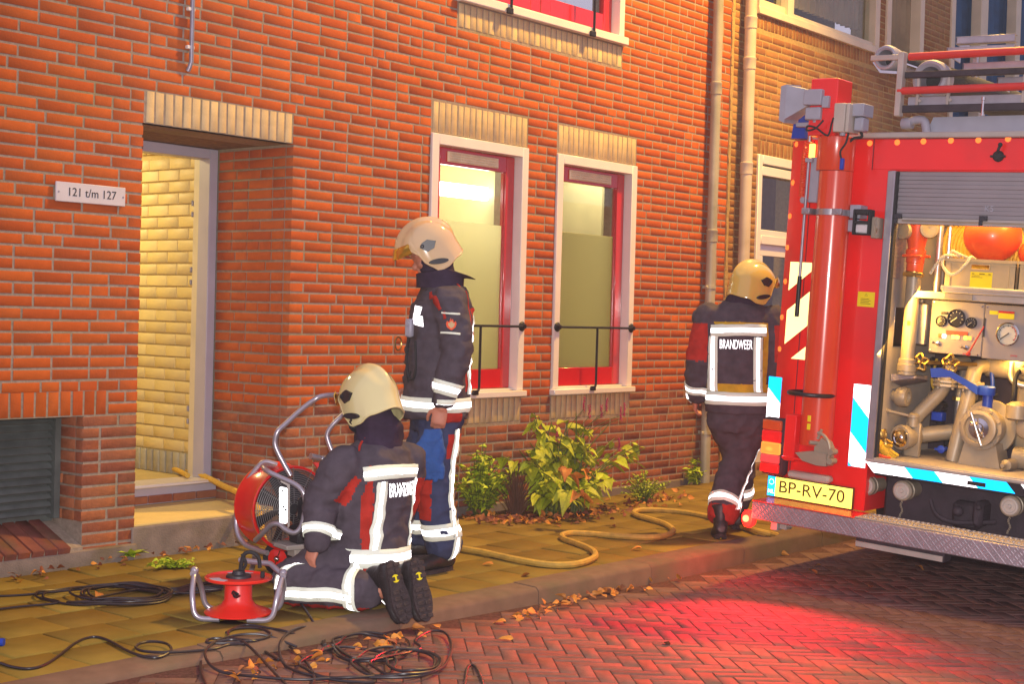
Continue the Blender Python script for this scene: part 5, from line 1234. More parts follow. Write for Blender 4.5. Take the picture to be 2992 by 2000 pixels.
def boot(ankle, toe, up, parent, sole_mat='boot_sole', shaft=.10, L_=.21):
    """ankle joint, direction of the toes, direction from sole to shin"""
    a = V(ankle); t = V(toe).normalized(); u = (V(up)-t*V(up).dot(t)).normalized(); s_ = t.cross(u)
    m = MB(); W = lambda x, z: a+t*x+u*z
    m.loft([(W(-.075, -.055), s_*.030, u*.030), (W(-.06, -.05), s_*.040, u*.045), (W(0, -.045), s_*.045, u*.055), (W(.06, -.05), s_*.046, u*.046), (W(.12, -.058), s_*.051, u*.036), (W(.17, -.062), s_*.048, u*.032), (W(.205, -.066), s_*.030, u*.022)], 18)
    m.loft([(W(-.015, -.06), s_*.045, t*.060), (W(-.012, .0), s_*.046, t*.055), (W(-.01, shaft), s_*.060, t*.064)], 18)
    me = remesh(m, .009, 4); o = skin_obj('boot', me, ['boot_leather'], parent)
    m = MB(); ol = []
    for k in range(30):
        q = 2*pi*k/30; x = .145*cos(q)+.065; y = .050*sin(q)*(1+.10*cos(q)-.22*exp(-((x-.03)/.05)**2)); ol.append((x, y))
    m.prism([a+t*x+s_*y+u*-.088 for x, y in ol], [a+t*x+s_*y+u*-.108 for x, y in ol])
    so = m.build('sole', sole_mat, o, 50)
    for k in range(9):
        x = -.055+k*.03
        if abs(k-3) < 1: continue
        for sg in (1, -1):
            q = MB(); q.obox(a+t*x+s_*sg*.020+u*-.111, (t, s_, u), (.009, .015, .004), .002); q.build('cleat', sole_mat, o)
    q = MB(); q.lathe(a+t*.005+u*-.108, -u, [(.019, 0), (.018, .003), (.001, .0035)], 16); q.build('sole_badge', 'yellow_label', o)
    return o

# ------------------------------------------------------------------ standing firefighter by the wall
def stand():
    O = V((5.69, -1.31, 0)); F = V((-.807, .591, 0)); L = V((-.591, -.807, 0)); Zv = Z3
    def W(f, l, z): return O+F*f+L*l+Zv*z
    per = empty('person', O); per.matrix_parent_inverse
    tag(per, 'firefighter standing in profile with a sodium-tinted cream helmet looking down at the doorway', 'firefighter', 'firefighters at work')
    inv = Matrix.Translation(-O)
    def fix(o): o.matrix_parent_inverse = inv; return o
    hc = W(.075, 0, 1.715); hF = (F*.90+V((0, 0, -.44))).normalized(); hU = (Zv*.9+F*.44).normalized()
    # body
    m = MB(); head_into(m, hc-hU*.03, hF, hU)
    m.tube([W(-.01, 0, 1.42), W(.03, 0, 1.54), hc-hU*.06], [.075, .062, .06], 16)
    m.loft([(W(0, 0, .80), F*.10, L*.15), (W(0, 0, 1.0), F*.10, L*.14), (W(-.01, 0, 1.25), F*.115, L*.165), (W(-.015, 0, 1.42), F*.10, L*.18), (W(-.01, 0, 1.47), F*.06, L*.10)], 20)
    armL = [W(-.015, .195, 1.42), W(-.045, .262, 1.15), W(.02, .262, .905)]; armR = [W(-.015, -.195, 1.42), W(-.02, -.255, 1.17), W(.10, -.22, .97)]
    for A, sd in ((armL, 1), (armR, -1)):
        limb(m, A, [.052, .043, .031]); d = (A[2]-A[1]).normalized(); hand_into(m, A[2]+d*.02, d*.9+Zv*-.35, L*sd+F*.25, -sd if True else sd, 1.0)
    legs = [(W(0, .095, .86), W(.02, .115, .47), W(-.03, .11, .10)), (W(0, -.095, .86), W(.04, -.20, .47), W(.02, -.295, .10))]
    for A in legs: limb(m, A, [.085, .058, .042])
    fix(skin_obj('body', remesh(m, .0065, 3), ['skin'], per))
    # trousers
    m = MB(); m.loft([(W(0, 0, 1.0), F*.13, L*.17), (W(0, 0, .85), F*.145, L*.185), (W(0, 0, .74), F*.13, L*.18)], 20)
    for A in legs: limb(m, [A[0], (A[0]+A[1])/2, A[1], (A[1]+A[2])/2, A[2]+V((0, 0, .06))], [.118, .110, .098, .098, .100])
    me = remesh(m, .013, 4, .014, (7, 7, 10), 2)
    tr = fix(skin_obj('trousers', me, ['trouser_navy', 'turnout_red'], per, lambda c, n: 1 if (.28 < c.z < .60 and ((c-O).dot(F) > .055 or False) and n.dot(F) > .35) or (.60 < c.z < .74 and n.dot(L) > .2 and (c-O).dot(F) < -.02) else 0))
    bt = bvh_of(me)
    def sub(o, par): 
        return o
    line_tape(bt, [W(-.05, .13, .76), W(-.04, .14, .6), W(-.03, .15, .40), W(-.06, .14, .17), W(-.07, .13, .06)], [L*.8-F*.6]*5, F*.8+L*.6, .050, tr, .16, 34)
    for A in legs:
        d = (A[2]-A[1]).normalized(); band(bt, A[2]+V((0, 0, .125)), d, .085, tr, .14, 30)
    # boots
    for A, tdir in ((legs[0], F*.75+L*.55), (legs[1], F)):
        fix(boot(A[2]+V((0, 0, .012)), tdir, Zv, per))
    # jacket
    m = MB()
    m.loft([(W(.010, 0, .80), F*.178, L*.225), (W(.010, 0, .88), F*.182, L*.225), (W(.006, 0, 1.05), F*.172, L*.215), (W(-.002, 0, 1.22), F*.176, L*.225), (W(-.012, 0, 1.36), F*.172, L*.235), (W(-.02, 0, 1.45), F*.145, L*.215), (W(-.02, 0, 1.51), F*.112, L*.14), (W(-.005, 0, 1.56), F*.098, L*.10)], 28)
    for A in (armL, armR):
        d = (A[2]-A[1]).normalized(); limb(m, [A[0], (A[0]+A[1])/2-F*.01, A[1], (A[1]+A[2])/2, A[2]-d*.02], [.098, .088, .082, .074, .060])
    me = remesh(m, .013, 4, .0125, (6, 6, 12), 5)
    def jc(c, n):
        q = c-O; f, l, z = q.dot(F), q.dot(L), q.z
        if .90 < z < 1.02 and l > .19 and f > .0: return 0
        if f < -.10 and .95 < z < 1.40 and .02 < l < .14: return 1
        if z < .875 and l > .10 and -.10 < f < .0: return 1
        return 0
    jk = fix(skin_obj('jacket', me, ['turnout_black', 'turnout_red'], per, jc)); bj = bvh_of(me)
    band(bj, W(.01, 0, .885), Zv, .075, jk, .36, 60)
    for A in (armL, armR):
        d = (A[2]-A[1]).normalized(); band(bj, A[2]-d*.075, d, .070, jk, .115, 30)
    line_tape(bj, [W(-.12, .09, .94), W(-.13, .09, 1.1), W(-.13, .10, 1.36)], -F, L, .05, jk, .2, 20)
    # sleeve piping, chest label, arm patch, radio, cords
    for pts, nm in (([W(.07, .16, 1.50), W(.075, .21, 1.45), W(.045, .26, 1.38)], 'piping'), ([W(-.07, .12, 1.53), W(-.10, .18, 1.47), W(-.13, .23, 1.38), W(-.14, .24, 1.30)], 'piping'), ([W(.03, .27, 1.37), W(.025, .28, 1.33)], 'piping')):
        line_tape(bj, pts, (L*.8+Zv*.5), F, .012, jk, .2, 16, [0, 1.0], (0,), ['turnout_red'], nm)
    lab = line_tape(bj, [W(.165, .08, 1.335), W(.12, .17, 1.32)], F*.7+L*.7, Zv, .055, jk, .2, 10, [0, 1.0], (0,), ['tape_white'], 'chest_tape')
    lab = line_tape(bj, [W(.165, .085, 1.385), W(.13, .15, 1.375)], F*.7+L*.7, Zv, .040, jk, .2, 10, [0, 1.0], (0,), ['tape_white'], 'chest_tape')
    pb = W(-.005, .33, 1.315)
    line_tape(bj, [W(.045, .28, 1.325), W(-.055, .28, 1.315)], L, Zv, .125, jk, .2, 8, [0, 1.0], (0,), ['hood_black'], 'sleeve_patch')
    def emblem(k, pts, mat, off):
        mm = MB(); n = L
        vs = []
        for (x, y) in pts:
            p = W(-.004, .30, 1.318)-F*x+Zv*y; h = bj.ray_cast(p+n*.15, -n, .4); vs.append((h[0] if h[0] else p)+n*off)
        mm.prism(vs, [v+n*.002 for v in vs]); fix2 = mm.build('emblem', mat, jk, 60)
    fl = [(-.022, .010), (-.026, -.005), (-.02, -.022), (-.006, -.034), (0, -.037), (.006, -.034), (.02, -.022), (.026, -.005), (.022, .010), (.012, .002), (.006, .022), (.0, .012), (-.004, .026), (-.012, .004)]
    emblem(0, fl, 'ball_orange', .007); emblem(1, [(x*.62, y*.62-.004) for x, y in fl], 'brick_cream', .0095)
    for y in (.052, -.050): line_tape(bj, [W(.040, .28, 1.318+y), W(-.048, .28, 1.312+y)], L, Zv, .010, jk, .2, 12, [0, 1.0], (0,), ['tape_grey'], 'patch_lettering', )
    # collar
    m = MB(); rg = []
    for (f, z, a, b) in ((.0, 1.50, .125, .14), (.0, 1.56, .128, .13), (-.004, 1.60, .135, .135), (-.004, 1.605, .120, .122), (.0, 1.55, .105, .11)): rg.append((W(f, 0, z), F*a, L*b))
    m.loft(rg, 24, False)
    for k, v in enumerate(m.v):
        q = v-O; fr = q.dot(F)
        if q.z > 1.57: v.z += -.03*max(0, fr/.13)-.045*max(0, -fr/.13); v -= F*.05*max(0, -fr/.13)
    fix(m.build('collar', 'hood_black', per, 60))
    m = MB(); m.loft([(W(.0, 0, 1.50), F*.10, L*.115), (W(.01, 0, 1.57), F*.098, L*.098), (W(.035, 0, 1.63), F*.100, L*.095), (W(.035, 0, 1.70), F*.10, L*.10)], 20)
    fix(skin_obj('hood', remesh(m, .011, 4, .006, (9, 9, 14), 3), ['hood_black'], per))
    fix(helmet(hc, hF, hU, 'helmet_cream_sodium', per))
    fix_e = MB()
    m = MB(); c = W(.17, .135, 1.285); nn = (F*.75+L*.65).normalized(); tt = Zv.cross(nn)
    m.obox(c+nn*.02, (tt, nn, Zv), (.022, .016, .048), .008); m.lathe(c+nn*.036+Zv*.022, nn, [(.014, 0), (.012, .005), (.001, .006)], 14)
    rad = fix(m.build('radio_speaker', 'plastic_grey', per)); 
    m = MB(); m.tube(spline([c+nn*.02-Zv*.05, W(.19, .12, 1.15), W(.185, .15, 1.04), W(.165, .18, 1.02), W(.155, .20, 1.08), W(.16, .19, 1.22)]), .0065, 8); fix(m.build('radio_cord', 'rubber', per))
    m = MB(); cc = W(.225, .05, 1.20); m.tube([cc+F*.0+Zv*.035*sin(a)+L*.012*cos(a)*1.5+F*.02*cos(a) for a in [i*2*pi/24 for i in range(24)]], .004, 6, True); fix(m.build('snap_hook', 'brass', per))
    m = MB(); m.tube(spline([W(.16, .07, 1.3), W(.185, .10, 1.1), W(.18, .12, 1.0), W(.17, .14, 1.06)]), .004, 6); fix(m.build('lanyard', 'rubber', per))
    # gloves in the hand
    g = MB(); hp_ = armL[2]+V((0, 0, -.165))+F*.055+L*.02
    g.loft([(hp_+Zv*.03, F*.045, L*.02), (hp_-Zv*.03, F*.065, L*.028), (hp_-Zv*.10, F*.075, L*.034), (hp_-Zv*.17, F*.06, L*.03), (hp_-Zv*.20, F*.04, L*.02)], 16)
    for k in range(4): g.tube([hp_-Zv*.15+F*(-.05+.032*k), hp_-Zv*(.235+.012*(k % 2))+F*(-.06+.036*k)], [.018, .012], 10)
    g.tube([hp_-Zv*.05+F*.06, hp_-Zv*.12+F*.105, hp_-Zv*.15+F*.105], [.02, .016, .012], 10)
    o = skin_obj('work_gloves', remesh(g, .008, 3, .006, (14, 14, 14), 4), ['glove_blue'], None); tag(o, 'blue work gloves held in the hand of the standing firefighter', 'gloves')
stand()

# ------------------------------------------------------------------ kneeling firefighter beside the fan
def kneel():
    F = V((.06, .99, 0)).normalized(); L = V((-F.y, F.x, 0)); Zv = Z3
    O = V((4.76, -1.80, 0))
    per = empty('person', O); tag(per, 'firefighter kneeling on the pavement, back turned, pale yellow helmet, BRANDWEER across the jacket', 'firefighter', 'firefighters at work')
    inv = Matrix.Translation(-O)
    def fix(o): o.matrix_parent_inverse = inv; return o
    hip, c1, c2, sh, nk = at(846, 1282, 6.84), at(850, 1205, 6.85), at(858, 1120, 6.85), at(862, 1052, 6.85), at(868, 1003, 6.87)
    tu = (sh-hip).normalized()
    hc = at(845, 912, 6.86); hF = (F*.95+V((0, 0, -.30))).normalized(); hU = (Zv*.95+F*.30).normalized()
    kneeL, ankL = onZ(668, 1392, .0)+V((0, 0, .075)), V((4.655, -1.935, .10)); kneeR, ankR = V((4.98, -1.52, .075)), V((4.765, -1.975, .10))
    hL, hR = hip+L*.10-Zv*.02, hip-L*.10-Zv*.02
    shL, shR = sh+L*.20-Zv*.02, sh-L*.20-Zv*.02
    elL, wrL = at(737, 1150, 6.70), at(727, 1236, 6.62)
    elR, wrR = shR+F*.10-Zv*.26-L*.03, shR+F*.30-Zv*.30+L*.06
    m = MB(); head_into(m, hc-hU*.03, hF, hU); m.tube([nk-Zv*.08, nk, hc-hU*.06], [.07, .06, .06], 14)
    m.loft([(hip, F*.12, L*.16), (c1, F*.11, L*.15), (c2, F*.12, L*.17), (sh, F*.09, L*.18), (nk, F*.06, L*.08)], 20)
    for A, B, Cc, sd in ((shL, elL, wrL, 1), (shR, elR, wrR, -1)):
        limb(m, [A, B, Cc], [.052, .043, .031]); d = (Cc-B).normalized(); hand_into(m, Cc+d*.01, d+F*.4, L*sd+Zv*.3, -sd, .6, .95)
    for A, B, Cc in ((hL, kneeL, ankL), (hR, kneeR, ankR)): limb(m, [A, B], [.085, .062]); limb(m, [B, Cc], [.058, .042])
    fix(skin_obj('body', remesh(m, .0075, 3), ['skin'], per))
    # trousers
    m = MB(); m.loft([(c1, F*.15, L*.18), (hip, F*.16, L*.20), (hip-Zv*.09, F*.14, L*.18)], 20)
    for A, B, Cc in ((hL, kneeL, ankL), (hR, kneeR, ankR)):
        B2 = B+V((0, 0, .022)); limb(m, [A+Zv*.02, (A+B2)/2+Zv*.045, B2+Zv*.03], [.115, .108, .092]); e = (Cc-B).normalized(); limb(m, [B2, (B2+Cc)/2, Cc-e*.06], [.090, .094, .088])
    me = remesh(m, .012, 4, .013, (8, 8, 9), 7)
    for v in me.vertices:
        if v.co.z < .004: v.co.z = .004
    tr = fix(skin_obj('trousers', me, ['turnout_black', 'turnout_red'], per, lambda c, n: 1 if c.z < .030 else 0)); bt = bvh_of(me)
    eL = (ankL-kneeL).normalized(); side = V((eL.y, -eL.x, 0)); side = side if side.dot(CAM-O) > 0 else -side
    line_tape(bt, [kneeL-eL*.015+Zv*.005, kneeL+eL*.10-Zv*.0, kneeL+eL*.22-Zv*.002, ankL-eL*.10-Zv*.02], side, Zv, .062, tr, .2, 26)
    band(bt, ankL-eL*.115, eL, .055, tr, .16, 34)
    # tape up the front of the left thigh
    tdir = (hL-kneeL).normalized(); line_tape(bt, [kneeL+Zv*.0-eL*.045, kneeL+Zv*.06-eL*.035, kneeL+Zv*.105+eL*.0, kneeL+Zv*.12+eL*.05], side*.9+Zv*.25, eL, .040, tr, .2, 18)
    eR = (ankR-kneeR).normalized(); band(bt, ankR-eR*.10, eR, .05, tr, .16, 30)
    # boots: toes on the ground, soles turned to the camera
    back = V((-.25, -.97, 0)).normalized()
    for A, lean in ((ankL, -.30), (ankR, .02)):
        td = V((lean*-.3, -.28, -.93)); upd = (-back*.96+V((.0, 0, -.25)))
        fix(boot(A+V((0, -.03, .055)), td, upd, per, shaft=.08))
    # jacket
    m = MB()
    m.loft([(hip-Zv*.075, F*.172, L*.205), (hip-Zv*.0, F*.178, L*.207), (c1, F*.160, L*.200), (c2, F*.165, L*.212), (sh-tu*.03, F*.150, L*.215), (sh+tu*.035, F*.120, L*.175), (nk-Zv*.01, F*.095, L*.11), (nk+Zv*.04, F*.085, L*.09)], 28)
    limb(m, [shL, (shL+elL)/2+L*.01, elL, (elL+wrL)/2, wrL], [.096, .088, .084, .076, .066]); limb(m, [shR, elR, wrR], [.096, .082, .066])
    me = remesh(m, .0125, 4, .012, (6, 6, 11), 9)
    def jc(c, n):
        q = c-sh; l, f = q.dot(L), q.dot(F)
        z = c.z; 
        if .128 < l < .172 and f < .06 and z < sh.z-.02 and z > .10: return 1 if l < .13+.05*max(0, min(1, (sh.z-z)/.2)) else 0
        if l < -.17 and z < sh.z-.1 and f < 0: return 1
        ab = elL-shL; t_ = max(0, min(1, (c-shL).dot(ab)/ab.length_squared)); dd = (c-shL-ab*t_)
        if .05 < t_ < .80 and l > .165 and dd.length < .115 and (dd.normalized().dot(-F*.75-L*.66) > .74-.25*t_): return 1
        return 0
    jk = fix(skin_obj('jacket', me, ['turnout_black', 'turnout_red'], per, jc)); bj = bvh_of(me)
    band(bj, hip+Zv*.025, tu*.4+Zv*.6+F*.02, .085, jk, .36, 64)
    d = (wrL-elL).normalized(); band(bj, wrL-d*.035, d, .05, jk, .115, 30); d = (wrR-elR).normalized(); band(bj, wrR-d*.035, d, .05, jk, .115, 30)
    zt = sh.z-.055
    line_tape(bj, [sh+L*.165-Zv*.055, sh+L*.05-Zv*.045, sh-L*.08-Zv*.05, sh-L*.19-Zv*.06], -F, Zv, .062, jk, .4, 34)
    for l in (.085, -.150):
        line_tape(bj, [sh+L*l-Zv*.09, c2+L*l, c1+L*(l+.006), hip+L*(l+.01)+Zv*.07], -F, L, .055, jk, .4, 30)
    line_tape(bj, [sh+L*.09+tu*.09, sh+L*.125+tu*.045, sh+L*.15-Zv*.0], -F*.7+Zv*.7, L, .014, jk, .25, 14, [0, 1.0], (0,), ['turnout_red'], 'piping')
    sewn_text(bj, 'BRANDWEER', .092, sh-L*.042-Zv*.135, -L, Zv, jk, 'tape_white', .35)
    m = MB(); m.loft([(sh+tu*.02, F*.11, L*.13), (nk-Zv*.01, F*.112, L*.118), (nk+Zv*.06, F*.115, L*.115), (hc-Zv*.06, F*.11, L*.105), (hc, F*.09, L*.09)], 22)
    me = remesh(m, .011, 4, .007, (9, 9, 14), 13); fix(skin_obj('hood', me, ['hood_black'], per))
    fix(helmet(hc, hF, hU, 'helmet_cream', per, True))
    m = MB(); cpt = hc+hF*.05+L*.10-hU*.13; m.tube(spline([hc+L*.128-hU*.10, cpt, hc+hF*.06+L*.04-hU*.16]), .008, 8); m.obox(hc+L*.12-hU*.125+hF*.01, (hF, L, hU), (.018, .008, .022), .004); fix(m.build('chin_strap', 'helmet_dark', per))
kneel()

# ------------------------------------------------------------------ walking firefighter beside the engine
def walk():
    F = V((.80, .60, 0)); L = V((-.60, .80, 0)); Zv = Z3; dp = 9.25
    O = V((7.93, -1.70, 0)); per = empty('person', O); tag(per, 'firefighter walking away between the drainpipes and the fire engine', 'firefighter', 'firefighters at work')
    inv = Matrix.Translation(-O)
    def fix(o): o.matrix_parent_inverse = inv; return o
    hc = at(1724, 652, dp); hF = V((.92, -.36, -.12)).normalized(); hU = V((.1, 0, 1)).normalized()
    hip, c1, c2, sh, nk = at(1692, 955, dp), at(1692, 880, dp), at(1692, 790, dp), at(1695, 722, dp), at(1703, 690, dp)
    shL, shR = sh+L*.205-Zv*.02, sh-L*.205-Zv*.02
    elL, wrL = shL+L*.05-F*.03-Zv*.27, shL+L*.055+F*.05-Zv*.50
    elR, wrR = shR-L*.05-F*.05-Zv*.27, shR-L*.03+F*.05-Zv*.50
    aL, aR = V((7.80, -1.80, .11)), V((8.36, -1.72, .13))
    hL, hR = hip+L*.09-Zv*.03, hip-L*.09-Zv*.03
    legs = [(hL, (hL+aR)/2+F*.05+V((0, 0, .02)), aR+L*.12), (hR, (hR+aL)/2+F*.12, aL)]
    m = MB(); head_into(m, hc-hU*.03, hF, hU); m.tube([nk-Zv*.08, nk, hc-hU*.06], [.07, .06, .06], 14)
    m.loft([(hip, F*.11, L*.16), (c1, F*.11, L*.15), (c2, F*.12, L*.17), (sh, F*.09, L*.18), (nk, F*.06, L*.08)], 20)
    for A, B, Cc, sd in ((shL, elL, wrL, 1), (shR, elR, wrR, -1)):
        limb(m, [A, B, Cc], [.052, .043, .031]); d = (Cc-B).normalized(); hand_into(m, Cc+d*.01, d, L*sd, -sd, .7)
    for A in legs: limb(m, A, [.085, .06, .042])
    fix(skin_obj('body', remesh(m, .0085, 3), ['skin'], per))
    m = MB(); m.loft([(c1, F*.14, L*.18), (hip, F*.15, L*.19), (hip-Zv*.1, F*.13, L*.17)], 20)
    for A in legs: limb(m, [A[0], A[1], A[2]+(A[1]-A[2]).normalized()*.07], [.118, .10, .10])
    me = remesh(m, .014, 4, .014, (7, 7, 9), 17); tr = fix(skin_obj('trousers', me, ['turnout_black', 'turnout_red'], per, lambda c, n: 1 if c.z < .22 and n.dot(F) < -.2 and (c-aL).length < .16 else 0)); bt = bvh_of(me)  # red on the rear cuff is the low red lamp's glow, painted in
    for A in legs: d = (A[2]-A[1]).normalized(); band(bt, A[2]-d*.13, d, .075, tr, .15, 28)
    A = legs[1]; line_tape(bt, [A[0]-L*.1-Zv*.1, A[1]-L*.09, A[2]-L*.08+Zv*.08], -L*.7-F*.7, F*.7-L*.7, .05, tr, .2, 24)
    fix(boot(aL+V((0, 0, .0)), F*.92+Zv*-.25, Zv*.9+F*.3, per)); fix(boot(aR+L*.12+V((0, 0, -.018)), F, Zv, per))
    m = MB(); m.loft([(hip+Zv*.02, F*.165, L*.215), (hip+Zv*.12, F*.165, L*.212), (c1, F*.16, L*.21), (c2, F*.168, L*.225), (sh-Zv*.02, F*.15, L*.225), (sh+Zv*.035, F*.12, L*.18), (nk, F*.095, L*.11), (nk+Zv*.05, F*.085, L*.09)], 28)
    for A in ((shL, elL, wrL), (shR, elR, wrR)): limb(m, A, [.094, .082, .066])
    me = remesh(m, .013, 4, .011, (6, 6, 11), 21)
    def jc(c, n):
        q = c-sh; l, f, z = q.dot(L), q.dot(F), c.z
        if abs(l) > .21 and -.30 < z-sh.z < -.06: return 1
        if f < -.03 and -.085 < z-sh.z < -.045 and abs(l) < .17: return 2
        if f < -.03 and -.17 < l < -.135 and z > c1.z-.02 and z < sh.z-.06: return 2
        if f < -.03 and abs(l) < .2 and -.06 < z-c1.z < .005: return 2
        return 0
    jk = fix(skin_obj('jacket', me, ['turnout_black', 'turnout_red', 'turnout_yellow'], per, jc)); bj = bvh_of(me)
    zb = at(1690, 912, dp).z; band(bj, V((hip.x, hip.y, zb)), Zv, .082, jk, .36, 56)
    line_tape(bj, [sh+L*.19-Zv*.105, sh-Zv*.095, sh-L*.155-Zv*.095], -F, Zv, .075, jk, .4, 24)
    for l in (.172, -.105): line_tape(bj, [sh+L*l-Zv*.14, c2+L*l, c1+L*l, V((hip.x, hip.y, zb+.045))+L*l], -F, L, .058, jk, .4, 26)
    for A, B in ((elL, wrL), (elR, wrR)): d = (B-A).normalized(); band(bj, B-d*.05, d, .06, jk, .115, 26)
    sewn_text(bj, 'BRANDWEER', .085, sh+L*.035-Zv*.19, -L, Zv, jk, 'tape_white', .40)
    m = MB(); m.loft([(sh+Zv*.02, F*.11, L*.13), (nk, F*.11, L*.115), (nk+Zv*.06, F*.11, L*.11), (hc-Zv*.03, F*.10, L*.10)], 22)
    fix(skin_obj('hood', remesh(m, .012, 4, .006, (9, 9, 14), 23), ['hood_black'], per))
    fix(helmet(hc, hF, hU, 'helmet_cream_lit', per))
walk()
# ================================================================== FAN, REEL, CABLES, HOSES
M('tube_grey', (.42, .38, .42), .3, metal=.55, var=.08, scale=10, coat=.2)
M('fan_red', (.72, .018, .012), .28, var=.05, coat=.4)
M('reel_red', (.80, .028, .016), .35, var=.06, scale=8, coat=.3)
M('grille_wire', (.25, .24, .24), .35, metal=.6)
M('fan_dark', (.025, .022, .026), .5, var=.3)
M('cable_black', (.022, .015, .018), .38, var=.15, coat=.2)
M('hose_worn', (.50, .32, .05), .7, var=.18, scale=25, bump=.3, bscale=300, dirt=(.33, .22, .06, .4), dscale=6)
M('hose_bright', (.66, .40, .035), .6, var=.12, scale=25, bump=.3, bscale=300)
def gz(x, y): return 0. if y > KY+.01 else roadz(x)
def gnd(u, v, h=0.):
    p = onZ(u, v, 0.)
    if p.y < KY: p = onroad(u, v)
    return p+V((0, 0, h))
def z4(x, y): return ((660+x/2.0625)/K, (1100+y/2.0625)/K)
def c7(x, y): return (x/2.24/K, (1300+y/2.24)/K)
# ---- positive pressure fan
A_ = V((cos(radians(76)), sin(radians(76)), 0)).normalized(); Sd = V((A_.y, -A_.x, 0))
fc = at(668, 1166, 7.36)
fan = empty('smoke_fan', V((fc.x, fc.y, 0))); tag(fan, 'red portable fan in a bent grey tube frame beside the doorway step', 'fan')
FI = Matrix.Translation((-fc.x, -fc.y, 0))
def fp(m, name, mats, par=None, ang=38):
    o = m.build(name, mats, par or fan, ang)
    if par is None: o.matrix_parent_inverse = FI
    return o
R_ = .215
m = MB(); m.lathe(fc, A_, [(R_-.012, 0), (R_-.002, -.006), (R_+.004, .0), (R_+.002, .01), (R_, .03), (R_, .19), (R_+.006, .20), (R_+.004, .212), (R_-.012, .212), (R_-.012, 0)], 48, False); fp(m, 'shroud', 'fan_red')
m = MB()
for sgn, off in ((1, -.008), (1, .208)):
    for k in range(17):
        r = .03+k*.0108; m.tube([fc+A_*(off-.02*(1-(r/R_)**2)*(1 if off < 0 else -1))+(Sd*cos(a)+Z3*sin(a))*r for a in [i*2*pi/40 for i in range(40)]], .0016, 4, True)
    for k in range(12):
        a = k*pi/6; m.tube([fc+A_*(off-.02*(1 if off < 0 else -1))+(Sd*cos(a)+Z3*sin(a))*.03, fc+A_*off+(Sd*cos(a)+Z3*sin(a))*(R_-.005)], .0024, 4)
g_ = fp(m, 'guard_grille', 'grille_wire'); g_['kind'] = 'stuff'
m = MB(); m.lathe(fc, A_, [(.045, .02), (.055, .03), (.055, .10), (.03, .13)], 20); rot = fp(m, 'hub', 'fan_dark')
for k in range(7):
    m = MB(); a = k*2*pi/7; d = Sd*cos(a)+Z3*sin(a); t = -Sd*sin(a)+Z3*cos(a)
    m.prism([fc+A_*.05+d*.05+t*-.02, fc+A_*.09+d*.05+t*.02, fc+A_*.12+d*.19+t*.05, fc+A_*.05+d*.195+t*-.04], [fc+A_*.056+d*.05+t*-.02, fc+A_*.096+d*.05+t*.02, fc+A_*.126+d*.19+t*.05, fc+A_*.056+d*.195+t*-.04]); fp(m, 'blade', 'fan_dark', rot)
for o in rot.children: o.matrix_parent_inverse = Matrix.Identity(4)
m = MB(); m.box((-.07, -.055, -.06), (.07, .055, .06), .015); m.xf(Matrix.Translation(fc-A_*.07+Sd*.09+Z3*.0) @ Matrix.Rotation(radians(-14), 4, 'Z'))
for k in range(6): m.obox(fc-A_*.13+Sd*(.05+.016*k), (Sd, A_, Z3), (.004, .01, .05))
m.obox(fc-A_*.08+Sd*.06-Z3*.12, (Sd, A_, Z3), (.09, .05, .045), .01)
fp(m, 'engine', 'fan_dark')
m = MB(); m.obox(fc-A_*.06+Sd*.02-Z3*.175, (Sd, A_, Z3), (.12, .09, .012), .004); m.obox(fc-A_*.08-Z3*.20, (Sd, A_, Z3), (.04, .04, .03), .004); fp(m, 'engine_bed', 'alu_matt')
def tb(pts, name, r=.0135, rad=.06):
    m = MB(); m.tube(spline([at(*z4(x, y), d) for x, y, d in pts], 7), r, 12); return fp(m, name, 'tube_grey')
tb([(310, 535, 7.42), (240, 517, 7.42), (195, 545, 7.42), (130, 635, 7.42), (80, 750, 7.42), (62, 860, 7.42), (72, 950, 7.40), (115, 1015, 7.36), (190, 1048, 7.30), (250, 1068, 7.25)], 'frame_hoop')
tb([(300, 545, 7.42), (232, 545, 7.26), (250, 572, 7.18), (330, 612, 7.15), (420, 655, 7.13), (465, 700, 7.12), (480, 765, 7.12), (470, 850, 7.12), (448, 918, 7.12), (410, 945, 7.12), (360, 925, 7.13), (320, 893, 7.14), (275, 897, 7.16), (225, 945, 7.2), (178, 990, 7.28)], 'frame_hoop')
tb([(390, 600, 7.24), (345, 520, 7.24), (305, 440, 7.24), (296, 395, 7.24), (312, 335, 7.24), (360, 288, 7.26), (450, 205, 7.30), (525, 148, 7.33), (580, 120, 7.35), (690, 113, 7.45), (800, 115, 7.58)], 'push_handle')
tb([(690, 560, 7.62), (645, 465, 7.62), (614, 385, 7.62), (612, 345, 7.62), (640, 298, 7.62), (700, 238, 7.62), (780, 170, 7.60), (800, 115, 7.58)], 'push_handle')
m = MB(); n_ = (CAM-fc); n_.z = 0; n_.normalize(); tt = V((-n_.y, n_.x, 0))
def plate(x0, x1, y0, y1, dep, th): 
    ol = [at(*z4(x, y), dep) for x, y in ((x0+6, y0), (x1-8, y0+6), (x1, y0+14), (x1, y1-10), (x1-8, y1), (x0+6, y1-4), (x0, y1-14), (x0, y0+10))]
    return ol, [p-n_*th for p in ol]
m.prism(*plate(322, 371, 668, 890, 7.09, .004)); lp_ = fp(m, 'name_plate', 'retro_white')
m = MB(); ol = [at(*z4(x, y), 7.10) for x, y in ((330, 630), (386, 655), (384, 905), (372, 918), (368, 660), (330, 640))]; m.prism(ol, [p-n_*.012 for p in ol]); fp(m, 'stay_bar', 'alu_matt')
m = MB()
for (x, y) in ((340, 690), (348, 790), (360, 806)): m.lathe(at(*z4(x, y), 7.088), n_, [(.006, 0), (.005, .003), (.001, .003)], 8)
fp(m, 'rivets', 'fan_dark')
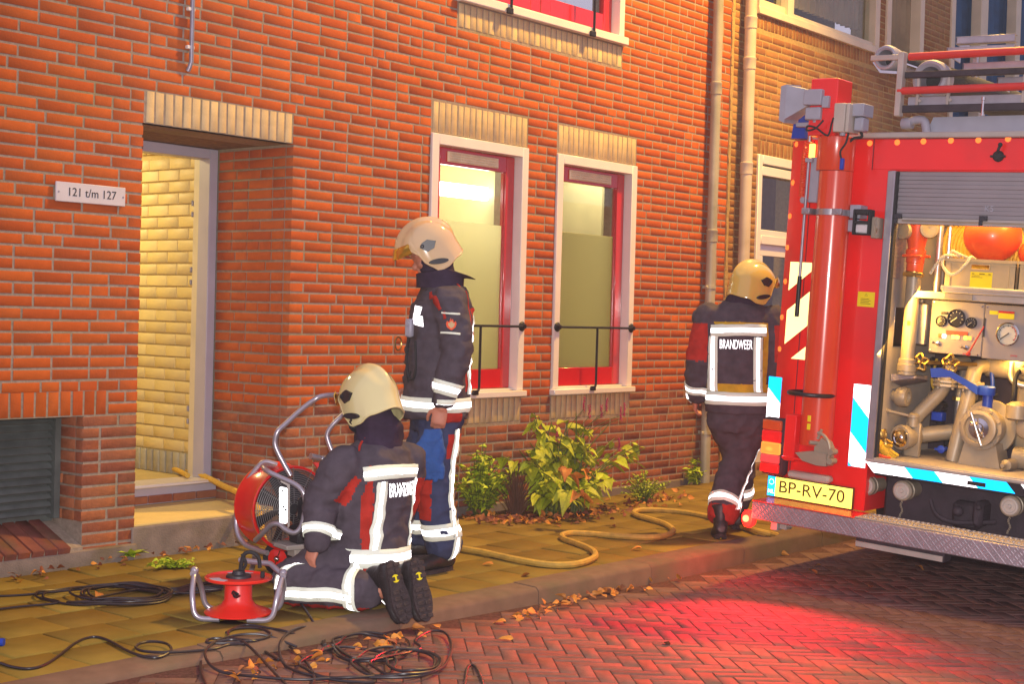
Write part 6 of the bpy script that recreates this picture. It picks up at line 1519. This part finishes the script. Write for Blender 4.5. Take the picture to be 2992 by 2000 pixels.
m = MB(); a, b = at(*z4(510, 483), 7.5), at(*z4(650, 515), 7.6); m.tube([a, a.lerp(b, .35)], .017, 12); m.tube([a.lerp(b, .3), b], .012, 10); 
for t in (.36, .5, .95): m.ball(a.lerp(b, t), .017, 10, 8)
fp(m, 'tilt_bolt', 'alu')
m = MB(); ol = [at(*z4(x, y), 7.58) for x, y in ((530, 520), (640, 530), (600, 610), (585, 600))]; m.prism(ol, [p+A_*.02 for p in ol]); fp(m, 'bracket', 'fan_red')
def wheel(c, ax, r, par, w=.045):
    m = MB(); m.lathe(c, ax, [(r*.62, -w*.4), (r*.9, -w*.5), (r, -w*.3), (r, w*.3), (r*.9, w*.5), (r*.62, w*.4)], 32, False); o = fp(m, 'tyre', 'rubber')
    m = MB(); m.lathe(c, ax, [(.012, -w*.55), (.02, -w*.5), (r*.60, -w*.44), (r*.66, -w*.30), (r*.66, w*.36), (r*.6, w*.40), (.02, w*.45)], 28); h = fp(m, 'hub', 'fan_red')
    m = MB(); p = V(ax).orthogonal().normalized(); q = V(ax).cross(p); m.tube([c+V(ax)*w*.47+q*r*.62, c+V(ax)*w*.47-q*r*.62], .003, 6); m.tube([c-V(ax)*w*.50+(p*.4+q).normalized()*r*.6, c-V(ax)*w*.50-(p*.4+q).normalized()*r*.6], .003, 6); m.ball(c-V(ax)*w*.5, .017, 12, 8); fp(m, 'axle_nut', 'chrome')
wc = onZ(*z4(318, 1200), 0.); wr = .087
wax = (-Sd*.82+A_*-.55).normalized()
wheel(V((wc.x, wc.y, wr)), -wax, wr, fan); wheel(V((wc.x, wc.y, wr))+wax*-.36, wax, wr, fan)
m = MB(); m.tube([V((wc.x, wc.y, wr)), V((wc.x, wc.y, wr))-wax*.36], .012, 10)
for p in (V((wc.x, wc.y, wr))-wax*.05, V((wc.x, wc.y, wr))-wax*.3): m.tube([p, p+A_*.06+Z3*.10], .014, 8)
m.tube([fc+A_*.14-Z3*.21, V((fc.x, fc.y, 0))+A_*.20], .014, 8); m.tube([fc+A_*.14-Z3*.21-Sd*.12, V((fc.x, fc.y, 0))+A_*.20-Sd*.12], .014, 8)
fp(m, 'axle', 'tube_grey')
# ---- cable reel
rc = onZ(545, 1402, .03); rc = V((rc.x, rc.y, 0))
reel = empty('cable_reel', rc); tag(reel, 'empty red cable reel standing upright between grey tube feet', 'cable reel'); RI = Matrix.Translation(-rc)
def rp(m, name, mats, ang=38): o = m.build(name, mats, reel, ang); o.matrix_parent_inverse = RI; return o
m = MB(); m.lathe(rc, (0, 0, 1), [(.02, .045), (.138, .022), (.146, .024), (.147, .030), (.140, .034), (.10, .048), (.075, .062), (.061, .085), (.059, .175), (.02, .175)], 40); rp(m, 'drum', 'reel_red')
m = MB(); m.lathe(rc, (0, 0, 1), [(.03, .176), (.060, .172), (.138, .170), (.147, .175), (.148, .184), (.143, .186), (.134, .178), (.06, .181), (.03, .183)], 40); tf = rp(m, 'top_flange', 'reel_red')
for (a0, a1) in ((20, 75), (150, 200)):
    m = MB(); vs = []
    A1 = [rc+V((.128*cos(radians(a)), .128*sin(radians(a)), .1805)) for a in range(a0, a1, 6)]; B1 = [rc+V((.085*cos(radians(a)), .085*sin(radians(a)), .1812)) for a in range(a0, a1, 6)]
    ol = A1+B1[::-1]; m.prism(ol, [p+Z3*.0012 for p in ol]); rp(m, 'sticker', 'sign_white')
m = MB(); m.lathe(rc, (0, 0, 1), [(.056, .182), (.054, .192), (.03, .196), (.026, .21), (.012, .214), (.001, .215)], 24); rp(m, 'hub', 'fan_dark')
m = MB(); u_ = RT.copy(); u_.z = 0; u_.normalize(); w_ = V((-u_.y, u_.x, 0))
m.tube(spline([rc+u_*.005+Z3*.20, rc+u_*.012+Z3*.25, rc+u_*.025+Z3*.285, rc+u_*.055+Z3*.292, rc+u_*.085+Z3*.27, rc+u_*.092+Z3*.225]), .009, 8); m.tube(spline([rc+u_*.005+Z3*.20, rc+u_*.03+Z3*.24, rc+u_*.012+Z3*.285]), .007, 8); m.obox(rc+u_*.105+Z3*.195, (u_, w_, Z3), (.009, .008, .014), .003); rp(m, 'carry_strap', 'rubber')
for sg in (1, -1):
    for dw in (.0,):
        m = MB(); a = rc+u_*sg*.075+w_*-.09+Z3*.014; b = rc+u_*sg*.075+w_*.11+Z3*.014
        pts = [rc+u_*sg*.06-w_*.10+Z3*.014, rc+u_*sg*.170-w_*.10+Z3*.014, rc+u_*sg*.185-w_*.09+Z3*.12, rc+u_*sg*.195-w_*.0+Z3*.205, rc+u_*sg*.185+w_*.10+Z3*.12, rc+u_*sg*.165+w_*.11+Z3*.014, rc+u_*sg*.07+w_*.11+Z3*.014]
        m.tube(fillet(pts, .045), .0125, 12); rp(m, 'foot_frame', 'tube_grey')
        m = MB(); m.tube([rc+u_*sg*.196-w_*.02+Z3*.195, rc+u_*sg*.196+w_*.02+Z3*.195], .015, 10)
        if sg > 0: m.tube([rc+u_*.19+Z3*.20, rc+u_*.13+w_*.05+Z3*.235, rc-u_*.02+w_*.13+Z3*.235], .0125, 10)
        m.ball(rc+u_*sg*.195+Z3*.205, .019, 12, 8); rp(m, 'frame_stay', 'tube_grey')
m = MB(); m.tube([rc+u_*-.012-w_*.062+Z3*.125, rc+u_*.01-w_*.078+Z3*.118], .010, 10); rp(m, 'cable_gland', 'rubber')
# ---- cables
def cable(name, label, pts, r, mat, group=None, cat='cable', sub=7):
    m = MB(); m.tube(spline(pts, sub), r, 8); o = m.build(name, mat); tag(o, label, cat, group); return o
CR = .0058
CG = 'black electric cables lying about'
c_ = [rc+u_*-.012-w_*.062+Z3*.125, rc+u_*.015-w_*.085+Z3*.112]+[gnd(*c7(x, y), h) for x, y, h in ((1700, 1013, .085), (1800, 1013, .075), (1900, 1042, .05), (1980, 1100, .03), (2040, 1165, .012), (2085, 1240, .007), (2122, 1325, .007))]
cable('cable', 'black cable leaving the red drum and running over the kerb', c_, CR, 'cable_black', CG)
pts = []
def ell(pts, u, v, a, b, t0, t1, n=14, h=.006, jit=.0, conv=None):
    for i in range(n):
        t = radians(t0+(t1-t0)*i/(n-1)); k = 1+rnd(-jit, jit); x, y = u+a*cos(t)*k, v+b*sin(t)*k
        if conv: x, y = conv(x, y)
        pts.append(gnd(x, y, h+.004*(i % 3)))
pts = [gnd(*c7(-60, 1095), .006), gnd(*c7(120, 1072), .006)]
for (x, y, a, b, h) in ((700, 1008, 420, 58, .006), (640, 1004, 400, 52, .010), (830, 1000, 285, 58, .012), (850, 995, 270, 60, .016), (820, 1004, 290, 52, .020), (760, 1000, 310, 48, .022)): ell(pts, x, y, a, b, 140, 480, 13, h, .03, c7)
for (x, y) in ((1000, 950), (1150, 985), (1300, 985), (1450, 965)): pts.append(gnd(*c7(x, y), .010))
cable('cable_coil', 'slack coil of black cable lying behind the reel by the wall', pts, CR*.95, 'cable_black', CG)
for k, (ya, yb) in enumerate(((958, 905), (966, 915), (975, 938), (983, 950), (990, 962))):
    cable('cable', ('wall-side', 'second from the wall-side', 'middle', 'fourth from the wall-side', 'kerb-side')[k]+' strand of the five cables between slack coil and reel', [gnd(*c7(760+30*k, 940+4*k), .012), gnd(*c7(1120, ya), .010), gnd(*c7(1250, (ya*2+yb)/3-10), .010), gnd(*c7(1460, yb), .010)], CR*.95, 'cable_black', CG)
cable('cable', 'black cable trailing off at the left edge behind the slack coil', [gnd(*c7(-80, 1003), .006), gnd(*c7(100, 998), .006), gnd(*c7(300, 985), .010), gnd(*c7(600, 960), .014), gnd(*c7(760, 940), .014)], CR*.95, 'cable_black', CG)
pts = [gnd(*c7(x, y), .0062) for x, y in ((-90, 1430), (0, 1443), (80, 1468), (190, 1480), (290, 1455), (390, 1392), (480, 1320), (560, 1280), (640, 1272), (720, 1300), (820, 1355), (900, 1388), (1000, 1407), (1070, 1395))]
pts += [gnd(*c7(x, y), .012) for x, y in ((1120, 1365), (1090, 1325), (1000, 1310), (920, 1322), (888, 1350), (940, 1374), (1080, 1382))]+[gnd(*c7(x, y), .0065) for x, y in ((1250, 1365), (1400, 1350), (1500, 1322), (1600, 1320), (1700, 1350), (1820, 1420))]
cable('cable', 'long wavy black cable with one small loop across the paving', pts, CR, 'cable_black', CG)
pts = [gnd(*c7(x, y), .008) for x, y in ((1480, 1245), (1600, 1195), (1760, 1215), (1900, 1245), (1975, 1285), (1900, 1325), (1780, 1325), (1650, 1300), (1500, 1285), (1380, 1285), (1355, 1310), (1450, 1315), (1600, 1305), (1740, 1280), (1770, 1250), (1680, 1215), (1540, 1220), (1490, 1255), (1560, 1290))]
D2 = lambda l, h: [gnd(x, y, h) for x, y in l]
pts += D2([(640, 1478), (690, 1512), (720, 1560), (690, 1600), (640, 1560), (560, 1480), (500, 1478), (465, 1510), (462, 1550), (490, 1600), (560, 1620)], .010)
cable('cable', 'black cable in wide loose loops over the kerb edge below the reel', pts, CR, 'cable_black', CG)
pts = D2([(745, 1482), (735, 1450), (690, 1443), (650, 1465), (640, 1500), (660, 1535), (720, 1555), (800, 1568), (860, 1560)], .008)
for (x, y, a, b, h) in ((850, 1492, 90, 34, .010), (800, 1530, 110, 36, .012), (835, 1495, 70, 30, .016), (900, 1530, 95, 34, .016), (945, 1528, 60, 26, .020), (930, 1535, 78, 30, .024)): ell(pts, x, y, a, b, 200, 200+345, 12, h, .04)
pts += D2([(960, 1500), (950, 1480), (985, 1458), (1020, 1462), (1034, 1495), (1015, 1540), (960, 1562), (900, 1566)], .02)
pts += D2([(800, 1560), (700, 1566), (600, 1560), (500, 1545), (470, 1500), (520, 1468), (600, 1462), (680, 1490)], .012)
cable('cable_tangle', 'tangled black cable heaped in loops on the kerb and road', pts, CR, 'cable_black', CG)
cable('cable', 'short bend of black cable alone at the bottom edge of the road', D2([(1060, 1600), (1066, 1560), (1072, 1533), (1088, 1532), (1102, 1560), (1112, 1600)], .007), CR, 'cable_black', CG)
p = gnd(2, 1482, .015); m = MB(); m.tube([p-u_*.06, p-u_*.02], .012, 10); m.tube([p-u_*.02, p+u_*.012], .017, 12); tag(m.build('cable_plug', 'blue_plastic'), 'blue cable plug at the left edge of the paving', 'plug')
# ---- hoses
h1 = [(1040, 1262), (1075, 1268), (1110, 1274), (1180, 1290), (1250, 1302), (1310, 1302), (1350, 1292), (1364, 1280), (1352, 1266), (1318, 1252), (1293, 1243), (1287, 1235), (1305, 1229), (1350, 1230), (1420, 1236), (1490, 1239), (1530, 1233), (1542, 1222), (1524, 1208), (1490, 1197), (1460, 1188), (1452, 1181), (1470, 1175), (1520, 1176), (1580, 1182), (1640, 1195), (1700, 1214), (1760, 1230), (1820, 1240), (1880, 1240), (1920, 1228), (1940, 1215)]
cable('fire_hose', 'dull yellow hose snaking along the pavement towards the fire engine', [gnd(u, v, .018) for u, v in h1], .0185, 'hose_worn', 'yellow hoses', 'hose', 6)
hp2 = [onY(250, 1084, 1.7), onY(320, 1081, 1.45), onY(370, 1083, 1.2), onY(415, 1080, 1.0), onY(445, 1082, .82), onY(480, 1098, .62), onY(515, 1116, .35), onY(550, 1132, .06), onY(590, 1165, -.15), V((5.30, -.45, .03)), V((5.42, -.80, .02)), V((5.6, -.95, .02))]
for p in hp2[:5]: p.z = max(p.z, .315)
cable('fire_hose', 'bright yellow hose coming out over the doorway threshold', hp2, .019, 'hose_bright', 'yellow hoses', 'hose')
hp3 = [p+V((.0, .10, 0)) for p in hp2[:4]]+[onY(430, 1092, .72), V((5.45, .40, .20)), V((5.5, -.1, .10))]
for p in hp3[:5]: p.z = max(p.z, .312)
cable('fire_hose', 'second bright yellow hose lying behind the first on the threshold', hp3[:5], .017, 'hose_bright', 'yellow hoses', 'hose')
# ================================================================== PLANTS AND LEAVES
M('leaf_green', (.38, .44, .012), .5, var=.25, scale=12, bump=.25, bscale=40, rand=.22)
M('leaf_small', (.36, .46, .015), .55, var=.25, scale=20, rand=.25)
M('leaf_orange', (.52, .20, .025), .6, var=.2, scale=14, rand=.2)
M('leaf_brown', (.26, .085, .03), .75, var=.3, scale=18, rand=.35)
M('stem_green', (.10, .13, .02), .6, var=.2); M('stem_brown', (.13, .06, .03), .8, var=.3); M('flower_pink', (.42, .03, .09), .6, var=.25)
LR = random.Random(5)
def leaf_builder(L_, W_, cup=.18, droop=.25, n=8, rg=LR):
    m = MB(); rows = []
    for i in range(n+1):
        t = i/n; w = W_*(sin(pi*min(1, t**.72*.98+.02)))*(1-.25*t)+.0015; y = L_*t; z = -droop*L_*t*t
        wv = .03*L_*sin(t*9+W_*40)
        rows.append([(-w, y, z+cup*w*.7+wv), (-w*.5, y, z+cup*w*.55), (0, y, z), (w*.5, y, z+cup*w*.55), (w, y, z+cup*w*.7-wv)])
    vs = [p for r in rows for p in r]; fs = []
    for i in range(n):
        a = i*5
        for j in range(4): fs.append((a+j, a+j+1, a+j+6, a+j+5))
    m.add(vs, fs); return m
LV = [leaf_builder(1, .25+.025*k, .35+.25*(k % 3), .2+.14*(k % 4)) for k in range(7)]
LM = {}
def leaf_obj(parent, name, k, mat, loc, rot, s):
    key = (k, mat)
    if key not in LM: LM[key] = LV[k].mesh('leaf', mat, 80, False)
    o = link(name, LM[key], parent)
    o.matrix_basis = Matrix.Translation(loc) @ rot.to_matrix().to_4x4() @ Matrix.Diagonal((s, s, s, 1)); return o
def aim(d, roll=0.):   # leaf's +Y along d, its face kept upward
    d = V(d).normalized(); x = d.cross(Z3)
    if x.length < .05: x = X3.copy()
    x.normalize(); z = x.cross(d); m = Matrix((x, d, z)).transposed()
    return (Matrix.Rotation(roll, 3, d) @ m).to_quaternion()
def bush(base, label):
    root = empty('bush', base); tag(root, label, 'bush'); rg = random.Random(9); st = MB(); cnt = 0
    for k in range(92):
        a = rg.uniform(0, 2*pi); lean = rg.uniform(.05, .55) if k > 14 else rg.uniform(.0, .25); hgt = rg.uniform(.24, .72)*(1.08-lean*.75)
        dirx = V((cos(a)*1.15+.12, sin(a)*.55-.08, 0)); b = V((rg.uniform(-.18, .18), rg.uniform(-.12, .10), 0)); tip = b+dirx*lean*1.05+Z3*hgt
        mid = b+dirx*lean*.3+Z3*hgt*.62; sp = spline([b, mid, tip], 5); st.tube(sp, [.0055]*5+[.004]*5+[.0025], 5)
        for j in range(rg.randint(4, 6)):
            t = rg.uniform(.35, 1.0); p = sp[min(int(t*10), 10)]; b2 = a+rg.uniform(-1.7, 1.7); d = V((cos(b2), sin(b2)*.8-.25, rg.uniform(-.55, .45)))
            s_ = rg.uniform(.08, .17)*(1.15-.35*t)*(1.0 if rg.random() < .8 else 1.25)
            o = leaf_obj(root, 'leaf', rg.randint(0, 6), 'leaf_green', p, aim(d, rg.uniform(-.5, .5)), s_); cnt += 1
            if o.location.y+base.y > -.04: o.location.y = -.05-base.y
    st.build('stems', 'stem_green', root)
    for (u, v, dep) in ((1285, 1075, 9.3), (1340, 1075, 9.3), (1325, 1130, 9.25), (1305, 1085, 9.28)):
        p = at(u, v, dep)-base
        for q in range(3): leaf_obj(root, 'leaf', rg.randint(0, 6), 'leaf_orange', p+V((rg.uniform(-.02, .02), rg.uniform(-.02, .02), rg.uniform(-.03, .03))), aim((rg.uniform(-1, 1), -.4, rg.uniform(-.8, .3)), rg.uniform(-1, 1)), rg.uniform(.08, .13))['label'] = 'withered orange leaf'
    for (u, v, dep) in ((1275, 1000, 9.7), (1350, 955, 9.9), (1378, 955, 9.9), (1422, 960, 9.9), (1430, 950, 9.95), (1418, 1030, 9.8), (1390, 940, 9.9), (1338, 938, 9.9)):
        p = at(u, v, dep)-base; q = MB(); bb = V((rg.uniform(-.1, .1), 0, .3)); q.tube(spline([bb, (bb+p)/2+V((0, 0, .08)), p], 5), .0022, 5); q.build('stalk', 'stem_green', root)
        f = MB()
        for j in range(26): f.ball(p+V((rg.uniform(-.007, .007), rg.uniform(-.007, .007), -.01+.0036*j)), rg.uniform(.003, .0055), 6, 4)
        f.build('flower_spike', 'flower_pink', root)['kind'] = 'stuff'
bush(V((7.93, -.42, 0)), 'big-leaved green bush with pink flower spikes below the second window')
def small_plant(base, label, h, r, n, mat, name='plant', ls=(.02, .045), cat='plant', up=.6):
    root = empty(name, base); tag(root, label, cat); rg = random.Random(int(base.x*100)); st = MB(); lf = MB()
    for k in range(n):
        a = rg.uniform(0, 2*pi); l = rg.uniform(.05, 1)*r; hh = h*rg.uniform(.45, 1)*(1.1-.5*l/r); tip = V((cos(a)*l, sin(a)*l*.7, hh)); sp = spline([V((cos(a)*l*.2, sin(a)*l*.15, 0)), tip*.55+Z3*hh*.12, tip], 4); st.tube(sp, .0022, 4)
        if mat:
            for j in range(9):
                p = sp[rg.randint(2, len(sp)-1)]; b = rg.uniform(0, 2*pi); d = V((cos(b), sin(b), rg.uniform(-.2, up))); q = LV[rg.randint(0, 6)]; i0 = len(lf.v); s_ = rg.uniform(*ls)
                lf.add(q.v, q.f); lf.xf(Matrix.Translation(p) @ aim(d, rg.uniform(-.6, .6)).to_matrix().to_4x4() @ Matrix.Diagonal((s_, s_, s_, 1)), i0)
    st.build('stems', 'stem_green' if mat else 'stem_brown', root)['kind'] = 'stuff'
    if mat: o = lf.build('foliage', mat, root, 80, False); o['kind'] = 'stuff'
p = onZ(1118, 1185, 0); small_plant(p+V((0, .08, 0)), 'low bright green plant with small leaves behind the standing firefighter', .46, .30, 110, 'leaf_small', ls=(.025, .065))
p = onZ(1195, 1188, 0); small_plant(p+V((0, .06, 0)), 'withered brown plant of thin dry stalks beside the big-leaved bush', .36, .20, 110, None)
p = onZ(1490, 1152, 0); small_plant(p+V((0, .06, 0)), 'fine feathery green tuft at the right foot of the bush', .24, .26, 60, 'leaf_small', ls=(.015, .03))
p = onY(1592, 1100, -.10); small_plant(V((p.x, -.10, 0)), 'small weed growing beside the grey-green drainpipe foot', .22, .10, 14, 'leaf_small', ls=(.03, .06), name='weed', cat='weed')
p = onZ(285, 1278, 0)
root = empty('weed', V((p.x, -.05, 0))); tag(root, 'dandelion weed growing at the foot of the door step', 'weed')
for k in range(11): a = LR.uniform(-.2, pi+.2); leaf_obj(root, 'leaf', k % 7, 'leaf_small', V((0, 0, .01)), aim((cos(a), -abs(sin(a))*.6, LR.uniform(.3, 1.0))), LR.uniform(.05, .10))
p = onZ(400, 1300, 0); small_plant(p, 'sparse moss-green weed flat on the paving near the step', .05, .16, 26, 'leaf_small', ls=(.02, .04), name='weed', cat='weed')
# ---- fallen leaves: singles one can point at, litter where they pile up
FG = 'fallen leaves lying singly'
def ground_leaf(u, v, s, k):
    p = gnd(u, v, .012); o = leaf_obj(None, 'fallen_leaf', k % 7, 'leaf_orange' if k % 3 else 'leaf_brown', p, aim((cos(k*2.1), sin(k*2.1), LR.uniform(-.1, .25)), LR.uniform(-.5, .5)), s)
    return o
singles = [(1010, 1284, 'curled leaf on the paving in front of the standing boots'), (1130, 1298, 'leaf touching the near bend of the pavement hose'), (1305, 1375, 'upright curled leaf at the kerb joint'), (1240, 1398, 'leaf in the gutter before the kerb joint'), (1160, 1432, 'flat leaf in the gutter below the kneeling boots'), (1400, 1360, 'leaf near the middle of the gutter litter'), (1520, 1480, 'lone pale leaf out on the reddish road bricks'), (1176, 1471, 'lone leaf on the road beside the cable tangle'), (2098, 1302, 'pale leaf in the dark shadow of the engine, upper one'), (2105, 1720, 'x'), (1880, 1300, 'leaf at the lit edge of the engine shadow'), (1855, 1312, 'small leaf in the tip of the engine shadow'), (1990, 1350, 'lone pale leaf in the middle of the engine shadow'), (1215, 1322, 'leaf on the kerb top'), (1330, 1195, 'yellowed leaf under the bush edge'), (1270, 1208, 'leaf near the hose upper bend'), (1470, 1262, 'leaf on the paving between hose bends'), (225, 1365, 'dry orange leaf inside the slack cable coil'), (1400, 1210, 'leaf on paving right of the bush'), (420, 1230, 'leaf against the door step front')]
for k, (u, v, lb) in enumerate(singles):
    if v > 1568: continue
    tag(ground_leaf(u, v, .055+.012*(k % 3), k), lb, 'leaf', FG)
def litter(name, label, zone, n, s=(.03, .065), mats=('leaf_brown', 'leaf_orange')):
    m = MB(); rg = random.Random(len(label)); 
    for k in range(n):
        t = rg.random(); i = min(int(t*(len(zone)-1)), len(zone)-2); fr = t*(len(zone)-1)-i
        u = zone[i][0]+(zone[i+1][0]-zone[i][0])*fr+rg.gauss(0, zone[i][2]); v = zone[i][1]+(zone[i+1][1]-zone[i][1])*fr+rg.gauss(0, zone[i][3])
        p = gnd(u, v, .004+rg.random()*.018)
        if p.y > -.03: p.y = -.05
        q = LV[rg.randint(0, 6)]; i0 = len(m.v); m.cur = 0 if rg.random() < .6 else 1; s_ = rg.uniform(*s)
        m.add(q.v, q.f); m.xf(Matrix.Translation(p) @ aim((rg.uniform(-1, 1), rg.uniform(-1, 1), rg.uniform(-.2, .4)), rg.uniform(-1.2, 1.2)).to_matrix().to_4x4() @ Matrix.Diagonal((s_, s_, s_, 1)), i0)
    tag(m.build(name, list(mats), None, 80, False), label, 'leaf litter', None, 'stuff')
litter('leaf_litter', 'brown leaf litter under the plants along the wall', [(1075, 1190, 16, 5), (1150, 1195, 22, 6), (1230, 1192, 22, 7), (1330, 1185, 30, 8), (1450, 1160, 30, 8), (1560, 1135, 26, 7)], 330)
litter('leaf_litter', 'orange leaves gathered in the gutter along the kerb', [(1180, 1418, 20, 4), (1260, 1398, 18, 4), (1330, 1375, 18, 4), (1430, 1352, 22, 5), (1520, 1322, 16, 4), (1590, 1300, 14, 3), (1720, 1272, 20, 4), (1800, 1262, 14, 3)], 150, (.03, .06), ('leaf_orange', 'leaf_brown'))
litter('leaf_litter', 'orange leaves among the tangled cable in the near gutter', [(530, 1560, 28, 8), (640, 1530, 40, 8), (760, 1500, 40, 8), (900, 1470, 40, 8), (1000, 1452, 30, 6)], 60, (.03, .06), ('leaf_orange', 'leaf_brown'))
litter('leaf_litter', 'sparse dry leaves along the foot of the wall by the step', [(20, 1330, 30, 6), (180, 1310, 40, 7), (320, 1280, 40, 7), (430, 1255, 30, 6), (530, 1240, 14, 5)], 46, (.025, .05))

# ------------------------------------------------------------------ thin added haze to lift the dark tones
hz = MB(); hz.box((-3, -9, -1.45), (24, 4.2, 9.5)); hz_m = bpy.data.materials.new('tone_haze_air'); hz_m.use_nodes = True
N, L = nodes_of(hz_m); N.remove(N['Principled BSDF']); pvn = N.new('ShaderNodeVolumePrincipled'); pvn.inputs['Color'].default_value = (.92, .86, .92, 1); pvn.inputs['Density'].default_value = .0007
L.new(pvn.outputs[0], N['Material Output'].inputs['Volume']); MATS['tone_haze_air'] = hz_m
tag(hz.build('tone_haze', 'tone_haze_air'), None, None, None, 'stuff')
